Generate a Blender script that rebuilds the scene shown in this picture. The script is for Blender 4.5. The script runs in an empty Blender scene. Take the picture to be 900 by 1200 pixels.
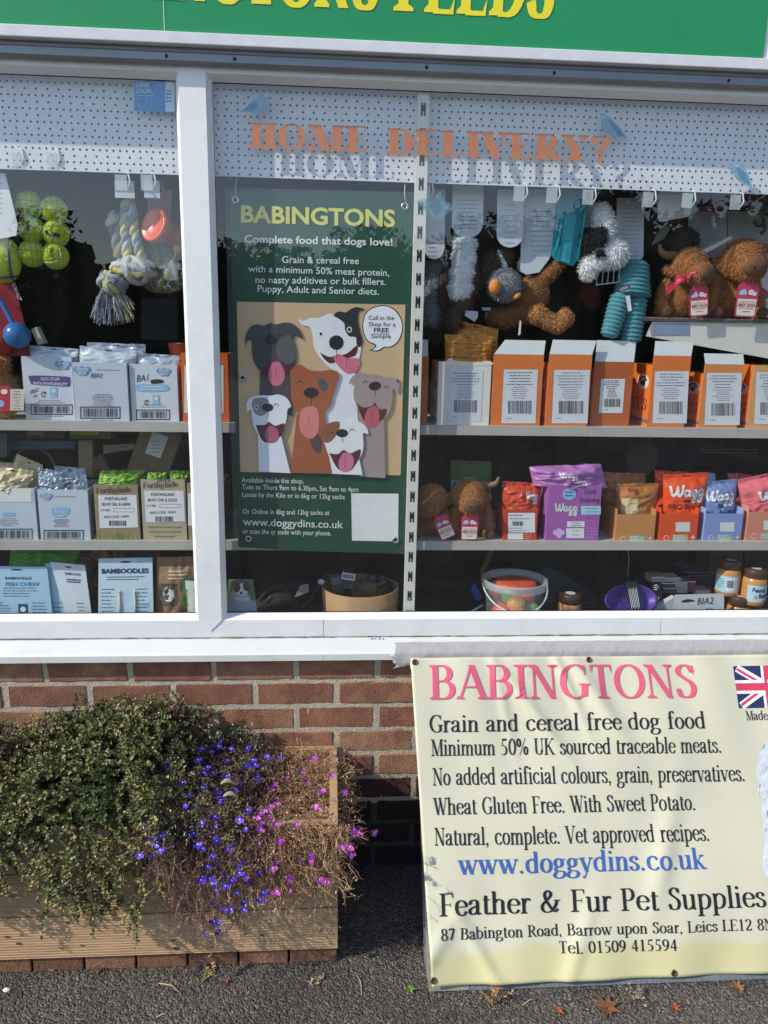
import bpy, bmesh, math, random
from mathutils import Vector, Matrix
SC = bpy.context.scene
COL = SC.collection
R = math.radians
PI = math.pi
random.seed(7)

# ------------------------------------------------------------------ camera, sky, sun, exposure
F_PX, PITCH, YAW, ROLL, DIST, CAM_H = 904.17, 0.227817, 0.0706475, 0.0197365, 1.99390, 1.55
CAM = Vector((0, -DIST, CAM_H))
_f = Vector((math.sin(YAW)*math.cos(PITCH), math.cos(YAW)*math.cos(PITCH), -math.sin(PITCH)))
_r = Vector((math.cos(YAW), -math.sin(YAW), 0)); _u = _r.cross(_f)
RIGHT = math.cos(ROLL)*_r + math.sin(ROLL)*_u
UP = -math.sin(ROLL)*_r + math.cos(ROLL)*_u
FWD = _f
cd = bpy.data.cameras.new('camera'); cam = bpy.data.objects.new('camera', cd); COL.objects.link(cam)
cd.sensor_fit = 'HORIZONTAL'; cd.sensor_width = 36; cd.lens = 36*F_PX/900
cd.clip_start = 0.05; cd.clip_end = 600
cam.matrix_world = Matrix(((RIGHT.x, UP.x, -FWD.x, CAM.x), (RIGHT.y, UP.y, -FWD.y, CAM.y), (RIGHT.z, UP.z, -FWD.z, CAM.z), (0, 0, 0, 1)))
SC.camera = cam

SUN_EL, SUN_TO = R(36), Vector((0.92, 0.386, 0)).normalized()      # SUN_TO: where shadows fall on the ground
world = bpy.data.worlds.new('World'); SC.world = world; world.use_nodes = True
wn = world.node_tree
sky = wn.nodes.new('ShaderNodeTexSky'); sky.sky_type = 'NISHITA'; sky.sun_disc = False; sky.dust_density = .3; sky.ozone_density = 1.2; sky.air_density = 1.0
sky.sun_elevation = SUN_EL; sky.sun_rotation = math.atan2(-SUN_TO.x, -SUN_TO.y)
hs = wn.nodes.new('ShaderNodeHueSaturation'); hs.inputs['Saturation'].default_value = .88
wn.links.new(sky.outputs[0], hs.inputs['Color']); wn.links.new(hs.outputs[0], wn.nodes['Background'].inputs[0])
wn.nodes['Background'].inputs[1].default_value = 0.15
sl = bpy.data.lights.new('sun', 'SUN'); sl.energy = 3.1; sl.angle = R(0.6); sl.color = (1.0, 0.93, 0.82)
so = bpy.data.objects.new('sun', sl); COL.objects.link(so)
sd = Vector((SUN_TO.x*math.cos(SUN_EL), SUN_TO.y*math.cos(SUN_EL), -math.sin(SUN_EL)))
so.rotation_euler = sd.to_track_quat('-Z', 'Y').to_euler(); so.location = (-6, -4, 6)
SC.view_settings.view_transform = 'Standard'; SC.view_settings.look = 'None'
SC.view_settings.exposure = 0.56; SC.view_settings.gamma = 1; SC.view_settings.use_curve_mapping = False
SC.cycles.max_bounces = 8; SC.cycles.transparent_max_bounces = 16

# ------------------------------------------------------------------ helpers
def ray(px, py):
    return (FWD*F_PX + RIGHT*(px-450) + UP*(600-py))
def at(px, py, Y):
    """where the sight line of a photo position meets the upright plane y=Y"""
    d = ray(px, py); return CAM + d*((Y-CAM.y)/d.y)
def atz(px, py, Z=0):
    d = ray(px, py); return CAM + d*((Z-CAM.z)/d.z)
def lin(c):
    if isinstance(c, str):
        c = [int(c[i:i+2], 16)/255 for i in (0, 2, 4)]
    return tuple((x/12.92 if x <= 0.04045 else ((x+0.055)/1.055)**2.4) for x in c)

_MATS = {}
def M(col, rough=.55, var=.10, scale=25., bump=0., bscale=None, metal=0., spec=.5, alpha=None, stretch=None, dirt=0., sheen=0., trans=0., name=None):
    key = (col, rough, var, scale, bump, bscale, metal, spec, alpha, stretch, dirt, sheen, trans)
    if key in _MATS: return _MATS[key]
    m = bpy.data.materials.new(name or 'surface'); m.use_nodes = True
    nt = m.node_tree; N = nt.nodes; L = nt.links; b = N['Principled BSDF']
    c = lin(col)
    tc = N.new('ShaderNodeTexCoord'); src = tc.outputs['Object']
    if stretch:
        mp = N.new('ShaderNodeMapping'); mp.inputs['Scale'].default_value = stretch; L.new(src, mp.inputs[0]); src = mp.outputs[0]
    nz = N.new('ShaderNodeTexNoise'); nz.inputs['Scale'].default_value = scale; nz.inputs['Detail'].default_value = 6; nz.inputs['Roughness'].default_value = .62
    L.new(src, nz.inputs['Vector'])
    rp = N.new('ShaderNodeMapRange'); rp.inputs[1].default_value = .3; rp.inputs[2].default_value = .7
    rp.inputs[3].default_value = 1-var; rp.inputs[4].default_value = 1+var
    L.new(nz.outputs['Fac'], rp.inputs[0])
    mx = N.new('ShaderNodeVectorMath'); mx.operation = 'SCALE'; mx.inputs[0].default_value = c
    L.new(rp.outputs[0], mx.inputs['Scale'])
    out = mx.outputs[0]
    if dirt:
        n2 = N.new('ShaderNodeTexNoise'); n2.inputs['Scale'].default_value = 4.5; n2.inputs['Detail'].default_value = 9; n2.inputs['Roughness'].default_value = .7
        L.new(tc.outputs['Object'], n2.inputs['Vector'])
        r2 = N.new('ShaderNodeMapRange'); r2.inputs[1].default_value = .5; r2.inputs[2].default_value = .78; r2.inputs[3].default_value = 0; r2.inputs[4].default_value = dirt
        L.new(n2.outputs['Fac'], r2.inputs[0])
        md = N.new('ShaderNodeMix'); md.data_type = 'RGBA'; L.new(r2.outputs[0], md.inputs[0]); L.new(out, md.inputs[6]); md.inputs[7].default_value = (.16, .13, .09, 1)
        out = md.outputs[2]
    L.new(out, b.inputs['Base Color'])
    rr = N.new('ShaderNodeMapRange'); rr.inputs[3].default_value = max(0.02, rough-.08); rr.inputs[4].default_value = min(1, rough+.1)
    L.new(nz.outputs['Fac'], rr.inputs[0]); L.new(rr.outputs[0], b.inputs['Roughness'])
    b.inputs['Metallic'].default_value = metal; b.inputs['Specular IOR Level'].default_value = spec
    if sheen: b.inputs['Sheen Weight'].default_value = sheen
    if alpha is not None: b.inputs['Alpha'].default_value = alpha
    if trans: b.inputs['Transmission Weight'].default_value = trans; b.inputs['IOR'].default_value = 1.25
    if bump:
        nb = N.new('ShaderNodeTexNoise'); nb.inputs['Scale'].default_value = bscale or scale*3; nb.inputs['Detail'].default_value = 5
        L.new(src, nb.inputs['Vector'])
        bp = N.new('ShaderNodeBump'); bp.inputs['Strength'].default_value = bump; bp.inputs['Distance'].default_value = .004
        L.new(nb.outputs['Fac'], bp.inputs['Height']); L.new(bp.outputs[0], b.inputs['Normal'])
    _MATS[key] = m; return m

def tag(o, label=None, cat=None, group=None, kind=None):
    if label: o['label'] = label
    if cat: o['category'] = cat
    if group: o['group'] = group
    if kind: o['kind'] = kind
    return o
def thing(name, label, cat, loc=(0, 0, 0), rz=0., group=None, rx=0., ry=0.):
    o = bpy.data.objects.new(name, None); COL.objects.link(o); o.empty_display_size = .05
    o.location = loc; o.rotation_euler = (rx, ry, rz)
    return tag(o, label, cat, group)

class MB:
    """collects faces (each with its material) that become ONE mesh object"""
    def __init__(s): s.v = []; s.f = []; s.m = []; s.mats = []; s.sm = []
    def mi(s, m):
        if m not in s.mats: s.mats.append(m)
        return s.mats.index(m)
    def add(s, vs, fs, m, smooth=False):
        o = len(s.v); s.v.extend([tuple(v) for v in vs]); k = s.mi(m)
        for f in fs: s.f.append(tuple(i+o for i in f)); s.m.append(k); s.sm.append(smooth)
    def quad(s, a, b, c, d, m): s.add([a, b, c, d], [(0, 1, 2, 3)], m)
    def box(s, x0, x1, y0, y1, z0, z1, m, bev=0.):
        if bev:
            bm = bmesh.new(); r = bmesh.ops.create_cube(bm, size=1)
            for v in bm.verts: v.co = Vector(((x0+x1)/2+v.co.x*(x1-x0), (y0+y1)/2+v.co.y*(y1-y0), (z0+z1)/2+v.co.z*(z1-z0)))
            bmesh.ops.bevel(bm, geom=bm.edges[:], offset=bev, segments=2, profile=.6, affect='EDGES')
            s.bm(bm, m); return
        v = [(x0, y0, z0), (x1, y0, z0), (x1, y1, z0), (x0, y1, z0), (x0, y0, z1), (x1, y0, z1), (x1, y1, z1), (x0, y1, z1)]
        s.add(v, [(3, 2, 1, 0), (4, 5, 6, 7), (0, 1, 5, 4), (1, 2, 6, 5), (2, 3, 7, 6), (3, 0, 4, 7)], m)
    def bm(s, bm, m, smooth=False, mat4=None):
        bm.verts.index_update()
        vs = [(mat4 @ v.co) if mat4 else v.co.copy() for v in bm.verts]
        s.add(vs, [[v.index for v in f.verts] for f in bm.faces], m, smooth); bm.free()
    def ball(s, c, r, m, seg=16, ring=10, sc=(1, 1, 1), rot=None, jit=0.):
        bm = bmesh.new(); bmesh.ops.create_uvsphere(bm, u_segments=seg, v_segments=ring, radius=1)
        q = rot.to_matrix() if rot else None
        for v in bm.verts:
            p = Vector((v.co.x*r*sc[0], v.co.y*r*sc[1], v.co.z*r*sc[2]))
            if jit: p *= 1+random.uniform(-jit, jit)
            if q: p = q @ p
            v.co = p + Vector(c)
        s.bm(bm, m, True)
    def tube(s, pts, r, m, n=8, cap=True, smooth=True):
        pts = [Vector(p) for p in pts]; k = len(pts)
        rs = r if isinstance(r, (list, tuple)) else [r]*k
        vs = []; prev = None
        for i, p in enumerate(pts):
            t = (pts[min(i+1, k-1)]-pts[max(i-1, 0)])
            t = t.normalized() if t.length > 1e-9 else Vector((0, 0, 1))
            a = prev - t*prev.dot(t) if prev else (Vector((0, 1, 0)) if abs(t.y) < .9 else Vector((1, 0, 0))) 
            if not prev: a = a - t*a.dot(t)
            a.normalize(); prev = a; b = t.cross(a)
            for j in range(n):
                an = 2*PI*j/n; vs.append(p+(a*math.cos(an)+b*math.sin(an))*rs[i])
        fs = [(i*n+j, i*n+(j+1) % n, (i+1)*n+(j+1) % n, (i+1)*n+j) for i in range(k-1) for j in range(n)]
        if cap: fs += [tuple(range(n))[::-1], tuple((k-1)*n+j for j in range(n))]
        s.add(vs, fs, m, smooth)
    def lathe(s, prof, m, c=(0, 0, 0), n=28, smooth=True, sx=1, sy=1):
        vs = []; k = len(prof)
        for (r, z) in prof:
            for j in range(n): vs.append((c[0]+r*sx*math.cos(2*PI*j/n), c[1]+r*sy*math.sin(2*PI*j/n), c[2]+z))
        s.add(vs, [(i*n+j, i*n+(j+1) % n, (i+1)*n+(j+1) % n, (i+1)*n+j) for i in range(k-1) for j in range(n)], m, smooth)
    def prism(s, pts, y0, y1, m):
        """outline in (x,z), counter-clockwise seen from the front, extruded from y0 (front) to y1"""
        n = len(pts); v = [(x, y0, z) for x, z in pts]+[(x, y1, z) for x, z in pts]
        s.add(v, [tuple(range(n)), tuple(range(2*n-1, n-1, -1))]+[(i, i+n, (i+1) % n+n, (i+1) % n) for i in range(n)], m)
    def sweep_x(s, prof, x0, x1, m):
        """profile in (y,z) swept along x"""
        n = len(prof); v = [(x0, y, z) for y, z in prof]+[(x1, y, z) for y, z in prof]
        s.add(v, [(i, (i+1) % n, (i+1) % n+n, i+n) for i in range(n)]+[tuple(range(n))[::-1], tuple(range(n, 2*n))], m)
    def sheet(s, fn, nu, nv, m, smooth=True, thick=0.):
        vs = [fn(i/nu, j/nv) for j in range(nv+1) for i in range(nu+1)]
        s.add(vs, [(j*(nu+1)+i, j*(nu+1)+i+1, (j+1)*(nu+1)+i+1, (j+1)*(nu+1)+i) for j in range(nv) for i in range(nu)], m, smooth)
    def poly(s, pts, mp, m, layer=1):
        """flat outline (u,v) put on a surface by mp(u,v,layer)"""
        s.add([mp(u, v, layer) for u, v in pts], [tuple(range(len(pts)))], m)
    def rect(s, u0, u1, v0, v1, mp, m, layer=1, nu=1, nv=1):
        vs = [mp(u0+(u1-u0)*i/nu, v0+(v1-v0)*j/nv, layer) for j in range(nv+1) for i in range(nu+1)]
        s.add(vs, [(j*(nu+1)+i, j*(nu+1)+i+1, (j+1)*(nu+1)+i+1, (j+1)*(nu+1)+i) for j in range(nv) for i in range(nu)], m)
    def ellipse(s, cu, cv, ru, rv, mp, m, layer=1, n=28, a=0.):
        ca, sa = math.cos(a), math.sin(a)
        s.poly([(cu+ru*math.cos(2*PI*i/n)*ca-rv*math.sin(2*PI*i/n)*sa, cv+ru*math.cos(2*PI*i/n)*sa+rv*math.sin(2*PI*i/n)*ca) for i in range(n)], mp, m, layer)
    def stroke(s, pts, w, mp, m, layer=1):
        v = ribbon(pts, (lambda t, k: w)); k = len(v)//2
        s.add([mp(a, b, layer) for a, b in v], [(2*i, 2*i+1, 2*i+3, 2*i+2) for i in range(k-1)], m)
    def build(s, name, parent=None, label=None, local=False):
        """vertices are in world space; under an unturned parent they become relative to it"""
        if parent and not local:
            o = Vector((0, 0, 0)); q = parent
            while q: o += q.location; q = q.parent
            s.v = [(x-o.x, y-o.y, z-o.z) for x, y, z in s.v]
        me = bpy.data.meshes.new(name); me.from_pydata(s.v, [], s.f); me.update()
        for m in s.mats: me.materials.append(m)
        me.polygons.foreach_set('material_index', s.m); me.polygons.foreach_set('use_smooth', s.sm)
        o = bpy.data.objects.new(name, me); COL.objects.link(o)
        if parent: o.parent = parent
        if label: o['label'] = label
        return o

def copy_tree(o, parent=None):
    c = o.copy(); COL.objects.link(c); c.parent = parent
    for ch in list(o.children): copy_tree(ch, c)
    return c

def catmull(pts, n=6):
    out = []; k = len(pts)
    for i in range(k-1):
        p0, p1, p2, p3 = pts[max(i-1, 0)], pts[i], pts[i+1], pts[min(i+2, k-1)]
        for j in range(n):
            t = j/n
            out.append(tuple(.5*(2*b+(c-a)*t+(2*a-5*b+4*c-d)*t*t+(3*b-a-3*c+d)*t**3) for a, b, c, d in zip(p0, p1, p2, p3)))
    out.append(tuple(pts[-1])); return out
def arc(cx, cy, rx, ry, a0, a1, n=14):
    return [(cx+rx*math.cos(R(a0+(a1-a0)*i/n)), cy+ry*math.sin(R(a0+(a1-a0)*i/n))) for i in range(n+1)]
def ribbon(pts, wf):
    v = []; k = len(pts)
    for i in range(k):
        a = pts[max(i-1, 0)]; b = pts[min(i+1, k-1)]
        dx, dy = b[0]-a[0], b[1]-a[1]; l = math.hypot(dx, dy) or 1; dx /= l; dy /= l
        w = wf((dx, dy), i/(k-1) if k > 1 else 0)/2
        v += [(pts[i][0]-dy*w, pts[i][1]+dx*w), (pts[i][0]+dy*w, pts[i][1]-dx*w)]
    return v

# ------------------------------------------------------------------ a serif alphabet drawn with a broad pen (cap height 1)
def _glyphs():
    A = arc; c = catmull; G = {}
    def bowl(x, y0, y1, rx, x1):     # right-hand bowl from a stem at x
        m = (y0+y1)/2
        return ('P', [(x, y1), (x1, y1)]+A(x1, m, rx, (y1-y0)/2, 88, -88)+[(x1, y0), (x, y0)])
    G['A'] = .74, [('D', .08, 0, .37, 1, 'h'), ('D', .37, 1, .66, 0, 'T'), ('H', .18, .54, .35), ('F', .08, 0, .2), ('F', .66, 0, .3)]
    G['B'] = .68, [('S', .16, 0, 1), ('F', .13, 0, .24), ('T', .13, 1, .24), bowl(.16, .53, .98, .17, .34), bowl(.16, .02, .53, .21, .36)]
    G['C'] = .7, [('P', A(.40, .5, .31, .49, 42, 318, 26)), ('Q', [(.6, .98), (.64, .98), (.64, .68), (.61, .68)])]
    G['D'] = .76, [('S', .16, 0, 1), ('F', .13, 0, .24), ('T', .13, 1, .24), bowl(.16, .02, .98, .31, .34)]
    G['E'] = .66, [('S', .16, 0, 1), ('F', .13, 0, .24), ('T', .13, 1, .24), ('H', .16, .58, .98), ('H', .16, .6, .02), ('H', .16, .45, .52), ('Q', [(.5, 1), (.58, 1), (.58, .76)]), ('Q', [(.5, 0), (.62, .26), (.6, 0)]), ('Q', [(.45, .42), (.47, .42), (.47, .62), (.45, .62)])]
    G['F'] = .6, [('S', .16, 0, 1), ('F', .16, 0, .34), ('T', .13, 1, .24), ('H', .16, .56, .98), ('H', .16, .44, .5), ('Q', [(.48, 1), (.56, 1), (.56, .74)]), ('Q', [(.43, .4), (.45, .4), (.45, .6), (.43, .6)])]
    G['G'] = .76, [('P', A(.41, .5, .32, .49, 44, 300, 26)+[(.66, .12)]), ('S', .62, .06, .42), ('T', .62, .44, .28), ('Q', [(.61, .98), (.65, .98), (.65, .7), (.62, .7)])]
    G['H'] = .78, [('S', .17, 0, 1), ('S', .61, 0, 1), ('F', .17, 0, .32), ('T', .17, 1, .32), ('F', .61, 0, .32), ('T', .61, 1, .32), ('H', .17, .61, .52)]
    G['I'] = .38, [('S', .19, 0, 1), ('F', .19, 0, .34), ('T', .19, 1, .34)]
    G['K'] = .76, [('S', .16, 0, 1), ('F', .16, 0, .32), ('T', .16, 1, .32), ('D', .2, .42, .6, 1, 'h'), ('D', .3, .6, .66, 0, 'T'), ('T', .6, 1, .22), ('F', .67, 0, .26)]
    G['L'] = .64, [('S', .16, 0, 1), ('F', .13, 0, .24), ('T', .16, 1, .34), ('H', .16, .58, .02), ('Q', [(.5, 0), (.62, .3), (.59, 0)])]
    G['M'] = .94, [('D', .15, 0, .15, 1, 'h'), ('D', .17, 1, .47, 0, 'T'), ('D', .45, 0, .76, 1, 'h'), ('S', .78, 0, 1), ('F', .15, 0, .24), ('T', .13, 1, .22), ('F', .78, 0, .32), ('T', .8, 1, .26)]
    G['N'] = .78, [('D', .14, 0, .14, 1, 'h'), ('D', .15, 1, .62, 0, 'T'), ('D', .63, 0, .63, 1, 'h'), ('F', .14, 0, .24), ('T', .1, 1, .2), ('T', .63, 1, .24)]
    G['O'] = .78, [('P', A(.39, .5, .315, .49, 0, 361, 40))]
    G['P'] = .62, [('S', .16, 0, 1), ('F', .16, 0, .34), ('T', .13, 1, .24), bowl(.16, .46, .98, .2, .33)]
    G['R'] = .72, [('S', .16, 0, 1), ('F', .16, 0, .34), ('T', .13, 1, .24), bowl(.16, .5, .98, .2, .33), ('D', .34, .5, .62, 0, 'T'), ('F', .63, 0, .2)]
    G['S'] = .58, [('P', c([(.47, .78), (.4, .93), (.27, .98), (.14, .88), (.14, .72), (.28, .58), (.42, .45), (.47, .26), (.4, .07), (.26, .02), (.13, .08), (.07, .26)], 6)), ('Q', [(.47, .97), (.5, .97), (.5, .7), (.48, .7)]), ('Q', [(.06, .3), (.08, .3), (.1, .03), (.06, .03)])]
    G['T'] = .66, [('S', .33, 0, 1), ('F', .33, 0, .34), ('H', .06, .6, .98), ('Q', [(.05, 1), (.12, 1), (.05, .74)]), ('Q', [(.54, 1), (.61, 1), (.61, .74)])]
    G['U'] = .76, [('S', .17, .3, 1), ('T', .17, 1, .32), ('P', c([(.17, .32), (.2, .12), (.36, .02), (.53, .09), (.59, .3)], 6)), ('D', .6, .28, .6, 1, 'h'), ('T', .6, 1, .24)]
    G['V'] = .74, [('D', .1, 1, .38, 0, 'T'), ('D', .38, 0, .64, 1, 'h'), ('T', .11, 1, .3), ('T', .64, 1, .22)]
    G['W'] = 1.0, [('D', .1, 1, .33, 0, 'T'), ('D', .33, 0, .5, .9, 'h'), ('D', .45, 1, .69, 0, 'T'), ('D', .69, 0, .9, 1, 'h'), ('T', .1, 1, .28), ('T', .46, 1, .26), ('T', .9, 1, .2)]
    G['Y'] = .74, [('D', .1, 1, .38, .44, 'T'), ('D', .36, .42, .62, 1, 'h'), ('S', .37, 0, .47), ('F', .37, 0, .32), ('T', .12, 1, .3), ('T', .62, 1, .22)]
    x = .68
    G['a'] = .58, [('P', c([(.1, .5), (.14, .61), (.25, .66), (.36, .62), (.4, .5), (.4, .12), (.44, .03), (.54, .07)], 5)), ('P', c([(.4, .4), (.24, .34), (.1, .24), (.1, .1), (.19, .03), (.3, .06), (.4, .16)], 5)), ('B', .1, .5, .055)]
    G['b'] = .62, [('S', .13, .03, 1.02), ('T', .1, 1.02, .16), ('P', c([(.14, .54), (.24, .64), (.34, .66), (.5, .54), (.53, .34), (.47, .12), (.32, .02), (.2, .03), (.13, .1)], 5))]
    G['c'] = .55, [('P', c([(.46, .53), (.38, .64), (.28, .66), (.13, .55), (.09, .34), (.14, .13), (.28, .03), (.4, .06), (.5, .17)], 5)), ('B', .44, .54, .055)]
    G['d'] = .64, [('S', .48, .04, 1.02), ('T', .45, 1.02, .16), ('F', .5, 0, .16), ('P', c([(.47, .54), (.37, .64), (.28, .66), (.12, .54), (.09, .34), (.14, .12), (.28, .02), (.4, .05), (.48, .13)], 5))]
    G['e'] = .56, [('P', c([(.1, .4), (.48, .4), (.44, .58), (.29, .66), (.14, .57), (.09, .34), (.15, .12), (.29, .03), (.41, .06), (.5, .18)], 5))]
    G['f'] = .42, [('S', .19, 0, .8), ('F', .19, 0, .32), ('H', .05, .38, .65), ('P', c([(.19, .78), (.22, .95), (.33, 1.03), (.42, .97)], 5)), ('B', .41, .95, .055)]
    G['g'] = .6, [('P', A(.26, .45, .16, .2, 0, 361, 24)), ('P', [(.35, .62), (.56, .6)]), ('P', c([(.2, .26), (.12, .18), (.15, .09), (.3, .06), (.46, .03), (.52, -.1), (.42, -.24), (.25, -.28), (.1, -.22), (.07, -.1), (.18, .05)], 5))]
    G['h'] = .64, [('S', .14, 0, 1.02), ('T', .11, 1.02, .16), ('F', .14, 0, .3), ('P', c([(.15, .5), (.25, .62), (.35, .65), (.46, .58), (.48, .44), (.48, .02)], 5)), ('F', .48, 0, .28)]
    G['i'] = .34, [('S', .17, 0, .66), ('F', .17, 0, .3), ('T', .14, .68, .16), ('B', .16, .9, .075)]
    G['k'] = .64, [('S', .14, 0, 1.02), ('T', .11, 1.02, .16), ('F', .14, 0, .28), ('D', .18, .3, .44, .66, 'h'), ('D', .24, .4, .5, 0, 'T'), ('T', .44, .68, .22), ('F', .52, 0, .24)]
    G['l'] = .33, [('S', .17, 0, 1.02), ('F', .17, 0, .3), ('T', .14, 1.02, .16)]
    G['m'] = .98, [('S', .15, 0, .66), ('T', .12, .68, .16), ('F', .15, 0, .28), ('P', c([(.16, .5), (.26, .62), (.36, .65), (.46, .58), (.48, .44), (.48, .02)], 5)), ('F', .48, 0, .27), ('P', c([(.5, .5), (.6, .62), (.69, .65), (.79, .58), (.81, .44), (.81, .02)], 5)), ('F', .81, 0, .27)]
    G['n'] = .64, [('S', .15, 0, .66), ('T', .12, .68, .16), ('F', .15, 0, .28), ('P', c([(.16, .5), (.26, .62), (.36, .65), (.46, .58), (.48, .44), (.48, .02)], 5)), ('F', .48, 0, .28)]
    G['o'] = .6, [('P', A(.3, .34, .21, .32, 0, 361, 32))]
    G['p'] = .64, [('S', .15, -.3, .66), ('T', .12, .68, .16), ('F', .15, -.31, .3), ('P', c([(.16, .54), (.26, .64), (.36, .66), (.51, .54), (.54, .34), (.48, .12), (.34, .02), (.22, .04), (.15, .12)], 5))]
    G['r'] = .44, [('S', .15, 0, .66), ('T', .12, .68, .16), ('F', .15, 0, .3), ('P', c([(.16, .44), (.22, .58), (.31, .66), (.4, .63)], 5)), ('B', .38, .61, .055)]
    G['s'] = .48, [('P', c([(.37, .5), (.33, .62), (.22, .66), (.11, .58), (.12, .46), (.25, .37), (.37, .27), (.39, .14), (.32, .04), (.2, .02), (.1, .08), (.07, .2)], 5))]
    G['t'] = .38, [('S', .17, .1, .84), ('H', .05, .35, .65), ('P', c([(.17, .14), (.19, .04), (.27, .02), (.36, .08)], 5))]
    G['u'] = .64, [('S', .14, .14, .66), ('T', .1, .68, .18), ('P', c([(.14, .2), (.17, .06), (.27, .02), (.4, .08), (.47, .18)], 5)), ('S', .48, .03, .66), ('T', .44, .68, .18), ('F', .52, 0, .14)]
    G['v'] = .6, [('D', .1, .66, .31, 0, 'T'), ('D', .31, 0, .5, .66, 'h'), ('T', .11, .68, .26), ('T', .5, .68, .2)]
    G['w'] = .88, [('D', .09, .66, .28, 0, 'T'), ('D', .28, 0, .44, .62, 'h'), ('D', .4, .66, .6, 0, 'T'), ('D', .6, 0, .78, .66, 'h'), ('T', .1, .68, .24), ('T', .4, .68, .22), ('T', .78, .68, .18)]
    G['x'] = .6, [('D', .1, .66, .48, 0, 'T'), ('D', .1, 0, .48, .66, 'h'), ('T', .12, .68, .24), ('T', .48, .68, .2), ('F', .12, 0, .2), ('F', .47, 0, .24)]
    G['y'] = .6, [('D', .1, .66, .31, 0, 'T'), ('D', .22, -.26, .5, .66, 'h'), ('T', .11, .68, .26), ('T', .5, .68, .2), ('B', .17, -.25, .06)]
    G['0'] = .6, [('P', A(.3, .5, .21, .48, 0, 361, 36))]
    G['1'] = .6, [('S', .31, 0, 1), ('F', .31, 0, .32), ('Q', [(.14, .86), (.31, 1), (.31, .93), (.14, .83)])]
    G['2'] = .6, [('P', c([(.1, .76), (.15, .92), (.29, .98), (.43, .9), (.46, .72), (.38, .5), (.2, .24), (.1, .07)], 6)), ('Q', [(.07, 0), (.49, 0), (.54, .2), (.5, .2), (.44, .1), (.12, .1)])]
    G['4'] = .6, [('S', .39, 0, .98), ('D', .07, .28, .39, 1, 'h'), ('Q', [(.05, .24), (.54, .24), (.54, .33), (.05, .33)])]
    G['5'] = .6, [('D', .15, .55, .2, .97, 'h'), ('Q', [(.17, .88), (.47, .88), (.51, 1), (.19, 1)]), ('P', c([(.13, .56), (.25, .57), (.4, .48), (.46, .3), (.4, .11), (.25, .02), (.1, .05)], 6))]
    G['7'] = .6, [('Q', [(.08, 1), (.06, .78), (.09, .78), (.14, .88), (.46, .88), (.52, 1)]), ('D', .24, 0, .48, .93, 'T')]
    G['8'] = .6, [('P', A(.3, .75, .165, .23, 0, 361, 26)), ('P', A(.3, .26, .2, .25, 0, 361, 26))]
    G['9'] = .6, [('P', A(.29, .68, .19, .3, 0, 361, 26)), ('P', c([(.48, .7), (.47, .44), (.36, .18), (.12, .01)], 6))]
    G['.'] = .3, [('B', .13, .06, .075)]
    G[','] = .3, [('B', .13, .06, .075), ('Q', [(.13, -.005), (.21, .05), (.17, -.1), (.09, -.19)])]
    G['&'] = .9, [('P', c([(.74, .16), (.6, .04), (.4, .3), (.24, .62), (.22, .86), (.34, .98), (.46, .86), (.42, .7), (.25, .52), (.12, .36), (.09, .2), (.18, .05), (.34, .02), (.52, .12), (.66, .34), (.7, .52)], 6)), ('H', .58, .84, .54)]
    G['%'] = .95, [('P', A(.22, .74, .12, .24, 0, 361, 22)), ('P', A(.72, .26, .12, .24, 0, 361, 22)), ('D', .26, -.02, .7, 1.02, 'h')]
    G['?'] = .56, [('P', c([(.1, .74), (.14, .92), (.27, .98), (.42, .9), (.45, .72), (.36, .54), (.27, .42), (.26, .28)], 6)), ('B', .26, .08, .09), ('B', .13, .74, .07)]
    G['M fat'] = 1.12, [('D', .13, 0, .13, 1, 'h'), ('D', .27, 1, .56, 0, 'T'), ('D', .60, 0, .80, 1, 'h'), ('S', .92, 0, 1), ('F', .13, 0, .12), ('T', .1, 1, .06), ('F', .92, 0, .26), ('T', .95, 1, .22)]
    return G
GLYPH = _glyphs()
REG = dict(stem=.128, hair=.042, ser=.034, xs=1.0, pw=1.5)
BOLD = dict(stem=.235, hair=.08, ser=.055, xs=1.12, pw=1.4)
FAT = dict(stem=.43, hair=.055, ser=.07, xs=1.6, pw=2.2)
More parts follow.
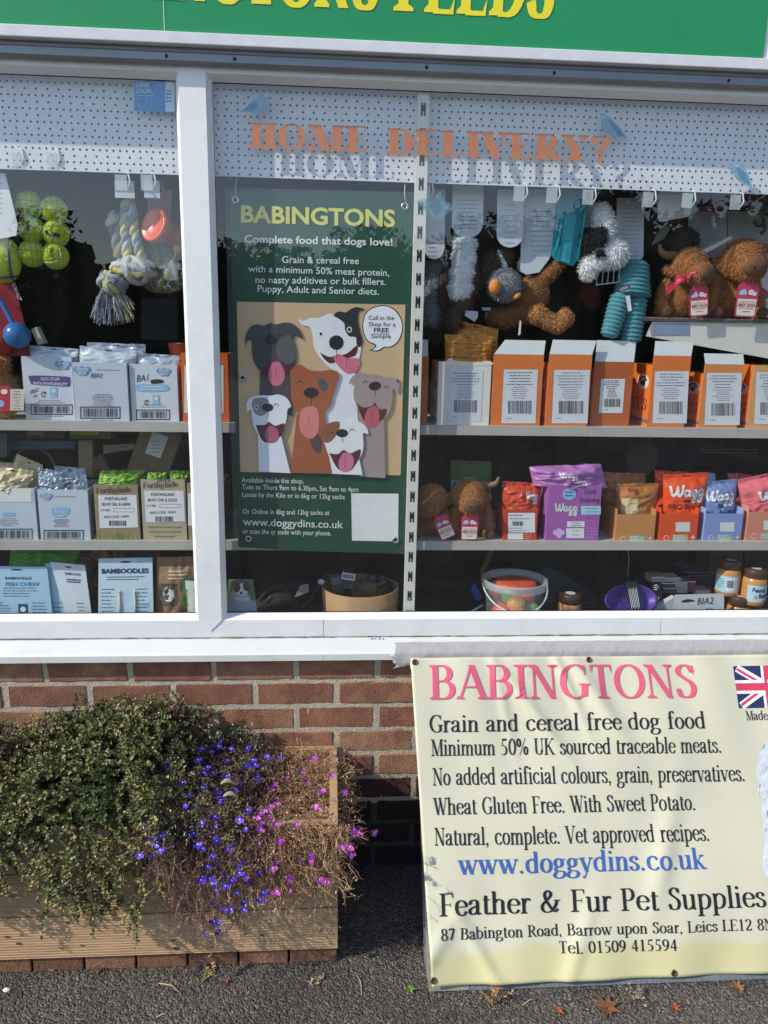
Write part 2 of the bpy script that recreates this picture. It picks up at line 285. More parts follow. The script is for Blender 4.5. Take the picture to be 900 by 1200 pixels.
def serif_pieces(txt, st):
    """list of pieces (vertices, faces, layer) in cap-height units, and the advance width"""
    out = []; x = 0.; xs = st['xs']; sw = st['stem']; hw = st['hair']; se = st['ser']
    def clampw(d, t): return hw+(sw-hw)*abs(d[1])**st['pw']
    for ch in txt:
        if ch == ' ': x += .38*xs; continue
        adv, items = GLYPH['M fat' if ch == 'M' and sw > .4 else ch]; k = 0
        for it in items:
            t = it[0]; q = None
            if t == 'S': c = it[1]*xs; q = [(c-sw/2, it[2]), (c+sw/2, it[2]), (c+sw/2, it[3]), (c-sw/2, it[3])]
            elif t == 'H': q = [(it[1]*xs, it[3]-hw/2), (it[2]*xs, it[3]-hw/2), (it[2]*xs, it[3]+hw/2), (it[1]*xs, it[3]+hw/2)]
            elif t == 'D':
                w = (sw if it[5] == 'T' else hw)*1.05/2; a, b = it[1]*xs, it[3]*xs
                if it[2] < it[4]: q = [(a-w, it[2]), (a+w, it[2]), (b+w, it[4]), (b-w, it[4])]
                else: q = [(a-w, it[2]), (b-w, it[4]), (b+w, it[4]), (a+w, it[2])]
            elif t in 'FT':
                c = it[1]*xs; w = (it[3]*.5+(sw-.145)*.5)*min(xs, 1.15); y0, y1 = (it[2], it[2]+se) if t == 'F' else (it[2]-se, it[2])
                b = se*1.6
                if t == 'F': q = [(c-w, y0), (c+w, y0), (c+w, y1), (c+sw*.3, y1+b), (c-sw*.3, y1+b), (c-w, y1)]
                else: q = [(c-w, y1), (c-w, y0), (c-sw*.3, y0-b), (c+sw*.3, y0-b), (c+w, y0), (c+w, y1)]
            elif t == 'Q': q = [(a*xs, b) for a, b in it[1]]
            elif t == 'B':
                r = it[3]*(1+(sw-.145)*1.5); q = [(it[1]*xs+r*math.cos(2*PI*i/14), it[2]+r*math.sin(2*PI*i/14)) for i in range(14)]
            if q and len(q) == 4 and t in 'SHD':
                n = 7 if t != 'H' else 4; i0 = 1 if t == 'H' else 0
                A, B, C_, D_ = (q[0], q[1], q[2], q[3]) if t in 'SH' else ((q[0], q[1], q[2], q[3]) if it[2] < it[4] else (q[0], q[3], q[2], q[1]))
                if t == 'H': A, B, C_, D_ = q[0], q[3], q[2], q[1]
                L0 = [(A[0]+(D_[0]-A[0])*i/n, A[1]+(D_[1]-A[1])*i/n) for i in range(n+1)]; L1 = [(B[0]+(C_[0]-B[0])*i/n, B[1]+(C_[1]-B[1])*i/n) for i in range(n+1)]
                v = [p for pr in zip(L0, L1) for p in pr]
                out.append(([(x+a, b) for a, b in v], [(2*i, 2*i+1, 2*i+3, 2*i+2) for i in range(n)], k))
            elif q:
                out.append(([(x+a, b) for a, b in q], [tuple(range(len(q)))], k))
            else:
                v = ribbon([(a*xs, b) for a, b in it[1]], clampw); n = len(v)//2
                out.append(([(x+a, b) for a, b in v], [(2*i, 2*i+1, 2*i+3, 2*i+2) for i in range(n-1)], k))
            k += 1
        x += (adv+(sw-.145)*.5)*xs
    return out, x
def serif(mb, txt, u0, u1, v0, cap, mp, m, st=REG, layer=1.):
    P, w = serif_pieces(txt, st); s = (u1-u0)/w
    for vs, fs, k in P:
        mb.add([mp(u0+a*s, v0+b*cap, layer+.16*k) for a, b in vs], fs, m)

_SANS = {}
def sans_mesh(txt, bold=0., shear=0.):
    key = (txt, bold, shear)
    if key in _SANS: return _SANS[key]
    cu = bpy.data.curves.new('lettering', 'FONT'); cu.body = txt; cu.size = 1; cu.offset = bold; cu.shear = shear; cu.resolution_u = 3; cu.fill_mode = 'FRONT'
    o = bpy.data.objects.new('lettering', cu); COL.objects.link(o)
    dg = bpy.context.evaluated_depsgraph_get(); me = o.evaluated_get(dg).to_mesh()
    vs = [(v.co.x, v.co.y) for v in me.vertices]; fs = [tuple(p.vertices) for p in me.polygons]
    o.evaluated_get(dg).to_mesh_clear(); bpy.data.objects.remove(o); bpy.data.curves.remove(cu)
    x0 = min(v[0] for v in vs); x1 = max(v[0] for v in vs)
    _SANS[key] = (vs, fs, x0, x1); return _SANS[key]
CAPH = .729
def sans(mb, txt, u0, u1, v0, cap, mp, m, bold=0., shear=0., layer=1., rot=0.):
    """u1=None keeps natural width; rot turns the line about its start"""
    vs, fs, a, b = sans_mesh(txt, bold, shear); sy = cap/CAPH; sx = sy if u1 is None else (u1-u0)/(b-a)
    cr, sr = math.cos(rot), math.sin(rot)
    mb.add([mp(u0+(x-a)*sx*cr-y*sy*sr, v0+(x-a)*sx*sr+y*sy*cr, layer) for x, y in vs], fs, m)
def sans_c(mb, txt, uc, v0, cap, mp, m, wmax=None, **k):
    vs, fs, a, b = sans_mesh(txt, k.get('bold', 0.), k.get('shear', 0.)); w = (b-a)*cap/CAPH
    if wmax and w > wmax: w = wmax
    sans(mb, txt, uc-w/2, uc+w/2, v0, cap, mp, m, **k)
# ------------------------------------------------------------------ the setting: ground, far trees
ZT, ZB, X1, X2, ZS, ZS2 = 2.1175, .7952, -.3674, -.2822, .6765, .7341
XL, XR = -2.6, 2.9        # extent of the shop front

def asphalt():
    m = bpy.data.materials.new('asphalt'); m.use_nodes = True; nt = m.node_tree; N = nt.nodes; L = nt.links; b = N['Principled BSDF']
    tc = N.new('ShaderNodeTexCoord')
    vo = N.new('ShaderNodeTexVoronoi'); vo.inputs['Scale'].default_value = 210; vo.inputs['Randomness'].default_value = 1
    L.new(tc.outputs['Object'], vo.inputs['Vector'])
    cr = N.new('ShaderNodeValToRGB'); e = cr.color_ramp.elements
    e[0].position = 0; e[0].color = (.032, .028, .026, 1); e[1].position = 1; e[1].color = (.23, .195, .165, 1)
    e2 = cr.color_ramp.elements.new(.55); e2.color = (.102, .087, .076, 1)
    e3 = cr.color_ramp.elements.new(.9); e3.color = (.135, .115, .10, 1)
    sx = N.new('ShaderNodeSeparateXYZ'); L.new(vo.outputs['Color'], sx.inputs[0]); L.new(sx.outputs[0], cr.inputs[0])
    nz = N.new('ShaderNodeTexNoise'); nz.inputs['Scale'].default_value = 3.2; nz.inputs['Detail'].default_value = 8; L.new(tc.outputs['Object'], nz.inputs['Vector'])
    mr = N.new('ShaderNodeMapRange'); mr.inputs[1].default_value = .3; mr.inputs[2].default_value = .7; mr.inputs[3].default_value = .7; mr.inputs[4].default_value = 1.35; L.new(nz.outputs['Fac'], mr.inputs[0])
    sc = N.new('ShaderNodeVectorMath'); sc.operation = 'SCALE'; L.new(cr.outputs[0], sc.inputs[0]); L.new(mr.outputs[0], sc.inputs['Scale']); L.new(sc.outputs[0], b.inputs['Base Color'])
    b.inputs['Roughness'].default_value = .78
    pw = N.new('ShaderNodeMath'); pw.operation = 'SUBTRACT'; pw.inputs[0].default_value = 1; L.new(vo.outputs['Distance'], pw.inputs[1])
    v2 = N.new('ShaderNodeTexVoronoi'); v2.inputs['Scale'].default_value = 95; L.new(tc.outputs['Object'], v2.inputs['Vector'])
    ad = N.new('ShaderNodeMath'); ad.operation = 'SUBTRACT'; L.new(pw.outputs[0], ad.inputs[0]); L.new(v2.outputs['Distance'], ad.inputs[1])
    bp = N.new('ShaderNodeBump'); bp.inputs['Strength'].default_value = .9; bp.inputs['Distance'].default_value = .006; L.new(ad.outputs[0], bp.inputs['Height']); L.new(bp.outputs[0], b.inputs['Normal'])
    return m
ASPH = asphalt()
g = MB(); g.add([(-150, -200, 0), (150, -200, 0), (150, 100, 0), (-150, 100, 0)], [(0, 1, 2, 3)], ASPH)
tag(g.build('ground'), kind='structure')
# stone chippings of the asphalt's own surface, as real grains near the shop front
g = MB(); rg = random.Random(3)
gm = [M('8a8078', .8, .2), M('6b625c', .8, .2), M('57504c', .85, .2), M('a89c90', .75, .2)]
for i in range(4200):
    x = rg.uniform(-1.15, 1.15); y = rg.uniform(-.72, -.02); r = rg.uniform(.0008, .0021)
    c = Vector((x, y, r*.25)); vs = [c+Vector((rg.uniform(-r, r), rg.uniform(-r, r), rg.uniform(-.3, .9)*r)) for _ in range(5)]
    g.add(vs, [(0, 1, 2), (0, 2, 3), (0, 3, 4), (1, 2, 3), (1, 3, 4), (2, 3, 4), (0, 1, 4)], gm[i % 4])
tag(g.build('gravel'), 'fine pale chippings loose on the dark asphalt pavement', 'gravel', kind='stuff')

g = MB(); rg = random.Random(5)
tl = [M('2c3a1e', .8, .3), M('1f2c16', .8, .3), M('3a4826', .8, .3)]
for k in range(40):
    cx = -34+k*1.5+rg.uniform(-.5, .5); hh = rg.uniform(4.0, 5.6)+(1.6 if cx > 4 else 0)-(1.4 if -9 < cx < -5 else 0)
    for q in range(900):
        a = rg.uniform(0, 2*PI); e = rg.uniform(0, 1)**.5*2.2; z = rg.uniform(.0, hh); w = 1-.6*(z/hh)**2
        c = Vector((cx+math.cos(a)*e*w, -27+math.sin(a)*e*w, z)); s = rg.uniform(.06, .2)
        d1 = Vector((rg.gauss(0, 1), rg.gauss(0, 1), rg.gauss(0, 1))).normalized(); d2 = d1.cross(Vector((rg.gauss(0, 1), rg.gauss(0, 1), rg.gauss(0, 1)))).normalized()
        g.add([c-d1*s, c+d2*s*.6, c+d1*s, c-d2*s*.6], [(0, 1, 2, 3)], tl[q % 3])
    bm = bmesh.new(); bmesh.ops.create_icosphere(bm, subdivisions=3, radius=1)
    for v in bm.verts: v.co = Vector((cx+v.co.x*1.5*(1+.25*math.sin(v.co.z*7+k)), -27.5+v.co.y*1.2, hh*.47+v.co.z*hh*.46*(1+.12*math.sin(v.co.x*9+k*2))))
    g.bm(bm, tl[1])
    g.tube([(cx, -27, 0), (cx+.1, -27, hh*.7)], [.14, .05], tl[1], 5)
tag(g.build('wood'), 'far green trees across the road mirrored in the shop window', 'trees', kind='stuff')

# ------------------------------------------------------------------ the shop building
WHITE = M('ebecec', .38, .03, 6, dirt=.2, spec=.5)
SILLW = M('d9d9d5', .42, .04, 9, dirt=.26)
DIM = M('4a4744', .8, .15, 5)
shop = thing('shop_building', 'brick shop with a wide white framed display window full of pet goods', 'shop', (0, 0, 0))
def brick_mat(ca, cb, seed):
    m = M(ca, .9, .16, 70, bump=.8, bscale=260, dirt=.22).copy(); nt = m.node_tree; N = nt.nodes; L = nt.links; b = N['Principled BSDF']; old = b.inputs['Base Color'].links[0].from_socket
    tc = N.new('ShaderNodeTexCoord'); mp = N.new('ShaderNodeMapping'); mp.inputs['Location'].default_value = (seed*3.1, seed, 0); L.new(tc.outputs['Object'], mp.inputs[0])
    nz = N.new('ShaderNodeTexNoise'); nz.inputs['Scale'].default_value = 13; nz.inputs['Detail'].default_value = 7; nz.inputs['Roughness'].default_value = .65; L.new(mp.outputs[0], nz.inputs['Vector'])
    mr = N.new('ShaderNodeMapRange'); mr.inputs[1].default_value = .42; mr.inputs[2].default_value = .66; L.new(nz.outputs['Fac'], mr.inputs[0])
    mx = N.new('ShaderNodeMix'); mx.data_type = 'RGBA'; L.new(mr.outputs[0], mx.inputs[0]); L.new(old, mx.inputs[6]); mx.inputs[7].default_value = (*lin(cb), 1)
    n2 = N.new('ShaderNodeTexNoise'); n2.inputs['Scale'].default_value = 150; n2.inputs['Detail'].default_value = 3; L.new(tc.outputs['Object'], n2.inputs['Vector'])
    m2 = N.new('ShaderNodeMapRange'); m2.inputs[1].default_value = .62; m2.inputs[2].default_value = .72; m2.inputs[4].default_value = .7; L.new(n2.outputs['Fac'], m2.inputs[0])
    m3 = N.new('ShaderNodeMix'); m3.data_type = 'RGBA'; L.new(m2.outputs[0], m3.inputs[0]); L.new(mx.outputs[2], m3.inputs[6]); m3.inputs[7].default_value = (.05, .032, .026, 1); L.new(m3.outputs[2], b.inputs['Base Color'])
    return m
def brick_wall():
    m = MB(); rg = random.Random(11)
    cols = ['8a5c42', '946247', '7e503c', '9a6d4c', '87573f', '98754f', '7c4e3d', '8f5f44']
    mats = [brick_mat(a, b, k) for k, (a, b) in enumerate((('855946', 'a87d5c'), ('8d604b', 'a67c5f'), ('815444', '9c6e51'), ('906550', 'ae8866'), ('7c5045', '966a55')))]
    dk = [M('4a302b', .85, .3, 60, bump=.7, bscale=240), M('3b2a29', .85, .3, 60, bump=.7, bscale=240)]; bk = [M('221c1c', .7, .3, 60, bump=.7, bscale=240), M('2a2120', .75, .3, 60, bump=.7, bscale=240)]  # near-black base bricks, darkened further to stand in for deep shade
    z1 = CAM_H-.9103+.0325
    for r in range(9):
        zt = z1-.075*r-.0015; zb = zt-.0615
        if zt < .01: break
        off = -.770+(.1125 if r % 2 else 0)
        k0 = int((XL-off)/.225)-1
        for k in range(k0, int((XR-off)/.225)+1):
            a = off+.225*k+.0065; b = a+.2115
            bm = bmesh.new(); bmesh.ops.create_cube(bm, size=1)
            dy = rg.uniform(-.0015, .0015); dx = rg.uniform(-.0012, .0012); dz = rg.uniform(-.001, .001)
            bmesh.ops.subdivide_edges(bm, edges=[e for e in bm.edges if abs(e.verts[0].co.x-e.verts[1].co.x) > .5], cuts=7)
            for v in bm.verts:
                v.co = Vector(((a+b)/2+dx+v.co.x*(b-a), .05+dy+v.co.y*.1, (zt+zb)/2+dz+v.co.z*.065))
                v.co += Vector((rg.uniform(-.0008, .0008), rg.uniform(-.0006, .0006), rg.uniform(-.0014, .0014)))
            bmesh.ops.bevel(bm, geom=[e for e in bm.edges if e.is_manifold and e.calc_face_angle(0) > 1], offset=.0035, segments=1, affect='EDGES')
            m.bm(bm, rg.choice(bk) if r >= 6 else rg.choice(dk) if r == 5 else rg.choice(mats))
    return m
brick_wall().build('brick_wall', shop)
MORT = M('b9ae9a', .95, .16, 40, bump=.8, bscale=200, dirt=.3)
m = MB()
m.sheet(lambda u, v: (XL+(XR-XL)*u, -.0+.0022+.0010*math.sin(u*913+v*77)*math.cos(v*391+u*170), .215+.485*v), 260, 42, MORT)
m.sheet(lambda u, v: (XL+(XR-XL)*u, .0035+.0012*math.sin(u*713+v*37)*math.cos(v*191+u*170), .215*v), 200, 18, M('4f4a44', .9, .4, 30, bump=.8, bscale=200))  # lower mortar coloured darker to stand in for shade near the ground
m.box(XL, XR, .02, .12, 0, .70, MORT)
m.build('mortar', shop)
m = MB()     # rest of the front and the shell of the room behind the window
REND = M('dcd9d0', .8, .06, 8, bump=.2)
m.box(XL, XR, .012, .2, ZT+.1, 3.3, REND)
m.box(XL, -1.62, .012, .2, .70, ZT+.1, REND); m.box(2.05, XR, .012, .2, .70, ZT+.1, REND)
m.build('upper_wall', shop)
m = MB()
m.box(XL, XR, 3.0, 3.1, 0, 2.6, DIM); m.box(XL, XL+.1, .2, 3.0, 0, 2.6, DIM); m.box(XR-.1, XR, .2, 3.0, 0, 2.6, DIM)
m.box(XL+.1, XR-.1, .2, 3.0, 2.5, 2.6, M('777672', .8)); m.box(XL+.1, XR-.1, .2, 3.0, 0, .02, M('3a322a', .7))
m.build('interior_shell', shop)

win = MB(); XA, XB = -1.6, 2.0
# bottom rail, head rail
def bead(x0, x1, z0, z1):      # mitred glazing bead round one pane: glass edge at y=.03, front edge at y=.0
    q = [(x0, z0), (x1, z0), (x1, z1), (x0, z1)]; e = .0115
    o = [(x0-e, z0-e), (x1+e, z0-e), (x1+e, z1+e), (x0-e, z1+e)]
    for i in range(4):
        a, b, c, d = q[i], q[(i+1) % 4], o[(i+1) % 4], o[i]
        win.add([(a[0], .026, a[1]), (b[0], .026, b[1]), (c[0], .0, c[1]), (d[0], .0, d[1])], [(0, 1, 2, 3)], WHITE)
        win.add([(a[0], .034, a[1]), (b[0], .034, b[1]), (b[0], .026, b[1]), (a[0], .026, a[1])], [(0, 1, 2, 3)], GASK)
GASK = M('16171a', .6, .05)
bead(XA, X1, ZB, ZT); bead(X2, XB, ZB, ZT)
e = .0115
win.box(XA-.08, XB+.08, .0, .06, ZS2+.001, ZB-e, WHITE)          # bottom rail
win.box(XA-.08, XB+.08, .0, .06, ZT+e, ZT+.052, WHITE)            # head rail
win.box(XA-.08, XA-e, .0, .06, ZB-e, ZT+e, WHITE); win.box(XB+e, XB+.08, .0, .06, ZB-e, ZT+e, WHITE)
frame = win.build('window_frame', shop)
m = MB(); a, b = X1+e, X2-e; c = (a+b)/2
m.prism([(c, ZB-e-.030), (b, ZB-e-.0005), (b, ZT+e+.0005), (b-.012, ZT+e+.018), (c+.008, ZT+e+.026), (c-.008, ZT+e+.026), (a+.012, ZT+e+.018), (a, ZT+e+.0005), (a, ZB-e-.0005)], -.0022, .05, WHITE)
m.build('mullion', frame)
m = MB()   # the sill: sloping top, nose
m.sweep_x([(.06, ZS2), (.002, ZS2-.0012), (-.003, ZS2-.004), (-.024, ZS2-.033), (-.031, ZS2-.039), (-.031, ZS+.001), (-.027, ZS), (.06, ZS)], XA-.1, XB+.1, SILLW)
m.build('window_sill', frame)

m = MB(); rg = random.Random(21); pts = []; x = XA-.1
while x < XB+.1: pts.append((x, -.0008-rg.random()*.0012, ZS2+.0004+rg.uniform(-.0006, .0008))); x += rg.uniform(.008, .03)
m.tube(pts, [rg.uniform(.0006, .0021) for _ in pts], M('8f887c', .8, .3, 60), 5); m.build('sealant', frame)
m = MB()
for x in (-1.12, -.02, .93): m.box(x, x+.0009, -.0312, -.0308, ZS+.002, ZS2-.04, M('8f8f8c', .7)); m.box(x, x+.0007, -.0006, .0002, ZS2+.002, ZB-e-.001, M('a5a6a6', .7))
m.build('frame_joints', frame)

def glass_mat():
    m = bpy.data.materials.new('window_glass'); m.use_nodes = True; nt = m.node_tree; N = nt.nodes; L = nt.links
    for n in list(N):
        if n.type != 'OUTPUT_MATERIAL': N.remove(n)
    out = [n for n in N if n.type == 'OUTPUT_MATERIAL'][0]
    tr = N.new('ShaderNodeBsdfTransparent'); tr.inputs[0].default_value = (.955, .97, .965, 1)
    gl = N.new('ShaderNodeBsdfGlossy'); gl.inputs['Roughness'].default_value = 0.0
    ge = N.new('ShaderNodeNewGeometry'); dt = N.new('ShaderNodeVectorMath'); dt.operation = 'DOT_PRODUCT'
    L.new(ge.outputs['Incoming'], dt.inputs[0]); L.new(ge.outputs['Normal'], dt.inputs[1])
    ab = N.new('ShaderNodeMath'); ab.operation = 'ABSOLUTE'; L.new(dt.outputs['Value'], ab.inputs[0])
    s1 = N.new('ShaderNodeMath'); s1.operation = 'SUBTRACT'; s1.inputs[0].default_value = 1; L.new(ab.outputs[0], s1.inputs[1])
    pw = N.new('ShaderNodeMath'); pw.operation = 'POWER'; pw.inputs[1].default_value = 5; L.new(s1.outputs[0], pw.inputs[0])
    ma = N.new('ShaderNodeMath'); ma.operation = 'MULTIPLY_ADD'; ma.inputs[1].default_value = .93; ma.inputs[2].default_value = .092; L.new(pw.outputs[0], ma.inputs[0])
    nz = N.new('ShaderNodeTexNoise'); nz.inputs['Scale'].default_value = 1.3; tc = N.new('ShaderNodeTexCoord'); L.new(tc.outputs['Object'], nz.inputs['Vector'])
    bp = N.new('ShaderNodeBump'); bp.inputs['Strength'].default_value = .05; bp.inputs['Distance'].default_value = .01; L.new(nz.outputs['Fac'], bp.inputs['Height']); L.new(bp.outputs[0], gl.inputs['Normal'])
    mx = N.new('ShaderNodeMixShader'); L.new(ma.outputs[0], mx.inputs[0]); L.new(tr.outputs[0], mx.inputs[1]); L.new(gl.outputs[0], mx.inputs[2]); df = N.new('ShaderNodeBsdfDiffuse'); df.inputs[0].default_value = (.75, .74, .72, 1)      # a film of dust and wiped smears on the pane
    mp = N.new('ShaderNodeMapping'); mp.inputs['Scale'].default_value = (5, 1, 1.6); mp.inputs['Rotation'].default_value = (0, .5, 0); L.new(tc.outputs['Object'], mp.inputs[0])
    n2 = N.new('ShaderNodeTexNoise'); n2.inputs['Scale'].default_value = 2.2; n2.inputs['Detail'].default_value = 8; n2.inputs['Roughness'].default_value = .7; L.new(mp.outputs[0], n2.inputs['Vector'])
    m3 = N.new('ShaderNodeMapRange'); m3.inputs[1].default_value = .35; m3.inputs[2].default_value = .8; m3.inputs[3].default_value = .001; m3.inputs[4].default_value = .013; L.new(n2.outputs['Fac'], m3.inputs[0])
    m4 = N.new('ShaderNodeMixShader'); L.new(m3.outputs[0], m4.inputs[0]); L.new(mx.outputs[0], m4.inputs[1]); L.new(df.outputs[0], m4.inputs[2]); L.new(m4.outputs[0], out.inputs['Surface'])
    return m
GLASS = glass_mat()
for x0, x1 in ((XA, X1), (X2, XB)):
    m = MB(); m.add([(x0, .031, ZB), (x1, .031, ZB), (x1, .031, ZT), (x0, .031, ZT)], [(0, 1, 2, 3)], GLASS); m.build('glass_pane', frame)

# strips above the window: seal, shutter rail
BEIGE = M('c3bdaf', .7, .08, 12, dirt=.4); GREYM = M('8d9096', .45, .1, 10, metal=.55, dirt=.25)
zr0, zr1 = at(450, 81, -.024).z, at(450, 72.5, -.024).z
m = MB(); m.box(XA-.2, XB+.2, -.012, .06, ZT+.053, zr0+.03, BEIGE); m.sweep_x([(-.012, ZT+.056), (-.022, ZT+.062), (-.022, ZT+.072), (-.012, ZT+.075)], XA-.2, XB+.2, BEIGE); m.build('head_seal', shop)
m = MB(); m.sweep_x([(-.024, zr0), (-.020, zr0-.004), (-.0125, zr0-.004), (-.0125, zr1+.03), (-.020, zr1+.03), (-.020, zr1+.004), (-.024, zr1)], XA-.2, XB+.2, GREYM)
for px in (195, 275, 500, 650, 855):
    p = at(px, 62+px*.03, -.025); m.ball((p.x, -.0245, (zr0+zr1)/2), .0042, GASK, 10, 6, (1, .3, 1))
m.build('shutter_rail', shop)

# ------------------------------------------------------------------ the fascia sign
SY = -.038
zg = at(450, 48.5, SY).z; zt_ = at(450, 61.5, SY-.006).z; xe = at(894.5, 66, SY).x
GREEN = M('1f8f55', .32, .05, 3, dirt=.03); YEL = M('f2e12c', .4, .05, 20); TRIM = M('d9dade', .4, .06, 20, dirt=.12)
sign = thing('fascia_sign', 'long green shop fascia sign with yellow serif capitals over the window', 'sign', (0, SY, zg))
m = MB(); m.box(-2.4, xe, 0, .07, 0, .62, GREEN); m.build('sign_board', sign, local=True)
m = MB(); m.box(-2.4, 2.6, -.006, .07, zt_-zg, -.0005, TRIM, .002); m.build('sign_trim', sign, local=True)
m = MB(); m.box(xe+.002, 2.6, .004, .07, 0, .62, M('f0f0ec', .5, .05, 10, dirt=.1)); m.build('end_panel', sign, local=True)
m = MB(); mp = lambda u, v, l: (u, -.0012-.00012*l, v)
uI, uE = at(178, 0, SY).x, at(652, 0, SY).x; vb = at(420, 10.5, SY).z-zg; cap = .125
serif(m, 'BAB', uI-.47, uI-.02, vb, cap, mp, YEL, BOLD); 
serif(m, 'INGTONS', uI, at(446, 8, SY).x, vb, cap, mp, YEL, BOLD); serif(m, 'FEEDS', at(464, 8, SY).x, uE, vb, cap, mp, YEL, BOLD)
m.build('lettering', sign, local=True)
m = MB(); p = at(192, 15, SY); m.rect(p.x-.0008, p.x+.0008, .0, .09, mp, M('cfd6cf', .5), 1); m.build('seam', sign, local=True)
# ------------------------------------------------------------------ the banner on its leaning pallet
BY0, BY1, BZ1 = -.455, -.085, .705                # foot and top of the leaning plane
bn = Vector((0, -BZ1, BY0-BY1)); bn = Vector((0, -(BZ1), -(BY1-BY0)*-1)).normalized()
bdir = Vector((0, BY1-BY0, BZ1)); BL = bdir.length; bdir.normalize(); bnor = Vector((0, -bdir.z, bdir.y))
BO = Vector((0, BY0, 0))
def bpl(px, py):
    d = ray(px, py); t = (BO+bnor*.014-CAM).dot(bnor)/d.dot(bnor); p = CAM+d*t
    return p.x, (p-BO).dot(bdir)
bu0 = bpl(481, 772)[0]; bu0b = bpl(506, 1156)[0]; bv0 = bpl(700, 1149)[1]; bv1 = bpl(690, 769)[1]; bu1 = 1.44
def wrinkle(u, v):
    s = (u-bu0)/(bu1-bu0); t = (v-bv0)/(bv1-bv0)
    w = .0030*math.sin(38*u+9*v)*math.exp(-(1-t)*3)+.0035*math.sin(30*u-7*v+1)*math.exp(-t*5)
    w += .0035*math.sin(9*u-14*v+2)*.6+.003*math.sin(5*u+16*v)
    for (cu, cv, du, dv, wd, amp) in ((.53, .66, .55, -.75, .016, .006), (.70, .70, .5, -.8, .02, .006), (.62, .75, .35, -.9, .012, .005), (.22, .05, .6, .8, .02, .005), (.37, .08, -.5, .85, .016, .005), (.6, .06, .4, .9, .02, .004), (.14, .6, .5, -.8, .02, .003), (.85, .3, .3, .95, .03, .006), (.45, .7, .2, -.95, .012, .003)):
        a = (u-cu)*du+(v-cv)*dv; b = -(u-cu)*dv+(v-cv)*du
        w += 1.5*amp*math.exp(-(b/wd)**2)*math.exp(-(a/.14)**2)
    return w*1.15
def bmap(u, v, l=0):
    p = BO+Vector((u, 0, 0))+bdir*v+bnor*(.012+wrinkle(u, v)+.0007*l)
    return p
pal = thing('wooden_pallet', 'weathered grey wooden pallet leaning on the wall behind the cream banner', 'pallet', (0, 0, 0))
PW = M('8f8a80', .85, .25, 14, bump=.5, bscale=60, stretch=(1, 6, 6), dirt=.35); PW2 = M('6f7477', .85, .25, 14, bump=.5, bscale=60, stretch=(6, 6, 1), dirt=.3)
def pbox(u0, u1, v0, v1, d0, d1, mt, nm):
    m = MB(); P = lambda u, v, d: BO+Vector((u, 0, 0))+bdir*v-bnor*d
    q = [P(u0, v0, d0), P(u1, v0, d0), P(u1, v0, d1), P(u0, v0, d1), P(u0, v1, d0), P(u1, v1, d0), P(u1, v1, d1), P(u0, v1, d1)]
    m.add(q, [(3, 2, 1, 0), (4, 5, 6, 7), (0, 1, 5, 4), (1, 2, 6, 5), (2, 3, 7, 6), (3, 0, 4, 7)], mt); return m.build(nm, pal)
pu0 = bu0b-.006; pu1 = 1.42
for k in range(5): pbox(pu0, pu1, .035+k*.165, .035+k*.165+.1, .002, .02, PW, 'slat')
for a in (pu0+.0005, (pu0+pu1)/2-.05, pu1-.1): pbox(a, a+.1, .036, .80, .021, .039, PW2, 'stringer')
for a in (pu0+.001, .46, pu1-.146):
    for v in (.037, .37, .70): pbox(a, a+.115, v, v+.09, .0395, .088, PW2, 'block')
pbox(pu0, pu0+.098, .004, .10, .0, .0018, PW, 'end_board'); pbox(pu0+.10, pu1, .003, .030, .0, .02, PW2, 'foot_board')
for a in (.56, 1.12): pbox(a-.09, a+.05, .0305, .10, .0, .0018, PW, 'end_board')
for v in (.012,): pbox(pu0+.002, pu1, v, v+.024, .022, .095, PW, 'foot_board')
for a in (pu0+.0015, (pu0+pu1)/2-.05, pu1-.1): pbox(a, a+.095, .0375, .80, .089, .105, PW2, 'skid')

ban = thing('banner', 'cream vinyl banner with pink, black and blue lettering tied over a pallet', 'banner', (0, 0, 0))
def vinyl():
    m = M('cfcbb2', .36, .03, 3, spec=.4, dirt=.05).copy()
    nt = m.node_tree; N = nt.nodes; L = nt.links; b = N['Principled BSDF']; old = b.inputs['Base Color'].links[0].from_socket
    tc = N.new('ShaderNodeTexCoord'); sx = N.new('ShaderNodeSeparateXYZ'); L.new(tc.outputs['Object'], sx.inputs[0])
    nz = N.new('ShaderNodeTexNoise'); nz.inputs['Scale'].default_value = 9; nz.inputs['Detail'].default_value = 4; L.new(tc.outputs['Object'], nz.inputs['Vector'])
    ad = N.new('ShaderNodeMath'); ad.operation = 'MULTIPLY_ADD'; ad.inputs[1].default_value = -.05; L.new(nz.outputs['Fac'], ad.inputs[0]); L.new(sx.outputs[2], ad.inputs[2])
    mr = N.new('ShaderNodeMapRange'); mr.inputs[1].default_value = .055; mr.inputs[2].default_value = .072; mr.inputs[3].default_value = .75; mr.inputs[4].default_value = 0; L.new(ad.outputs[0], mr.inputs[0])
    mx = N.new('ShaderNodeMix'); mx.data_type = 'RGBA'; L.new(mr.outputs[0], mx.inputs[0]); L.new(old, mx.inputs[6]); mx.inputs[7].default_value = (.60, .55, .27, 1); L.new(mx.outputs[2], b.inputs['Base Color'])
    return m
VIN = vinyl()
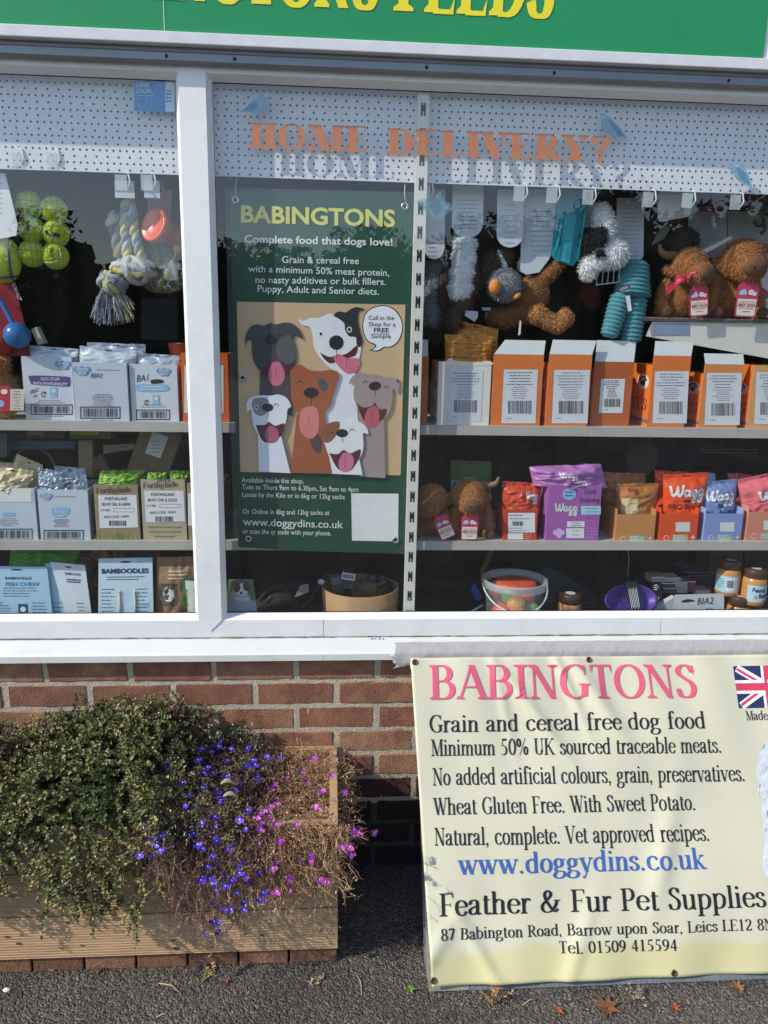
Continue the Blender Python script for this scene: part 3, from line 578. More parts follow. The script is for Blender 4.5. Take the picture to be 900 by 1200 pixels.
# pale top, a yellower band along the foot
nt = VIN.node_tree
m = MB(); tilt = (bu0b-bu0)
def bsh(u, v):
    vv = bv0+(bv1-bv0)*v; uu0 = bu0b+(bu0-bu0b)*v
    return bmap(uu0+(bu1-uu0)*u, vv)
m.sheet(bsh, 170, 110, VIN)
sh = m.build('sheet', ban); sol = sh.modifiers.new('thickness', 'SOLIDIFY'); sol.thickness = .0008; sol.offset = -1
BLK = M('1f1d22', .45, .05); PINK = M('dc5a78', .42, .05); BLUE = M('3b62ae', .42, .05)
def bline(txt, p0, p1, capx, mt, nm='lettering', st=REG, up=2.1):
    """a line of serif lettering between two photo baseline points, cap height in photo pixels"""
    u0, v0 = bpl(*p0); u1, v1 = bpl(*p1); c = bpl(p0[0], p0[1]-capx)[1]-v0
    sl_ = (v1-v0)/(u1-u0); m = MB()
    serif(m, txt, u0, u1, 0, c, lambda u, v, l: bmap(u, v0+v+(u-u0)*sl_, up+.2*l), mt, st)
    return m.build(nm, ban)
bline('BABINGTONS', (503, 819.5), (819, 817.5), 40, PINK, st=dict(REG, stem=.135, hair=.045), up=3.6)
bline('Grain and cereal free dog food', (503, 858.5), (827, 853.5), 20.5, BLK)
bline('Minimum 50% UK sourced traceable meats.', (505, 886), (846, 882), 19.5, BLK)
bline('No added artificial colours, grain, preservatives.', (507, 920.5), (874, 915.5), 20.5, BLK)
bline('Wheat Gluten Free. With Sweet Potato.', (508, 955), (817, 949.5), 20, BLK)
bline('Natural, complete. Vet approved recipes.', (509, 991), (833, 985.5), 21, BLK)
bline('www.doggydins.co.uk', (537, 1025), (828, 1018), 25, BLUE, st=dict(REG, stem=.145, hair=.05))
bline('Feather & Fur Pet Supplies', (515, 1074), (898, 1062.5), 27, BLK, st=dict(REG, stem=.132))
bline('87 Babington Road, Barrow upon Soar, Leics LE12 8NN', (516, 1102), (917, 1089), 14, BLK)
bline('Tel. 01509 415594', (656, 1118), (794, 1114), 14, BLK)
bline('Made', (875, 844), (901, 843.5), 11, BLK); 
# flag
fu0, fv1 = bpl(858.5, 780.5); fv0 = bpl(866, 830)[1]; fw = .178
NAVY = M('27305c', .42, .05); RED = M('d23f5c', .42, .05); FW = M('f2f0f2', .42, .03)
m = MB(); FH = fv1-fv0
fm = lambda u, v, l: bmap(fu0+.004+u*fw, fv0+v*FH, .8+.3*l)
m.rect(0, 1, 0, 1, fm, NAVY, 0, 12, 6)
def fstrip(x0, y0, x1, y1, w, mt, l):     # strip in flag metres
    n = 10; a = Vector((x1-x0, y1-y0)); a.normalize(); nn = Vector((-a.y, a.x))*w/2
    pts = [(x0+(x1-x0)*i/n, y0+(y1-y0)*i/n) for i in range(n+1)]
    vs = []
    for x, y in pts: vs += [fm((x+nn.x)/fw, (y+nn.y)/FH, l), fm((x-nn.x)/fw, (y-nn.y)/FH, l)]
    m.add(vs, [(2*i, 2*i+1, 2*i+3, 2*i+2) for i in range(n)], mt)
dx, dy = fw*.05, FH*.05
for s in (0, 1):
    y0, y1 = (dy, FH-dy) if s == 0 else (FH-dy, dy)
    fstrip(dx, y0, fw-dx, y1, FH*.18, FW, 1+s*.3); 
for s in (0, 1):
    y0, y1 = (dy, FH-dy) if s == 0 else (FH-dy, dy)
    fstrip(dx, y0+(-.02 if s else .02)*FH, fw-dx, y1+(-.02 if s else .02)*FH, FH*.065, RED, 2+s*.3)
m.rect(.41, .59, 0, 1, fm, FW, 3, 2, 8); m.rect(0, 1, .34, .66, fm, FW, 3.4, 12, 2)
m.rect(.45, .55, 0, 1, fm, RED, 4, 1, 8); m.rect(0, 1, .41, .59, fm, RED, 4.4, 12, 1)
m.build('flag_print', ban)
# printed picture of a pale curly dog at the right edge
m = MB(); rg = random.Random(8)
FUR = [M('cdd3da', .5, .12, 40), M('b4bcc6', .5, .12, 40), M('e6e9ec', .5, .1, 40), M('8f98a4', .5, .12, 40)]
def fpoly(pts, mt, l):
    q = [bpl(*p) for p in pts]; m.add([bmap(a, b, l) for a, b in q], [tuple(range(len(q)))], mt)
out = [(902, 868), (897, 872), (891, 882), (888, 895), (886, 905), (888, 915), (890, 925), (893, 940), (893, 955), (896, 970), (897, 985), (894, 1000), (893, 1015), (897, 1028), (905, 1034), (950, 1040), (1010, 1020), (1015, 930), (1000, 880), (960, 860), (920, 858)]
u_c, v_c = bpl(945, 945)
q = [bpl(*p) for p in out]
m.add([bmap(u_c, v_c, 1.)]+[bmap(a, b, 1.) for a, b in q], [(0, i+1, (i+1) % len(q)+1) for i in range(len(q))], FUR[0])
for i in range(520):
    px = rg.uniform(888, 1000); py = rg.uniform(866, 1030)
    lim = 886+ (6 if py < 885 else 0)+max(0, (py-930))*.1
    if px < lim+2: continue
    a = rg.uniform(-1, 1); l = rg.uniform(4, 9)
    u, v = bpl(px, py); u2, v2 = bpl(px+l*math.sin(a)*.6, py+l); u3, v3 = bpl(px+1.6, py)
    m.add([bmap(u, v, 1.4+.003*i), bmap(u3, v3, 1.4+.003*i), bmap(u2, v2, 1.4+.003*i)], [(0, 1, 2)], FUR[i % 4])
m.build('dog_print', ban)
# eyelets
for px, py in ((507.5, 1148.5), (790, 1140.5), (486, 776), (690, 773)):
    u, v = bpl(px, py); m = MB(); c = bmap(u, v, 2); q = bnor.to_track_quat('Z', 'Y')
    bm = bmesh.new(); 
    m.lathe([(.0035, .0005), (.0045, .0016), (.007, .0014), (.008, 0)], M('7a5a38', .4, .2, 60, metal=.7), n=20)
    m.v = [tuple(q @ Vector(x)+c) for x in m.v]; m.build('eyelet', ban)
    m = MB(); m.lathe([(.0001, .0002), (.0045, .0003)], GASK, n=14); m.v = [tuple(q @ Vector(x)+c) for x in m.v]; m.build('eyelet_hole', ban)
# crumpled tape along the sill above the banner
tp = MB(); TAPE = M('a8a6a5', .4, .06, 60, bump=.35, bscale=160, dirt=.10)
ta, tb = at(461, 760, -.03).x, 1.9
def tsh(u, v):
    x = ta+(tb-ta)*u+(.006*math.sin(v*9)+.004*math.sin(v*23) if u == 0 else 0); w = .0007*math.sin(x*60+v*5)+.0004*math.sin(x*170+v*9)
    prof = [(-.013, ZS2-.012), (-.024, ZS2-.024), (-.034, ZS2-.036), (-.037, ZS2-.050), (-.037, ZS-.004), (-.034, ZS-.012)]
    k = min(int(v*5), 4); f = v*5-k; a, b = prof[k], prof[k+1]
    z = a[1]+(b[1]-a[1])*f
    if u < .03 and v > .7: z -= (.03-u)/.03*.010*(v-.7)/.3
    return (x, a[0]+(b[0]-a[0])*f-.002+w, z+w*.4)
tp.sheet(tsh, 220, 20, TAPE)
to = tp.build('sealing_tape'); sol = to.modifiers.new('thickness', 'SOLIDIFY'); sol.thickness = .001
tag(to, 'crinkled silvery white tape stuck along the window sill above the banner', 'tape')
tp = MB(); 
x0, x1 = at(481, 765, -.04).x, 1.44
tp.box(x0, x1, -.062, -.042, ZS-.0145, ZS+.0015, M('e4e2dc', .5, .06, 20, dirt=.15), .002)
tp.ball((x0+.006, -.063, ZS-.006), .003, M('5a3a2a', .6), 8, 6)
tag(tp.build('white_batten'), 'thin white batten with a rusty screw along the top edge of the banner', 'batten')

# ------------------------------------------------------------------ the planter
PY0, PZ = -.355, .402
px1 = at(396, 1040, PY0).x; px0 = -1.75; pz0 = .044
planter = thing('planter_box', 'wooden planter trough of ribbed decking boards standing on bricks below the window', 'planter', (0, 0, 0))
DECK = [M(c, .78, .22, 9, bump=.35, bscale=40, stretch=(.9, 9, 14), dirt=.22) for c in ('b2926f', 'a68764', 'ae8f6c')]
def deck_board(x0, x1, z0, z1, y, mt, ribs=15, dep=.02):
    """ribbed front face at y, profile swept along x; small waviness along the board"""
    n = ribs*4; pr = []
    for i in range(n+1):
        t = i/n; z = z0+.002+(z1-z0-.004)*t; ph = (t*ribs) % 1
        pr.append((y+.0022*(1 if .12 < ph < .5 else 0), z))
    pr = pr[::-1]
    pr = [(y+dep, z1-.001), (y+.002, z1-.001)]+pr+[(y+.002, z0+.001), (y+dep, z0+.001)]
    m = MB(); m.sweep_x([(a, b) for a, b in pr][::-1], x0, x1, mt); return m
hb = (PZ-pz0)/3
for k in range(3):
    deck_board(px0, px1-.0005*k, pz0+hb*k+.001, pz0+hb*(k+1)-.001, PY0+.0012*(k % 2), DECK[k]).build('front_board', planter)
rg = random.Random(44); KN_ = M('5e4026', .8, .3, 120); SCW = M('8c8a86', .4, .1, 40, metal=.7)
for px, py in ((8, 1098), (22, 1106), (206, 1112), (203, 1102), (307, 1096), (349, 1046), (96, 1108), (268, 1075), (381, 1000)):
    m = MB(); p = at(px, py, PY0-.0008); a = rg.uniform(.003, .0065); m.add([(p.x+a*1.5*math.cos(2*PI*i/14), PY0-.0009+.0002*math.sin(i), p.z+a*.75*math.sin(2*PI*i/14)) for i in range(14)], [tuple(range(14))], KN_)
    m.build('knot', planter)
for k in range(3):
    m = MB(); z = pz0+hb*(k+.5); m.lathe([(.0001, .0012), (.0032, .001), (.0036, 0)], SCW, n=12); m.v = [(px1-.043+x, PY0-z_-.0004, z+y) for x, y, z_ in m.v]; m.build('screw', planter)
for k in range(3):
    m = MB(); m.box(px1-.021, px1-.001, PY0+.022, -.022, pz0+hb*k+.001, pz0+hb*(k+1)-.001, DECK[(k+1) % 3], .0015); m.build('side_board', planter)
for k in range(3):
    m = MB(); m.box(px0, px1-.0005, -.021, -.002, pz0+hb*k+.001, pz0+hb*(k+1)-.001+(.004 if k == 2 else 0), DECK[(k+2) % 3], .0015); m.build('rear_board', planter)
for ya, yb in ((PY0+.024, PY0+.064), (-.062, -.024)): m = MB(); m.box(px1-.066, px1-.0225, ya, yb, pz0, PZ-.03, DECK[0]); m.build('corner_post', planter)
SOIL = M('241a13', .95, .3, 60, bump=1, bscale=90)
m = MB(); m.sheet(lambda u, v: (px0+(px1-.07-px0)*u, PY0+.023+(-.025-PY0-.023)*v, PZ-.05+.012*math.sin(u*40+v*9)*math.sin(v*11)), 60, 12, SOIL); m.build('soil', planter)
LIN = M('0d1413', .35, .1, 30, bump=.3)
m = MB()
xa = at(300, 890, -.03).x
m.sheet(lambda u, v: (xa+(px1-.024-xa)*u, -.0235-.010*math.sin(v*2.5)-.006*math.sin(u*11+1)*v, PZ-.075+.07*v-.008*math.sin(u*6)**2*v), 30, 8, LIN)
m.build('liner', planter)
lb = MB(); p = at(327, 893, -.05); lb.box(p.x-.021, p.x+.021, -.046, -.044, p.z-.012, p.z+.011, M('1d6b3e', .4, .06, 40), .0008)
lb.sheet(lambda u, v: (p.x-.012+.018*u, -.0475-.004*v*v, p.z-.004+.03*v), 4, 6, M('2c7a48', .45, .08)); tag(lb.build('plant_label'), 'small green plastic plant label stuck behind the dried flowers in the planter', 'label')
# brick edging under the planter
BR = [M(c, .88, .25, 50, bump=.7, bscale=200, dirt=.25) for c in ('7c5640', '6e4c3a', '86604a')]
jx = [atz(q, 1128, .02).x for q in (39, 100, 160.5, 220, 279, 338)]; st_ = (jx[-1]-jx[0])/5
k = -3
for k in range(-4, 7):
    a = jx[0]+st_*(k-1)+.003; b = a+st_-.006
    if k == 6: b = px1-.002
    m = MB(); m.box(a, b, PY0+.008, PY0+.09, 0.0005, pz0-.0005, BR[k % 3], .003)
    tag(m.build('edging_brick'), 'worn red brick lying in the row under the wooden planter', 'brick', 'bricks in a row under the planter')
# ------------------------------------------------------------------ inside the window: fixtures
Z1, Z2, Z0 = at(600, 499.5, .085).z, at(600, 634.5, .085).z, .69
unit = thing('shelving_unit', 'white slotted shop shelving behind the window with two grey shelf rows', 'shelving', (at(480, 600, .1).x, .1, Z0))
UPW = M('e3e0d6', .45, .05, 10, dirt=.08); SHG = M('b9b6ae', .5, .06, 12, dirt=.15); HOLE = M('1b1e20', .8, .1)
ux0, ux1 = at(476.5, 600, .040).x, at(489.0, 600, .040).x
m = MB(); m.box(ux0, ux1, .040, .043, Z0, 2.25, UPW); m.box(ux0, ux0+.003, .0431, .0605, Z0, 2.25, UPW); m.box(ux1-.003, ux1, .0431, .0605, Z0, 2.25, UPW)
up = m.build('upright', unit)
m = MB(); z = Z0+.02; uc = (ux0+ux1)/2
while z < 2.2:
    for s in (-1, 1): m.prism([(uc+s*.0038-.0022, z), (uc+s*.0038+.0022, z), (uc+s*.0038+.0022, z+.029), (uc+s*.0038-.0022, z+.029)], .0395, .0399, HOLE)
    m.prism([(uc-.002, z+.010), (uc+.002, z+.010), (uc+.002, z+.024), (uc-.002, z+.024)], .0394, .0399, HOLE)
    z += .0565
m.build('slots', up)
for z in (Z1, Z2):
    for a, b in ((-1.55, ux0-.002), (ux0+.0, 1.95)):
        m = MB(); m.box(a, b-.001, .085, .48, z-.004, z, SHG); m.box(a, b-.001, .085, .087, z-.026, z-.0042, SHG, .0006); m.build('shelf', unit)
    m = MB(); m.prism([(uc-.002, z-.03), (uc+.002, z-.03), (uc+.002, z-.005), (uc-.002, z-.005)], .061, .45, UPW); m.build('bracket', unit)
m = MB(); m.box(-1.58, 1.98, .062, .62, Z0-.02, Z0, M('3d3833', .7, .1, 8, dirt=.3)); m.build('display_base', shop)

PEGM = M('e4e6ea', .5, .04, 12)
PY = .062
def pegboard(xa, xb, label):
    zb = at(500, 214.5, PY).z; t = thing('perforated_panel', label, 'panel', ((xa+xb)/2, PY, zb), group='perforated panels behind the window')
    m = MB(); m.box(xa, xb, PY, PY+.004, zb, 2.32, PEGM); m.build('panel', t)
    m = MB(); r = 0; z = zb+.006
    while z < 2.2:
        st = .0158 if r % 2 else .0262; x = xa+.008+(0 if r % 2 else .006)
        while x < xb-.004:
            if -.86 < x < 1.15:
                m.add([(x+.0028*math.cos(2*PI*i/7), PY-.0003, z+.0028*math.sin(2*PI*i/7)) for i in range(7)], [tuple(range(7))], HOLE)
            x += st
        z += .0145; r += 1
    m.build('perforations', t)
pegboard(-1.5, uc-.0015, 'white perforated panel above the poster and the tennis balls'); pegboard(uc+.0015, 1.9, 'white perforated panel above the hanging soft toys')

# hooks with clear ticket holders along the foot of the panels
CLEAR = M('e8edf0', .15, .03, 10, alpha=.35); WIRE = M('c9ccd0', .3, .05, 20, metal=.8)
def hook(px, py, ref):
    p = at(px, py, .07); t = thing('display_hook', 'white wire hook with clear ticket flap above %s' % ref, 'hook', p, group='hooks along the panels')
    m = MB(); m.tube([(p.x, .068, p.z+.02), (p.x, .12, p.z+.012), (p.x, .25, p.z+.012)], .0018, WIRE, 6)
    m.tube([(p.x-.004, .068, p.z+.025), (p.x+.012, .060, p.z+.018), (p.x+.016, .059, p.z-.002), (p.x+.010, .060, p.z-.016)], .002, M('dfe2e4', .3, .03), 6); m.build('wire', t)
    m = MB(); m.box(p.x-.02, p.x+.008, .0585, .0595, p.z-.022, p.z+.014, CLEAR); m.build('ticket_holder', t)
for px, py, ref in ((22, 185, 'white card'), (64, 186, 'tennis balls'), (146, 213, 'rope toy'), (176, 213, 'orange rubber toy'), (500, 224, 'pale fluffy toy'), (610, 226, 'rounded card'), (648, 228, 'large card'), (690, 230, 'turquoise toy'), (760, 233, 'blue ribbed toy'), (806, 234, 'bow plush'), (862, 236, 'plush without bow')):
    hook(px, py, ref)

# ------------------------------------------------------------------ printing helpers
WPAP = M('e6e7e8', .5, .03, 12); INK = M('26262a', .5, .03); GREYINK = M('7c7e84', .5, .03); CREAM = M('efe9dc', .5, .03)
def pm(Y): return lambda px, py, l=1: at(px, -py, Y)+Vector((0, -.00045*l, 0))     # (photo x, -photo y) on the plane y=Y
def ptext(m, txt, p0, p1, cap, mt, Y, bold=0., layer=1, font=None, shear=0., st=REG):
    """a printed line between two photo points on the plane y=Y"""
    a = pm(Y); dx = p1[0]-p0[0]; dy = p1[1]-p0[1]
    mp = lambda u, v, l: a(u, -(p0[1]+dy*(u-p0[0])/dx)+v, l)
    if font == 'serif': serif(m, txt, p0[0], p1[0], 0, cap, mp, mt, st, layer)
    else: sans(m, txt, p0[0], p1[0], 0, cap, mp, mt, bold=bold, layer=layer, shear=shear)
def pquad(m, pts, mt, Y, layer=1): a = pm(Y); m.poly([(x, -y) for x, y in pts], a, mt, layer)
def prect(m, x0, y0, x1, y1, mt, Y, layer=1): pquad(m, [(x0, y1), (x1, y1), (x1, y0), (x0, y0)], mt, Y, layer)
def pell(m, cx, cy, rx, ry, mt, Y, layer=1, a=0., n=24): m.ellipse(cx, -cy, rx, ry, pm(Y), mt, layer, n, a)
def pstroke(m, pts, w, mt, Y, layer=1): m.stroke([(x, -y) for x, y in catmull(pts, 5)], w, pm(Y), mt, layer)
def pblob(m, pts, mt, Y, layer=1, n=5):
    q = catmull(pts+[pts[0]], n)[:-1]; m.poly([(x, -y) for x, y in q], pm(Y), mt, layer)
def smallprint(m, x0, y0, x1, y1, n, mt, Y, layer=2, centre=True, slope=0., h=.55, seed=1):
    rg = random.Random(seed*7+int(x0)); 
    for i in range(n):
        y = y0+(y1-y0)*i/max(1, n-1); w = (x1-x0)*rg.uniform(.55, 1); a = (x0+x1)/2-w/2 if centre else x0
        x = a
        while x < a+w-.8:
            l = min(rg.uniform(1.2, 4.2), a+w-x); prect(m, x, y-h+slope*(x-x0), x+l, y+h*.3+slope*(x-x0), mt, Y, layer); x += l+.8
def barcode(m, x0, y0, x1, y1, mt, Y, layer=2, frame=False, seed=1):
    rg = random.Random(seed+int(x0))
    if frame:
        for q in ((x0-2, y0-2, x1+2, y0-1), (x0-2, y1+1, x1+2, y1+2), (x0-2, y0-2, x0-1, y1+2), (x1+1, y0-2, x1+2, y1+2)): prect(m, *q, mt, Y, layer)
        x0 += 1.5; x1 -= 1.5
    x = x0
    while x < x1:
        w = rg.choice((.35, .35, .7, 1.0)); prect(m, x, y0, min(x+w, x1), y1, mt, Y, layer); x += w+rg.choice((.4, .5, .9))

# ------------------------------------------------------------------ decals on the glass
OR = M('d2741c', .5, .05, 20)
GY = .0338
def onglass(name, label, cat, px, py, group=None): return thing(name, label, cat, at(px, py, GY), group=group)
t = onglass('window_lettering', 'orange fat serif capitals spelling a home delivery question on the glass', 'lettering', 500, 185)
m = MB(); ptext(m, 'HOME', (294, 173.5), (437, 178.5), 30, OR, GY, font='serif', st=FAT); m.build('word', t)
m = MB(); ptext(m, 'DELIVERY?', (456, 180.5), (719, 190), 30, OR, GY, font='serif', st=FAT); m.build('word', t)
t = onglass('window_sticker', 'blue square sticker with white lettering and heart in the top corner of the left pane', 'sticker', 180, 112)
SB = M('3f86c4', .4, .25, 60); SB2 = M('7db4dc', .4, .2, 60)
m = MB(); prect(m, 157.5, 95, 194, 130, SB, GY, 0); prect(m, 194, 95.5, 205, 131, M('c3d6e6', .4, .08), GY, 0); m.build('backing', t)
m = MB(); ptext(m, 'LOVE', (160, 102), (174.5, 102), 4.6, WPAP, GY, .01); ptext(m, 'LOCAL', (160, 108.5), (178.5, 108.7), 4.6, WPAP, GY, .01); prect(m, 161, 111.6, 181, 112.1, WPAP, GY)
pstroke(m, [(166, 127), (160.5, 120.5), (161, 116.5), (164, 115.5), (166, 118), (168.5, 115.5), (172, 116.5), (172, 120.5), (166, 127)], .9, SB2, GY, 1)
smallprint(m, 193, 107, 203, 119, 4, M('35679a', .5), GY, 1, h=1.4); m.build('print', t)
BB = [M('86a9bf', .45, .3, 90), M('4f86a8', .45, .3, 90), M('b3cbd8', .45, .25, 90)]; BF_ = [M('5f9cb0', .45, .3, 90, alpha=.55), M('3f7f98', .45, .3, 90, alpha=.55), M('9fc0cc', .45, .25, 90, alpha=.5)]
def bird(label, pts, wing, head):
    t = onglass('bird_sticker', label, 'sticker', *pts[0], group='bird stickers on the glass'); m = MB(); Q = BF_ if 'faint' in label else BB; pblob(m, pts, Q[0], GY, 0)
    pblob(m, wing, Q[1], GY, 1); pell(m, *head, Q[2], GY, 1); m.build('bird', t)
bird('small pale blue bird sticker perched above the first orange letter', [(281, 131), (288, 127), (295, 118), (303, 112), (309, 108.5), (315, 110), (316, 115), (313, 124), (307, 132), (299, 134), (291, 131)], [(283, 131), (291, 124), (299, 119), (302, 125), (296, 130)], (311.5, 112, 2.6, 2))
bird('blue bird sticker perched above the orange question mark', [(704, 138), (703, 134), (708, 133), (714, 137), (722, 145), (729, 153), (737, 166), (732, 163), (724, 161), (714, 159), (706, 152)], [(713, 140), (722, 147), (731, 160), (722, 156)], (707, 137, 2.6, 2.4))
bird('bright blue kingfisher sticker with long beak at the right end of the panel', [(843, 196), (853, 195), (858, 191), (866, 190), (871, 194), (876, 203), (880, 213), (882, 224), (877, 219), (868, 214), (860, 206), (856, 199), (850, 197)], [(862, 197), (871, 200), (878, 216), (868, 209)], (864, 194, 3, 2))
bird('faint teal bird sticker flying across the top of the slotted upright', [(488, 236), (497, 233), (505, 236), (512, 228), (516, 224), (519, 234), (527, 238), (531, 244), (524, 250), (516, 257), (505, 254), (500, 246), (492, 241)], [(503, 240), (513, 232), (517, 244), (509, 251)], (523, 243, 3, 2.4))

# ------------------------------------------------------------------ the poster
Yp = .06
post = thing('dog_food_poster', 'tall dark green poster with six laughing cartoon dogs hanging inside the window', 'poster', at(378, 645, Yp))
PG = M('27503c', .3, .04, 4, spec=.5); YT = M('e3dc62', .45, .04); WT = M('e8ebe9', .45, .04); TAN = M('d3b48c', .4, .05, 5)
def prow(cx, cy): return (260+cx/3.75, 330+cy/3.75)
m = MB()
tl, tr, br, bl = at(269, 224, Yp), at(483.5, 229, Yp), at(473.5, 647, Yp), at(284.5, 641, Yp)
def psh(u, v):
    a = bl.lerp(br, u); b = tl.lerp(tr, u); p = a.lerp(b, v)
    p = Vector((tl.x+(tr.x-tl.x)*u+.0*(1-v), p.y+.0008, p.z-(.006*math.sin(PI*u) if v == 0 else 0)))
    if v < .02: p.y -= .0
    return p
m.sheet(psh, 24, 30, PG)
m.build('panel', post)
m = MB(); 
sl_ = M('cfd8d6', .2, .02, alpha=.12)
m.add([psh(0, 0)+Vector((-.012, .001, -.006)), psh(1, 0)+Vector((.012, .001, -.006)), psh(1, 1)+Vector((.012, .001, .008)), psh(0, 1)+Vector((-.012, .001, .008))], [(0, 1, 2, 3)], sl_); m.build('clear_sleeve', post)
m = MB(); pquad(m, [(277.5, 353.5), (281.5, 553), (469.5, 557), (475, 357)], TAN, Yp, 1); m.build('picture_panel', post)
def title(txt, p0, p1, cap, mt, bold, nm='lettering'):
    mm = MB(); ptext(mm, txt, p0, p1, cap, mt, Yp, bold, 2); mm.build(nm, post)
title('BABINGTONS', (282.5, 260), (463, 265.5), 20, YT, .028)
title('Complete food that dogs love!', (286.5, 284), (460, 288), 9, WT, .022)
title('Grain & cereal free', (330.5, 308), (420.5, 309.5), 8.3, WT, .006)
title('with a minimum 50% meat protein,', (291, 318.5), (456, 323.5), 8.3, WT, .006)
title('no nasty additives or bulk fillers.', (299.5, 331.5), (452, 334), 8.3, WT, .006)
title('Puppy, Adult and Senior diets.', (302, 342), (444, 345.5), 8.3, WT, .006)
title('Available inside the shop,', (283, 565), (356, 566.5), 6, WT, .004)
title('Tues to Thurs 9am to 6.30pm, Sat 9am to 4pm', (283.5, 573), (420, 576.5), 6, WT, .004)
title('Loose by the Kilo or in 6kg or 12kg sacks', (284, 582), (404, 585), 6, WT, .004)
title('Or Online in 6kg and 12kg sacks at', (284.5, 602), (386, 603.5), 6, WT, .004)
title('www.doggydins.co.uk', (285, 615.5), (402, 619), 9.2, WT, .006)
title('or scan the qr code with your phone.', (284.5, 625), (388, 627.5), 6, WT, .004)
m = MB(); pquad(m, [(411.5, 578), (412.5, 633.5), (466.5, 634.5), (467, 578.5)], WT, Yp, 1); m.build('blank_square', post)
# speech bubble
DK = M('26272b', .45, .04)
m = MB(); pblob(m, [prow(*q) for q in ((616, 190), (630, 140), (665, 112), (715, 104), (760, 122), (790, 165), (795, 215), (778, 262), (745, 288), (715, 290), (690, 306), (650, 302), (668, 292), (672, 280), (640, 262), (622, 228))], DK, Yp, 2, 6)
pblob(m, [prow(*q) for q in ((620, 190), (633, 143), (667, 116), (715, 108), (757, 126), (786, 167), (791, 213), (774, 259), (743, 284), (713, 286), (688, 301), (662, 301), (674, 291), (677, 277), (643, 259), (626, 228))], M('eef2f8', .45, .03), Yp, 3, 6)
for tx, a, b, y in (('Call in the', 645, 758, 168), ('Shop for a', 645, 763, 196), ('FREE', 668, 734, 222), ('Sample', 656, 742, 248)):
    p0, p1 = prow(a, y), prow(b, y+1); ptext(m, tx, p0, p1, 5.2, DK, Yp, .02 if tx == 'FREE' else .003, 4)
p0, p1 = prow(666, 228), prow(735, 230); pquad(m, [p0, (p0[0], p0[1]+.6), (p1[0], p1[1]+.6), p1], DK, Yp, 4); m.build('speech_bubble', post)
# the six dogs
MAR = M('5e2a33', .45, .05); TON = M('d4768a', .45, .06); TON2 = M('c4626f', .45, .06); MARL = M('8e3f49', .45, .05)
def dog(layer, col, neck, head, extra, nose, mouth, tongue, eyes, label, tcol=TON):
    m = MB(); k = layer; DM = M(col, .45, .05, 12); Y = Yp
    if neck: pquad(m, [prow(*q) for q in neck], DM, Y, k)
    pblob(m, [prow(*q) for q in head], DM, Y, k+.3)
    for c, pts in extra: pblob(m, [prow(*q) for q in pts], M(c, .45, .05, 12), Y, k+.6)
    if mouth: pblob(m, [prow(*q) for q in mouth], MAR, Y, k+.9)
    pblob(m, [prow(*q) for q in tongue], tcol, Y, k+1.2)
    a = tongue[0]; cx = sum(q[0] for q in tongue)/len(tongue); cy = sum(q[1] for q in tongue)/len(tongue)
    pstroke(m, [prow(cx-2, cy-28), prow(cx, cy), prow(cx-1, cy+18)], .5, MARL, Y, k+1.5)
    nx, ny, rx, ry, an = nose; c = prow(nx, ny); pell(m, c[0], c[1], rx/3.75, ry/3.75, DK, Y, k+1.4, an)
    pstroke(m, [prow(nx, ny+ry*.6), prow(nx+2, ny+ry*2.1)], .6, DK, Y, k+1.3)
    for e in eyes:
        if e[0] == 'arc': x, y, w = e[1:]; pstroke(m, [prow(x-w, y+5), prow(x-w*.3, y-4), prow(x+w*.5, y-3), prow(x+w, y+5)], .75, DK, Y, k+1.4)
        else: x, y, w = e[1:]; c = prow(x, y); pell(m, c[0], c[1], w*1.6/3.75, w*1.9/3.75, WT, Y, k+1.35); pell(m, c[0], c[1], w/3.75, w*1.15/3.75, DK, Y, k+1.45)
    m.build('cartoon_dog', post, label)
dog(5, 'e9ecf0', [(448, 640), (600, 640), (585, 390), (470, 390)], [(332, 160), (352, 190), (385, 200), (398, 235), (405, 290), (432, 335), (470, 375), (520, 402), (570, 400), (598, 355), (612, 290), (605, 220), (560, 170), (500, 148), (470, 142), (430, 158), (390, 160), (355, 172)],
    [('2f2f33', [(490, 150), (510, 132), (545, 135), (560, 125), (590, 112), (628, 122), (602, 132), (598, 175), (610, 230), (618, 262), (608, 288), (592, 275), (588, 245), (560, 240), (542, 215), (535, 180)])], (503, 268, 32, 32, 0), [(430, 310), (470, 330), (505, 325), (550, 315), (595, 280), (590, 320), (560, 335), (520, 345), (480, 360), (450, 340)],
    [(490, 330), (515, 318), (550, 335), (600, 338), (608, 360), (590, 395), (555, 405), (525, 385), (500, 355)], [('dot', 435, 230, 6), ('dot', 560, 211, 7)], 'white cartoon dog with a black eye patch')
dog(8, '47474a', [(165, 545), (312, 590), (305, 395), (168, 380)], [(105, 292), (104, 245), (120, 205), (150, 188), (185, 193), (215, 182), (240, 188), (275, 180), (310, 185), (340, 210), (354, 252), (325, 235), (315, 260), (328, 330), (312, 375), (265, 402), (200, 402), (150, 370), (132, 310), (130, 262), (112, 258)],
    [('615f5d', [(246, 260), (290, 230), (318, 270), (326, 330), (300, 360), (255, 345), (240, 310)])], (216, 255, 28, 22, 0), [(150, 370), (190, 378), (230, 345), (275, 372), (318, 352), (300, 395), (250, 420), (195, 415)],
    [(222, 355), (250, 352), (272, 385), (276, 425), (255, 455), (225, 455), (206, 425), (208, 385)], [('arc', 168, 258, 12), ('arc', 262, 236, 12)], 'charcoal cartoon dog')
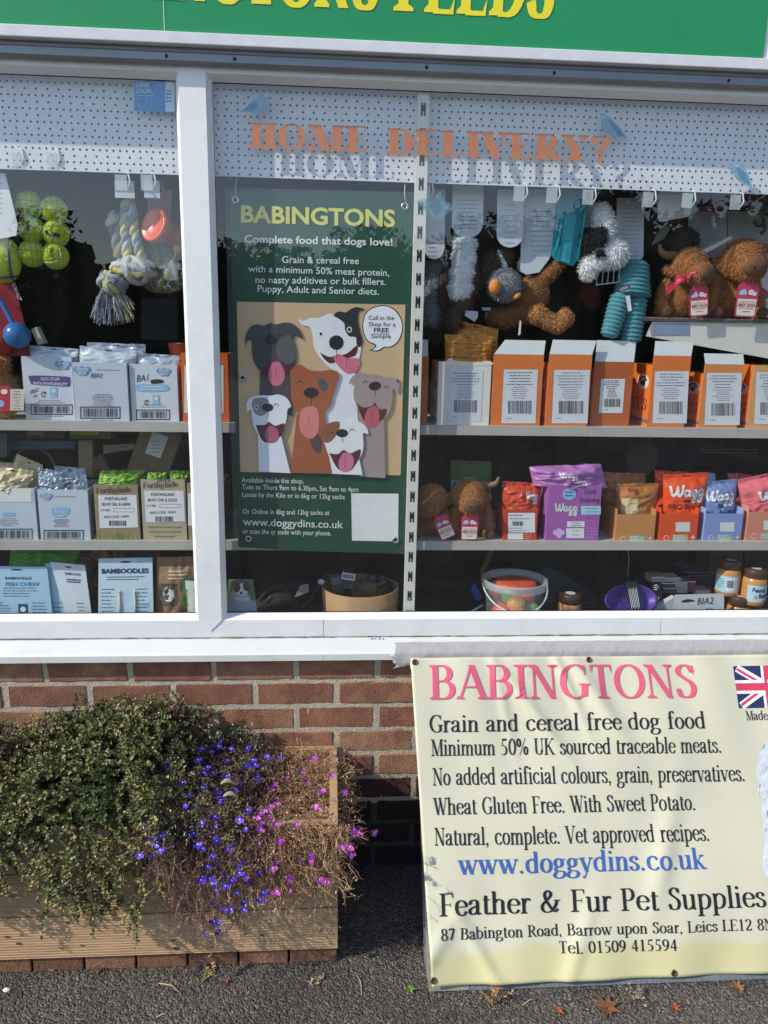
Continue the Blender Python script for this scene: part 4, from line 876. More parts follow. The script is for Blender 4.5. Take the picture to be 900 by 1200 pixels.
dog(11, 'a89795', [(605, 855), (718, 862), (712, 560), (600, 600)], [(556, 448), (575, 415), (605, 402), (640, 405), (680, 410), (720, 420), (755, 425), (778, 455), (768, 490), (752, 470), (748, 530), (735, 575), (700, 610), (640, 610), (605, 570), (590, 540), (578, 500), (580, 450)],
    [], (672, 458, 27, 19, .2), [(592, 530), (620, 552), (660, 545), (672, 530), (692, 560), (724, 560), (710, 600), (665, 625), (620, 605)], [(640, 560), (672, 545), (690, 570), (688, 620), (660, 642), (632, 628), (628, 590)],
    [('arc', 630, 441, 12), ('arc', 722, 463, 12)], 'mauve cartoon dog', TON2)
dog(14, 'a9603f', [(302, 838), (480, 842), (452, 570), (330, 580)], [(300, 390), (345, 365), (385, 388), (440, 392), (480, 388), (515, 402), (505, 450), (488, 500), (478, 540), (445, 575), (390, 595), (335, 575), (308, 530), (303, 460)],
    [('57585c', [(420, 432), (440, 425), (462, 445), (466, 470), (448, 480), (428, 462)]), ('5a4a48', [(385, 690), (415, 660), (440, 700), (432, 750), (405, 740)])], (392, 487, 33, 23, 0), None,
    [(342, 590), (352, 560), (388, 546), (420, 560), (428, 610), (422, 660), (395, 688), (360, 675), (342, 640)], [('arc', 343, 440, 12)], 'rust brown cartoon dog with its tongue out', M('e0897f', .45, .06))
dog(17, 'eaedf3', [(163, 832), (302, 840), (262, 680), (160, 660)], [(112, 575), (112, 530), (135, 505), (175, 498), (215, 500), (250, 495), (285, 510), (305, 545), (290, 560), (285, 600), (272, 640), (235, 690), (190, 690), (150, 655), (134, 600), (130, 560)],
    [('8b8d93', [(132, 545), (140, 515), (175, 508), (205, 520), (206, 560), (180, 588), (148, 580)])], (202, 552, 25, 18, 0), [(150, 628), (190, 628), (208, 615), (235, 632), (275, 622), (262, 672), (220, 705), (178, 695)], [(195, 645), (215, 632), (245, 650), (248, 690), (225, 708), (200, 702), (190, 675)],
    [('dot', 153, 551, 5), ('arc', 240, 540, 11)], 'white cartoon dog with a grey eye patch', M('b5627f', .45, .06))
dog(20, 'eeeff0', [(485, 842), (618, 848), (600, 760), (470, 760)], [(437, 665), (450, 635), (490, 615), (520, 620), (560, 608), (600, 612), (635, 640), (642, 668), (620, 665), (622, 720), (612, 760), (585, 790), (520, 795), (475, 770), (455, 720), (448, 690)],
    [('8f5f42', [(436, 668), (450, 632), (490, 614), (518, 618), (510, 660), (480, 700), (455, 705), (445, 685)])], (528, 664, 26, 18, 0), [(472, 752), (510, 755), (535, 738), (565, 752), (608, 735), (600, 780), (560, 830), (510, 820)], [(515, 780), (535, 750), (572, 760), (578, 800), (555, 832), (525, 830), (512, 805)],
    [('arc', 482, 665, 11), ('arc', 572, 650, 11)], 'white cartoon dog with a brown ear patch', M('d57a98', .45, .06))
EY = M('b9bcc0', .25, .05, 30, metal=.9)
for px, py in ((275.5, 234), (474.5, 241.5), (284, 443), (465.5, 448), (291, 632), (463.5, 633.5)):
    p = at(px, py, Yp-.006); m = MB(); m.lathe([(.0042, .0), (.0055, .0016), (.0092, .0012), (.0096, 0)], EY, n=20); m.lathe([(.0001, .0004), (.0045, .0004)], HOLE, n=14)
    m.v = [(p.x+x, p.y+.004-z, p.z+y) for x, y, z in m.v]; m.build('eyelet', post)
for px, py in ((276, 222), (474, 228)):
    m = MB(); p = at(px, py, Yp-.004); q = at(px+2, py+13, Yp-.004); m.tube([q, p, p+Vector((.003, .02, .05))], .0009, M('d9dcdc', .4), 5); m.build('hanging_string', post)
from mathutils import noise as mnoise
# ------------------------------------------------------------------ cartons and pouches on the shelves
def carton(label, x0, x1, yt, yb, Y, depth, mf, ms=None, z=None, group=None, flap=None, name='treat_carton', cat='carton', inner=None, side_top=None):
    """an open display carton whose front stands on the plane y=Y between photo columns x0..x1; flap=(x0, x1, ytop, material): a lid tab standing up from the front"""
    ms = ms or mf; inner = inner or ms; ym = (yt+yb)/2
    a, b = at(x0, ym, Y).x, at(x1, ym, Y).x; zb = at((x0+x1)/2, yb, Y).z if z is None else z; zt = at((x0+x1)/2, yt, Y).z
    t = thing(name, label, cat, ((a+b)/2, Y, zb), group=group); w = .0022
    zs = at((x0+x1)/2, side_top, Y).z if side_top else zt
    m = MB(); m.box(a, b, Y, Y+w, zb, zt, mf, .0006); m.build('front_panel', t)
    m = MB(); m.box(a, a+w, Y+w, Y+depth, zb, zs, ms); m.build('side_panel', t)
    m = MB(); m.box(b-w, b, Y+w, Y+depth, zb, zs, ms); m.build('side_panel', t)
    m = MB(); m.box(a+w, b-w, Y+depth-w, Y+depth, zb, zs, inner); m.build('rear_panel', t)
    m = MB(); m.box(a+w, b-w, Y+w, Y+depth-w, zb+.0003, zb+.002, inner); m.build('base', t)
    if flap:
        fx0, fx1, fy, fm = flap; fa, fb = at(fx0, yt, Y).x, at(fx1, yt, Y).x; fz = at((x0+x1)/2, fy, Y).z
        m = MB(); dy = (fz-zt)*.22
        m.add([(a+.001, Y+.0005, zt+.0004), (b-.001, Y+.0005, zt+.0004), (fb, Y+dy, fz), (fa, Y+dy, fz), (a+.001, Y+.002, zt+.0004), (b-.001, Y+.002, zt+.0004), (fb, Y+dy+.0015, fz), (fa, Y+dy+.0015, fz)],
              [(0, 1, 2, 3), (5, 4, 7, 6), (3, 2, 6, 7), (1, 5, 6, 2), (4, 0, 3, 7)], fm); m.build('lid_flap', t)
    return t
def foil(col, rough=.3, var=.12, metal=.0, bump=.55): return M(col, rough, var, 40, bump=bump, bscale=38, metal=metal, spec=.6)
def pouch(label, quad, Y, d, mt, cat='pouch', name='treat_pouch', group=None, lean=0., crink=.35, seal=.12, seed=1, hole=True, bottom=.06):
    """a pillow pouch: quad = photo corners bottom-left, bottom-right, top-right, top-left on the plane y=Y (top leaning back by lean metres)"""
    P = [at(*q, Y) for q in quad]; P[2] = P[2]+Vector((0, lean, 0)); P[3] = P[3]+Vector((0, lean, 0)); rg = random.Random(seed); ph = [rg.uniform(0, 6) for _ in range(8)]
    base = (P[0]+P[1])/2; t = thing(name, label, cat, base, group=group)
    def flat(u, v): return (P[0].lerp(P[1], u)).lerp(P[3].lerp(P[2], u), v)
    def bul(u, v):
        e = max(0., 1-max(0, (v-(1-seal-.25))/.25)) if v < 1-seal else 0; f = min(1, v/max(bottom, .01))
        return (math.sin(PI*min(1, max(0, u)))**.55)*(e*(2-e))**.8*(f*(2-f))
    def cr(u, v):
        a = mnoise.noise(Vector((u*5.5+ph[0], v*4+ph[1], ph[2]))); b = mnoise.noise(Vector((u*3+v*2+ph[3], v*9-u*3, ph[4]))); c = mnoise.noise(Vector((u*16+ph[5], v*13, ph[6])))
        return crink*.0075*((.5-abs(a)*1.8)+(.4-abs(b)*1.5)*.8+.3*c)*(.25+max(0, math.sin(PI*u))**.5)
    def fr(u, v, l=0): return flat(u, v)+Vector((0, -d/2*bul(u, v)-cr(u, v)-.0006*l, cr(u, v)*.5*v))
    def bk(u, v): return flat(u, v)+Vector((0, d/2*bul(u, v)-cr(u, v)+.0008, cr(u, v)*.5*v))
    m = MB(); m.sheet(fr, 34, 36, mt); m.sheet(lambda u, v: bk(1-u, v), 34, 36, mt); body = m.build('bag', t)
    if hole:
        m = MB(); m.sheet(lambda u, v: fr(.43+.14*u, 1-seal*.62+seal*.22*v*(math.sin(PI*u)**.3), 1), 6, 2, HOLE); m.build('hang_slot', t)
    x0, x1 = (quad[0][0]+quad[3][0])/2, (quad[1][0]+quad[2][0])/2; y0, y1 = (quad[0][1]+quad[1][1])/2, (quad[2][1]+quad[3][1])/2
    return t, fr
def fmap(fr): return lambda u, v, l=1: fr(u, v, l)

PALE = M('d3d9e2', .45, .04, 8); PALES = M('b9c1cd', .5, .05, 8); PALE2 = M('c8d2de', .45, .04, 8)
LOGO = M('5f9bd0', .45, .06); PURP = M('5b4590', .45, .06); SKY_ = M('8fbfe2', .45, .06)
SILV = foil('cdd6df', .3, .12, .25); SILV2 = foil('b9c5d2', .28, .14, .3)
def gb(t, cx, cy, s, Y):     # the dog-treat logo: two rows of white letters on a blue bone shape
    m = MB()
    for dx, dy, r in ((-8, -2, 4), (8, -2, 4), (-3, 2, 4.4), (4, 2.5, 4.4), (0, -2, 5)): pell(m, cx+dx*s, cy+dy*s, r*s, r*s*.9, LOGO, Y, 2+.02*dx)
    ptext(m, 'GOOD', (cx-8.5*s, cy-.3*s), (cx+9*s, cy+.3*s), 4.2*s, WPAP, Y, .03, 3); ptext(m, 'BOY', (cx-5*s, cy+5.2*s), (cx+6.5*s, cy+5.6*s), 4.2*s, WPAP, Y, .03, 3); m.build('logo', t)
def hand(m, txt, p0, p1, cap, Y, l=3): ptext(m, txt, p0, p1, cap, INK, Y, .0, l, shear=.18)
def arrow_ring(m, cx, cy, r, Y):
    pstroke(m, [(cx+r*math.cos(a*.7), cy+r*math.sin(a*.7)) for a in range(1, 9)], .9, INK, Y, 2); pquad(m, [(cx-r*.2, cy-r*1.2), (cx+r*1.1, cy-r*.7), (cx+.1*r, cy)], INK, Y, 2)

Ya = .115
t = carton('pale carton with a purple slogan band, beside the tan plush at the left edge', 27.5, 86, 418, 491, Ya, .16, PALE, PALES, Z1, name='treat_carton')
gb(t, 74, 428, .8, Ya-.0003); Y = Ya-.0004
m = MB(); pblob(m, [(33, 440.5), (45, 440), (60, 440.5), (80, 441.5), (82.5, 444), (82, 452), (79, 453), (60, 452), (40, 450.5), (36, 449)], PURP, Y, 1); m.build('slogan_band', t)
m = MB(); ptext(m, 'DOG STUFF', (48, 445.5), (70, 446), 3.4, WPAP, Y, .012, 2.5); ptext(m, 'WITH PAWSONALITY', (39, 450.7), (79, 452), 3.6, WPAP, Y, .012, 2.5); m.build('lettering', t)
m = MB(); hand(m, 'BB2', (35.5, 461.5), (45, 458.5), 4.5, Y, 1); hand(m, 'R', (39, 466), (43.5, 465), 3, Y, 1); arrow_ring(m, 51.5, 462, 2.8, Y); m.build('markings', t)
m = MB(); prect(m, 59, 454, 67, 466, SKY_, Y, 1); pell(m, 63, 458, 2.3, 2.3, WPAP, Y, 2); smallprint(m, 60, 463, 67, 465, 2, WPAP, Y, 2); m.build('badge', t)
m = MB(); smallprint(m, 38, 469, 80, 471.5, 2, GREYINK, Y, 1, slope=.02); barcode(m, 38, 476, 83, 484, INK, Y, 1, True); smallprint(m, 44, 488, 80, 488, 1, GREYINK, Y, 1); m.build('barcode', t)
pouch('silver foil pouch standing in the carton with the purple band', [(35, 445), (91, 447), (92, 409), (33.5, 404.5)], Ya+.03, .02, SILV, crink=.25, seed=2)

Yb = .098
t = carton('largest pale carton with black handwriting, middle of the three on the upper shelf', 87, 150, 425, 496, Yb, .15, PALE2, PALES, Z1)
Y = Yb-.0004; gb(t, 96, 434.5, .85, Yb-.0003)
m = MB(); smallprint(m, 112, 433.5, 140, 434, 1, GREYINK, Y, 1, slope=.02); hand(m, 'BJ02', (106, 442), (120, 442.5), 5, Y, 1); m.build('markings', t)
m = MB(); smallprint(m, 107, 462, 134, 475, 8, GREYINK, Y, 1, slope=.02); barcode(m, 96, 478.5, 139, 488.5, INK, Y, 1, True); smallprint(m, 100, 492.5, 138, 492.5, 1, GREYINK, Y, 1); m.build('barcode', t)
pouch('wide silver foil pouch standing in the largest pale carton, nearer the glass', [(93, 446), (158, 450), (160, 411), (93.5, 405)], Yb+.03, .02, SILV, crink=.3, seed=4)
pouch('silver foil pouch behind another one in the largest pale carton', [(100, 446), (168, 446), (171, 403.5), (102, 401)], Yb+.06, .02, SILV2, crink=.3, seed=5)

Yc = .106
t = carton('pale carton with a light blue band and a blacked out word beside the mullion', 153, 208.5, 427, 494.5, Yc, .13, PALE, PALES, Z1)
Y = Yc-.0004; gb(t, 192, 436, .72, Yc-.0003)
m = MB(); hand(m, 'BA1', (160, 447.5), (174, 446), 8, Y, 1); pblob(m, [(176, 446), (181, 444.5), (190, 445), (191.5, 448), (185, 449.5), (178, 449.5)], INK, Y, 1); arrow_ring(m, 172, 471.5, 2.4, Y); m.build('markings', t)
m = MB(); pblob(m, [(158, 451), (170, 450), (190, 450.5), (197, 451.5), (197, 457.5), (180, 459), (161, 458)], SKY_, Y, 1); smallprint(m, 164, 453.5, 192, 456.5, 2, WPAP, Y, 2, h=.9); m.build('slogan_band', t)
m = MB(); prect(m, 179, 463, 187, 474, SKY_, Y, 1); pell(m, 183, 467, 2.3, 2.3, WPAP, Y, 2); m.build('badge', t)
m = MB(); smallprint(m, 162, 474.5, 197, 477, 2, GREYINK, Y, 1); barcode(m, 161.5, 482, 197, 490, INK, Y, 1, True); m.build('barcode', t)
pouch('silver foil pouch standing in the pale carton beside the mullion', [(159, 450), (207, 450), (211, 417), (160, 413.5)], Yc+.03, .02, SILV2, crink=.3, seed=6)

# ---- the orange cartons along the top shelf
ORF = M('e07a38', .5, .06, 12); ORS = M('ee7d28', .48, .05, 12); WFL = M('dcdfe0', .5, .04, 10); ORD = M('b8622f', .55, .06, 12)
CRF = M('e9e0d4', .5, .05, 10); CRS = M('f2e6d4', .5, .05, 10)
def orange(label, x0, x1, yt, yb, flap, lab, Y, mf=ORF, ms=ORS, paw=True, z=None, small=False):
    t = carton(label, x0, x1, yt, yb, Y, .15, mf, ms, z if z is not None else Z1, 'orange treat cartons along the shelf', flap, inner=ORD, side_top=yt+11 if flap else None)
    if lab:
        l0, y0, l1, y1 = lab; YY = Y-.0004; m = MB(); sk = 3
        pquad(m, [(l0-1.5, y1), (l1-1.5, y1), (l1+1.5, y0), (l0+1.5, y0)], M('d9dee2', .5, .03), YY, 1); m.build('label', t)
        m = MB(); h = y1-y0; w = l1-l0
        smallprint(m, l0+3, y0+h*.06, l1-3, y0+h*.28, 5, INK, YY, 2); smallprint(m, l0+8, y0+h*.33, l1-8, y0+h*.53, 6, GREYINK, YY, 2); m.build('small_print', t)
        m = MB(); barcode(m, l0+w*.16, y0+h*.58, l1-w*.16, y0+h*.82, M('55575c', .5), YY, 2); smallprint(m, l0+3, y0+h*.91, l0+12, y0+h*.91, 1, GREYINK, YY, 2); m.build('barcode', t)
    a = at(x0, (yt+yb)/2, Y).x; zb = Z1
    if paw:        # marks on the left side panel
        H = at(x0, yt+11, Y).z-zb; sm = lambda u, v, l: Vector((a-.0003*l, Y+.15*(1-u), zb+H*v))
        m = MB(); m.ellipse(.62, .72, .28, .13, sm, WPAP, 1)
        for du, dv, ru, rv in ((0, -.02, .11, .045), (-.13, .035, .05, .025), (.13, .035, .05, .025), (-.05, .075, .045, .025), (.06, .075, .045, .025)): m.ellipse(.62+du, .72+dv, ru, rv, sm, INK, 2)
        m.build('paw_mark', t)
        m = MB(); sans(m, 'TREATIES', -.95, .92, .27, .15, sm, M('4a3426', .5), bold=.0, layer=1) if False else serif(m, 'YES', .12, .9, .26, .19, sm, M('4a3426', .5), REG, 1); m.rect(0, 1, .06, .12, sm, M('6a6f78', .5), 1); m.build('side_lettering', t)
    return t
Yo = .102
t = orange('cream carton with torn top edge, first in the row right of the slotted upright', 513, 574.5, 424, 500, None, (526, 434, 565, 494), Yo, CRF, CRS)
m = MB(); pblob(m, [(522, 424), (527, 419.5), (531, 421.5), (536, 423), (545, 423.5), (552, 425), (560, 426), (566, 424), (574, 423), (574, 428), (522, 428)], CRS, Yo-.0003, 1); m.build('torn_edge', t)
AMB = foil('c8842a', .35, .2); 
t, fr = pouch('amber foil pouch leaning out of the cream carton, nearer the glass', [(522, 430), (576, 432), (577, 394), (521, 392)], Yo+.02, .03, AMB, crink=.5, seed=8)
m = MB(); m.rect(.05, .95, .72, .735, fmap(fr), M('6e3420', .5), 1, 12); m.rect(.05, .95, .3, .32, fmap(fr), M('6e3420', .5), 1, 12); m.build('print_line', t)
t, fr = pouch('amber foil pouch behind another in the cream carton', [(531, 425), (582, 428), (584, 386), (531, 374)], Yo+.06, .03, AMB, crink=.5, seed=9)
m = MB(); m.rect(.05, .95, .6, .62, fmap(fr), M('6e3420', .5), 1, 12); m.build('print_line', t)
orange('orange carton with white lid tab beside the cream carton', 576.5, 635, 415.5, 502, (592, 639.5, 398.5, WFL), (589, 433, 629, 496), Yo)
orange('orange carton with white lid tab, between the plush monkey leg and the blue ribbed toy', 641, 691, 415.5, 502, (648, 699, 398.5, WFL), (648, 433.5, 690, 496), Yo)
orange('darker orange carton with a small label low on its front', 694, 740, 424, 499.5, (699.5, 745.5, 399, WFL), (703, 444, 731, 484), Yo+.02, ORD, ORF, paw=False, small=True)
orange('orange carton with a white paw disc, below the plush with the red bow', 762, 806, 417, 502, (768, 813, 400, WFL), (766, 435, 806, 496), Yo)
orange('orange carton with a short white lid tab, below the plush without a bow', 822, 868, 427, 502.5, (825, 871, 414.5, WFL), (827, 437, 868, 498), Yo, M('d98b4e', .5, .06, 12), ORS)
orange('pale orange carton cut off by the right edge of the photo', 879, 926, 428, 502.5, None, (885, 436, 922, 497), Yo, M('dba066', .5, .06, 12), ORS)
t = carton('orange carton half hidden behind the white mullion', 213, 268, 414, 493, .102, .14, M('d8682c', .5, .06), ORS, Z1, flap=None)
m = MB(); prect(m, 216, 428, 262, 484, WFL, .1016, 1); barcode(m, 222, 462, 258, 476, M('55575c', .5), .1016, 2); smallprint(m, 222, 434, 256, 456, 8, GREYINK, .1016, 2); m.build('label', t)
m = MB(); p0 = at(208, 407, .17); m.lathe([(.018, -.03), (.03, .02), (.031, .022), (.026, .012), (.001, 0)], M('b4532c', .5, .1), (p0.x, .19, p0.z-.01), 24); tag(m.build('terracotta_cup'), 'rust coloured cup behind the cartons beside the white mullion', 'cup')
t = carton('narrow orange carton seen in the gap between poster and slotted upright', 455, 501.5, 418, 497, .125, .14, M('cf6a30', .5, .06), ORS, Z1)
m = MB(); prect(m, 489, 398, 501.5, 418, WFL, .126, 1); m.build('label', t)

# ---- second shelf, left pane
def plainbar(t, Y, x0, y0, x1, y1): m = MB(); barcode(m, x0, y0, x1, y1, INK, Y, 1, True, 3); m.build('barcode', t)
Yd = .098
t = carton('pale carton with a blank white panel and beige bags in it at the left edge', -22, 42.5, 572, 637, Yd, .16, PALE2, PALES, Z2)
Y = Yd-.0004; m = MB(); prect(m, -18, 572.8, 37, 588, M('e9e8e2', .5, .03), Y, 1); m.build('label', t)
m = MB(); pblob(m, [(3, 600.5), (16, 600.5), (16.5, 604.5), (3, 604.5)], SKY_, Y, 1); smallprint(m, -3, 608, 22, 616, 5, GREYINK, Y, 1); m.build('print', t); plainbar(t, Y, -12, 621.5, 36, 631)
BEI = foil('d9c7a0', .35, .2, .0); 
for i, (q, dy, lab) in enumerate((([(-14, 580), (30, 578), (40, 552), (-10, 545)], .0, 'beige bag lying foremost in the pale carton at the left edge'), ([(5, 575), (48, 572), (50, 545), (20, 532)], .05, 'beige bag pointing up at the rear of the carton at the left edge'), ([(-30, 575), (18, 572), (15, 543), (-26, 538)], .07, 'beige bag at the frame edge in the left carton'))):
    pouch(lab, q, Yd+.02+dy, .035, BEI, crink=.9, seed=20+i, seal=.2)
t = carton('pale carton with a blue flavour tag and silver bags, beside the grass printed box', 46, 104.5, 574, 637.5, Yd, .15, PALE2, PALES, Z2)
gb(t, 54, 582, .62, Yd-.0003); m = MB(); smallprint(m, 62, 582, 92, 583, 1, GREYINK, Y, 1)
pblob(m, [(61, 595), (80, 595), (81, 599), (80, 603), (77, 603.5), (77, 606), (64, 606), (64, 603.5), (60.5, 602)], SKY_, Y, 1); ptext(m, 'DUCK', (64.5, 600.7), (77, 601), 3.4, WPAP, Y, .02, 2); smallprint(m, 66, 604.5, 75.5, 604.6, 1, WPAP, Y, 2, h=.8); smallprint(m, 62, 609, 82, 617, 6, GREYINK, Y, 1); m.build('print', t); plainbar(t, Y, 53, 623, 96, 631)
for i, (q, dy, lab) in enumerate((([(44, 580), (76, 582), (72, 553), (45, 548)], .02, 'silver grey bag foremost in the carton with the blue flavour tag'), ([(62, 582), (104, 582), (100, 549), (64, 546)], .06, 'silver grey bag at the rear of the carton with the blue flavour tag'), ([(82, 583), (105, 578), (101, 556), (83, 568)], .03, 'striped silver grey bag tipped over in the carton with the blue flavour tag'))):
    pouch(lab, q, Yd+.01+dy, .02, SILV2, crink=.9, seed=30+i, seal=.2)
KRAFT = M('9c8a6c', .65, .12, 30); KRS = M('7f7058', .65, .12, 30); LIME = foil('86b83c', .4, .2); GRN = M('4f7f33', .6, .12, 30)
def forth(label, x0, x1, yt, lx0, lx1, ly0, ly1, mf, code, hand_=None, grass=True):
    t = carton(label, x0, x1, yt, 635, Yd, .15, mf, KRS, Z2, inner=GRN); Y = Yd-.0004
    m = MB(); ptext(m, 'Forthglade', (x0+1, yt+10), (x1-9, yt+8.5), 6.5, M('3c352a', .6), Y, 0, 1, font='serif'); m.build('lettering', t)
    m = MB(); pquad(m, [(lx0+1, ly1), (lx1+1, ly1-1), (lx1-1, ly0), (lx0-1, ly0)], WPAP, Y, 1.2); m.build('label', t)
    m = MB(); ptext(m, 'FORTHGLADE', (lx0+7, ly0+6), (lx1-12, ly0+6), 3.6, INK, Y, .01, 2.4); ptext(m, code, (lx0+3, ly0+12.5), (lx1-8, ly0+12.5), 3.6, INK, Y, .01, 2.4)
    ptext(m, '6 X 90G', (lx0+2, ly0+19), (lx0+13, ly0+19), 3, INK, Y, .005, 2.4); ptext(m, 'BASE CODE  769991', (lx0+6, ly0+27), (lx1-10, ly0+26.5), 3, INK, Y, .005, 2.4)
    for q in ((lx0+17, ly0+15.5, lx1-4, ly0+15.9), (lx0+17, ly0+19.5, lx1-4, ly0+19.9), (lx0+17, ly0+15.5, lx0+17.4, ly0+19.9), (lx1-4.4, ly0+15.5, lx1-4, ly0+19.9)): prect(m, *q, GREYINK, Y, 2.4)
    barcode(m, lx0+12, ly0+30, lx1-13, ly0+36, INK, Y, 2.4); m.build('label_print', t)
    if grass:
        m = MB(); rg = random.Random(int(x0)); gg = [M('7e9a3a', .6), M('a3ab52', .6), M('5f8030', .6)]
        for i in range(60):
            a = rg.uniform(x0+1, x1-1); h = rg.uniform(4, 15); dx = rg.uniform(-4, 4); pquad(m, [(a-.5, 634), (a+.5, 634), (min(max(a+dx, x0), x1), 634-h)], gg[i % 3], Y, .3+.005*i)
        m.build('grass_print', t)
    else:
        m = MB(); smallprint(m, x0+6, 618, x1-4, 629, 3, M('6d654f', .6), Y, 1, h=.8); m.build('small_print', t)
    if hand_: m = MB(); hand(m, hand_, (x0+18, yt+2.5), (x0+34, yt+2), 6, Y, 3); m.build('markings', t)
    return t
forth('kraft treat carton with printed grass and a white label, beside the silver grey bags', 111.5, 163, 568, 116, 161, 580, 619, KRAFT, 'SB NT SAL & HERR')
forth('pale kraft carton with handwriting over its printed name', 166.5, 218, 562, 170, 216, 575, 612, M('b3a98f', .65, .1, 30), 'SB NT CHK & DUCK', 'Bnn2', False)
t = carton('kraft carton cut off by the white mullion', 220, 262, 566, 631, Yd, .14, KRAFT, KRS, Z2); m = MB(); prect(m, 220.5, 578, 240, 616, WPAP, Yd-.0004, 1); m.build('label', t)
for i, (q, dy, lab) in enumerate((([(114, 575), (160, 575), (162, 556), (117, 555)], .03, 'crumpled lime green pouch foremost in the grass printed carton'), ([(117, 572), (163, 572), (170, 551), (118, 551)], .09, 'lime green pouch at the rear of the grass printed carton'), ([(170, 570), (196, 570), (195, 553), (174, 553)], .05, 'lime green pouch in the carton with handwriting'), ([(196, 570), (221, 570), (224, 553), (199, 552)], .06, 'lime green pouch beside another next to the mullion'))):
    pouch(lab, q, Yd+dy, .03, LIME, crink=.9, seed=40+i, seal=.15, hole=False)

# ---- second shelf, right pane
REDP = foil('c8492c', .36, .15); LIL = foil('b277b8', .33, .14); BRN = foil('b0713c', .36, .18); ORB = foil('e8501f', .33, .12); BLU = foil('7488b8', .34, .14); PNK = foil('e0707c', .34, .14); PNKD = foil('b8505c', .34, .14)
LILC = M('a563ac', .5, .06, 12); REDC = M('c4492e', .5, .06, 12); BRC = M('c78a50', .55, .06, 12); ORC = M('e2511f', .5, .05, 12); BLC = M('8798cf', .5, .05, 12); PKC = M('d58a72', .55, .06, 12)
def script(m, fr, u0, v0, s, mt, l=2.5, asp=1.):
    """the chunky joined-up brand word drawn with a round pen"""
    mp = lambda u, v, ll: fr(u0+u*s, v0+v*s*asp, ll)
    c = catmull
    for k, pts in enumerate(([(0, 1), (.1, .35), (.25, .1), (.4, .5), (.5, .95), (.5, .4), (.62, .1), (.8, .5), (.9, 1.05)], [(1.32, .55), (1.12, .62), (.98, .35), (1.1, .1), (1.3, .35), (1.34, .6), (1.34, .2), (1.46, .1)], [(1.86, .55), (1.66, .62), (1.55, .35), (1.66, .12), (1.84, .35), (1.88, .6), (1.86, 0), (1.76, -.38), (1.58, -.3), (1.66, -.08), (1.98, .15)], [(2.4, .55), (2.2, .62), (2.08, .35), (2.2, .12), (2.38, .35), (2.42, .6), (2.4, 0), (2.28, -.38), (2.1, -.3), (2.18, -.08), (2.55, .2)])):
        q = c(pts, 6); v = ribbon(q, lambda d, t: .17); n = len(v)//2
        m.add([mp(a, b, l+.1*k) for a, b in v], [(2*i, 2*i+1, 2*i+3, 2*i+2) for i in range(n-1)], mt)
Ye = .10
t, fr = pouch('red orange pouch standing beside the two seated plush cows on the lower shelf', [(589, 600), (632, 604), (635, 566), (588, 564)], Ye+.04, .05, REDP, crink=.5, seed=51, hole=False); m = MB(); script(m, fr, .58, .5, .12, WPAP, asp=2.2); m.build('lettering', t)
t = carton('red orange carton with a white barcode label, beside the seated plush cows', 590, 629.5, 597, 634, Ye, .1, REDC, REDC, Z2, inner=REDC); Y = Ye-.0004
m = MB(); prect(m, 595.5, 601, 627, 624, WPAP, Y, 1); prect(m, 595, 625, 613, 632, WPAP, Y, 1); m.build('label', t)
m = MB(); smallprint(m, 597, 604, 626, 608, 2, INK, Y, 2, False); barcode(m, 600, 611, 613, 616, INK, Y, 2); smallprint(m, 597, 619, 622, 622, 2, GREYINK, Y, 2, False); smallprint(m, 615, 626, 627, 631, 3, M('e9b0a0', .5), Y, 2, False); m.build('label_print', t)
t, fr = pouch('shiny lilac pouch bulging over the top of the lilac carton', [(625, 570), (712, 572), (704, 543), (620, 547)], Ye+.03, .07, LIL, crink=1.1, seed=53, seal=.05, hole=False)
m = MB(); script(m, fr, .36, .5, .09, WPAP, asp=3); script(m, fr, .52, .24, .07, WPAP, asp=3); m.build('lettering', t)
t = carton('lilac carton with a handwritten word and a round blue badge', 641, 703, 568.5, 638, Ye-.005, .13, LILC, LILC, Z2); Y = Ye-.0054
m = MB(); script(m, lambda u, v, l: at(651+u*62, 600-v*62, Y)+Vector((0, -.0005*l, 0)), 0, 0, .165, WPAP, 1); m.build('lettering', t)
m = MB(); pell(m, 667, 579, 8, 7, SKY_, Y, 1); smallprint(m, 661, 577, 673, 581, 2, PURP, Y, 2, h=1.); prect(m, 681, 593, 704, 603, M('a9d4e4', .5), Y, 1); smallprint(m, 684, 596, 702, 600, 2, GREYINK, Y, 2); m.build('badge', t)
m = MB(); hand(m, 'CQAL', (685, 579), (699, 578), 4.5, Y, 1); hand(m, 'Training', (679, 589), (703, 588), 5.5, Y, 1); smallprint(m, 686, 607, 698, 608, 1, PURP, Y, 1); m.build('markings', t)
m = MB(); prect(m, 664.5, 611, 685, 617.5, WPAP, Y, 1); prect(m, 663.5, 619, 684.5, 630.5, WPAP, Y, 1); smallprint(m, 668, 613, 683, 616, 2, INK, Y, 2); smallprint(m, 670, 622, 680, 627, 2, GREYINK, Y, 2); smallprint(m, 687, 619, 702, 630, 4, M('d4a8d8', .5), Y, 1, False); m.build('label', t)
m = MB(); 
for q in ((651, 624, 3), (655, 622, 3), (659, 624, 3), (655, 627, 3.4)): pell(m, q[0], q[1], q[2], q[2], M('e2bfe4', .5), Y, 1+.01*q[0]-6.4)
m.build('daisy_mark', t)
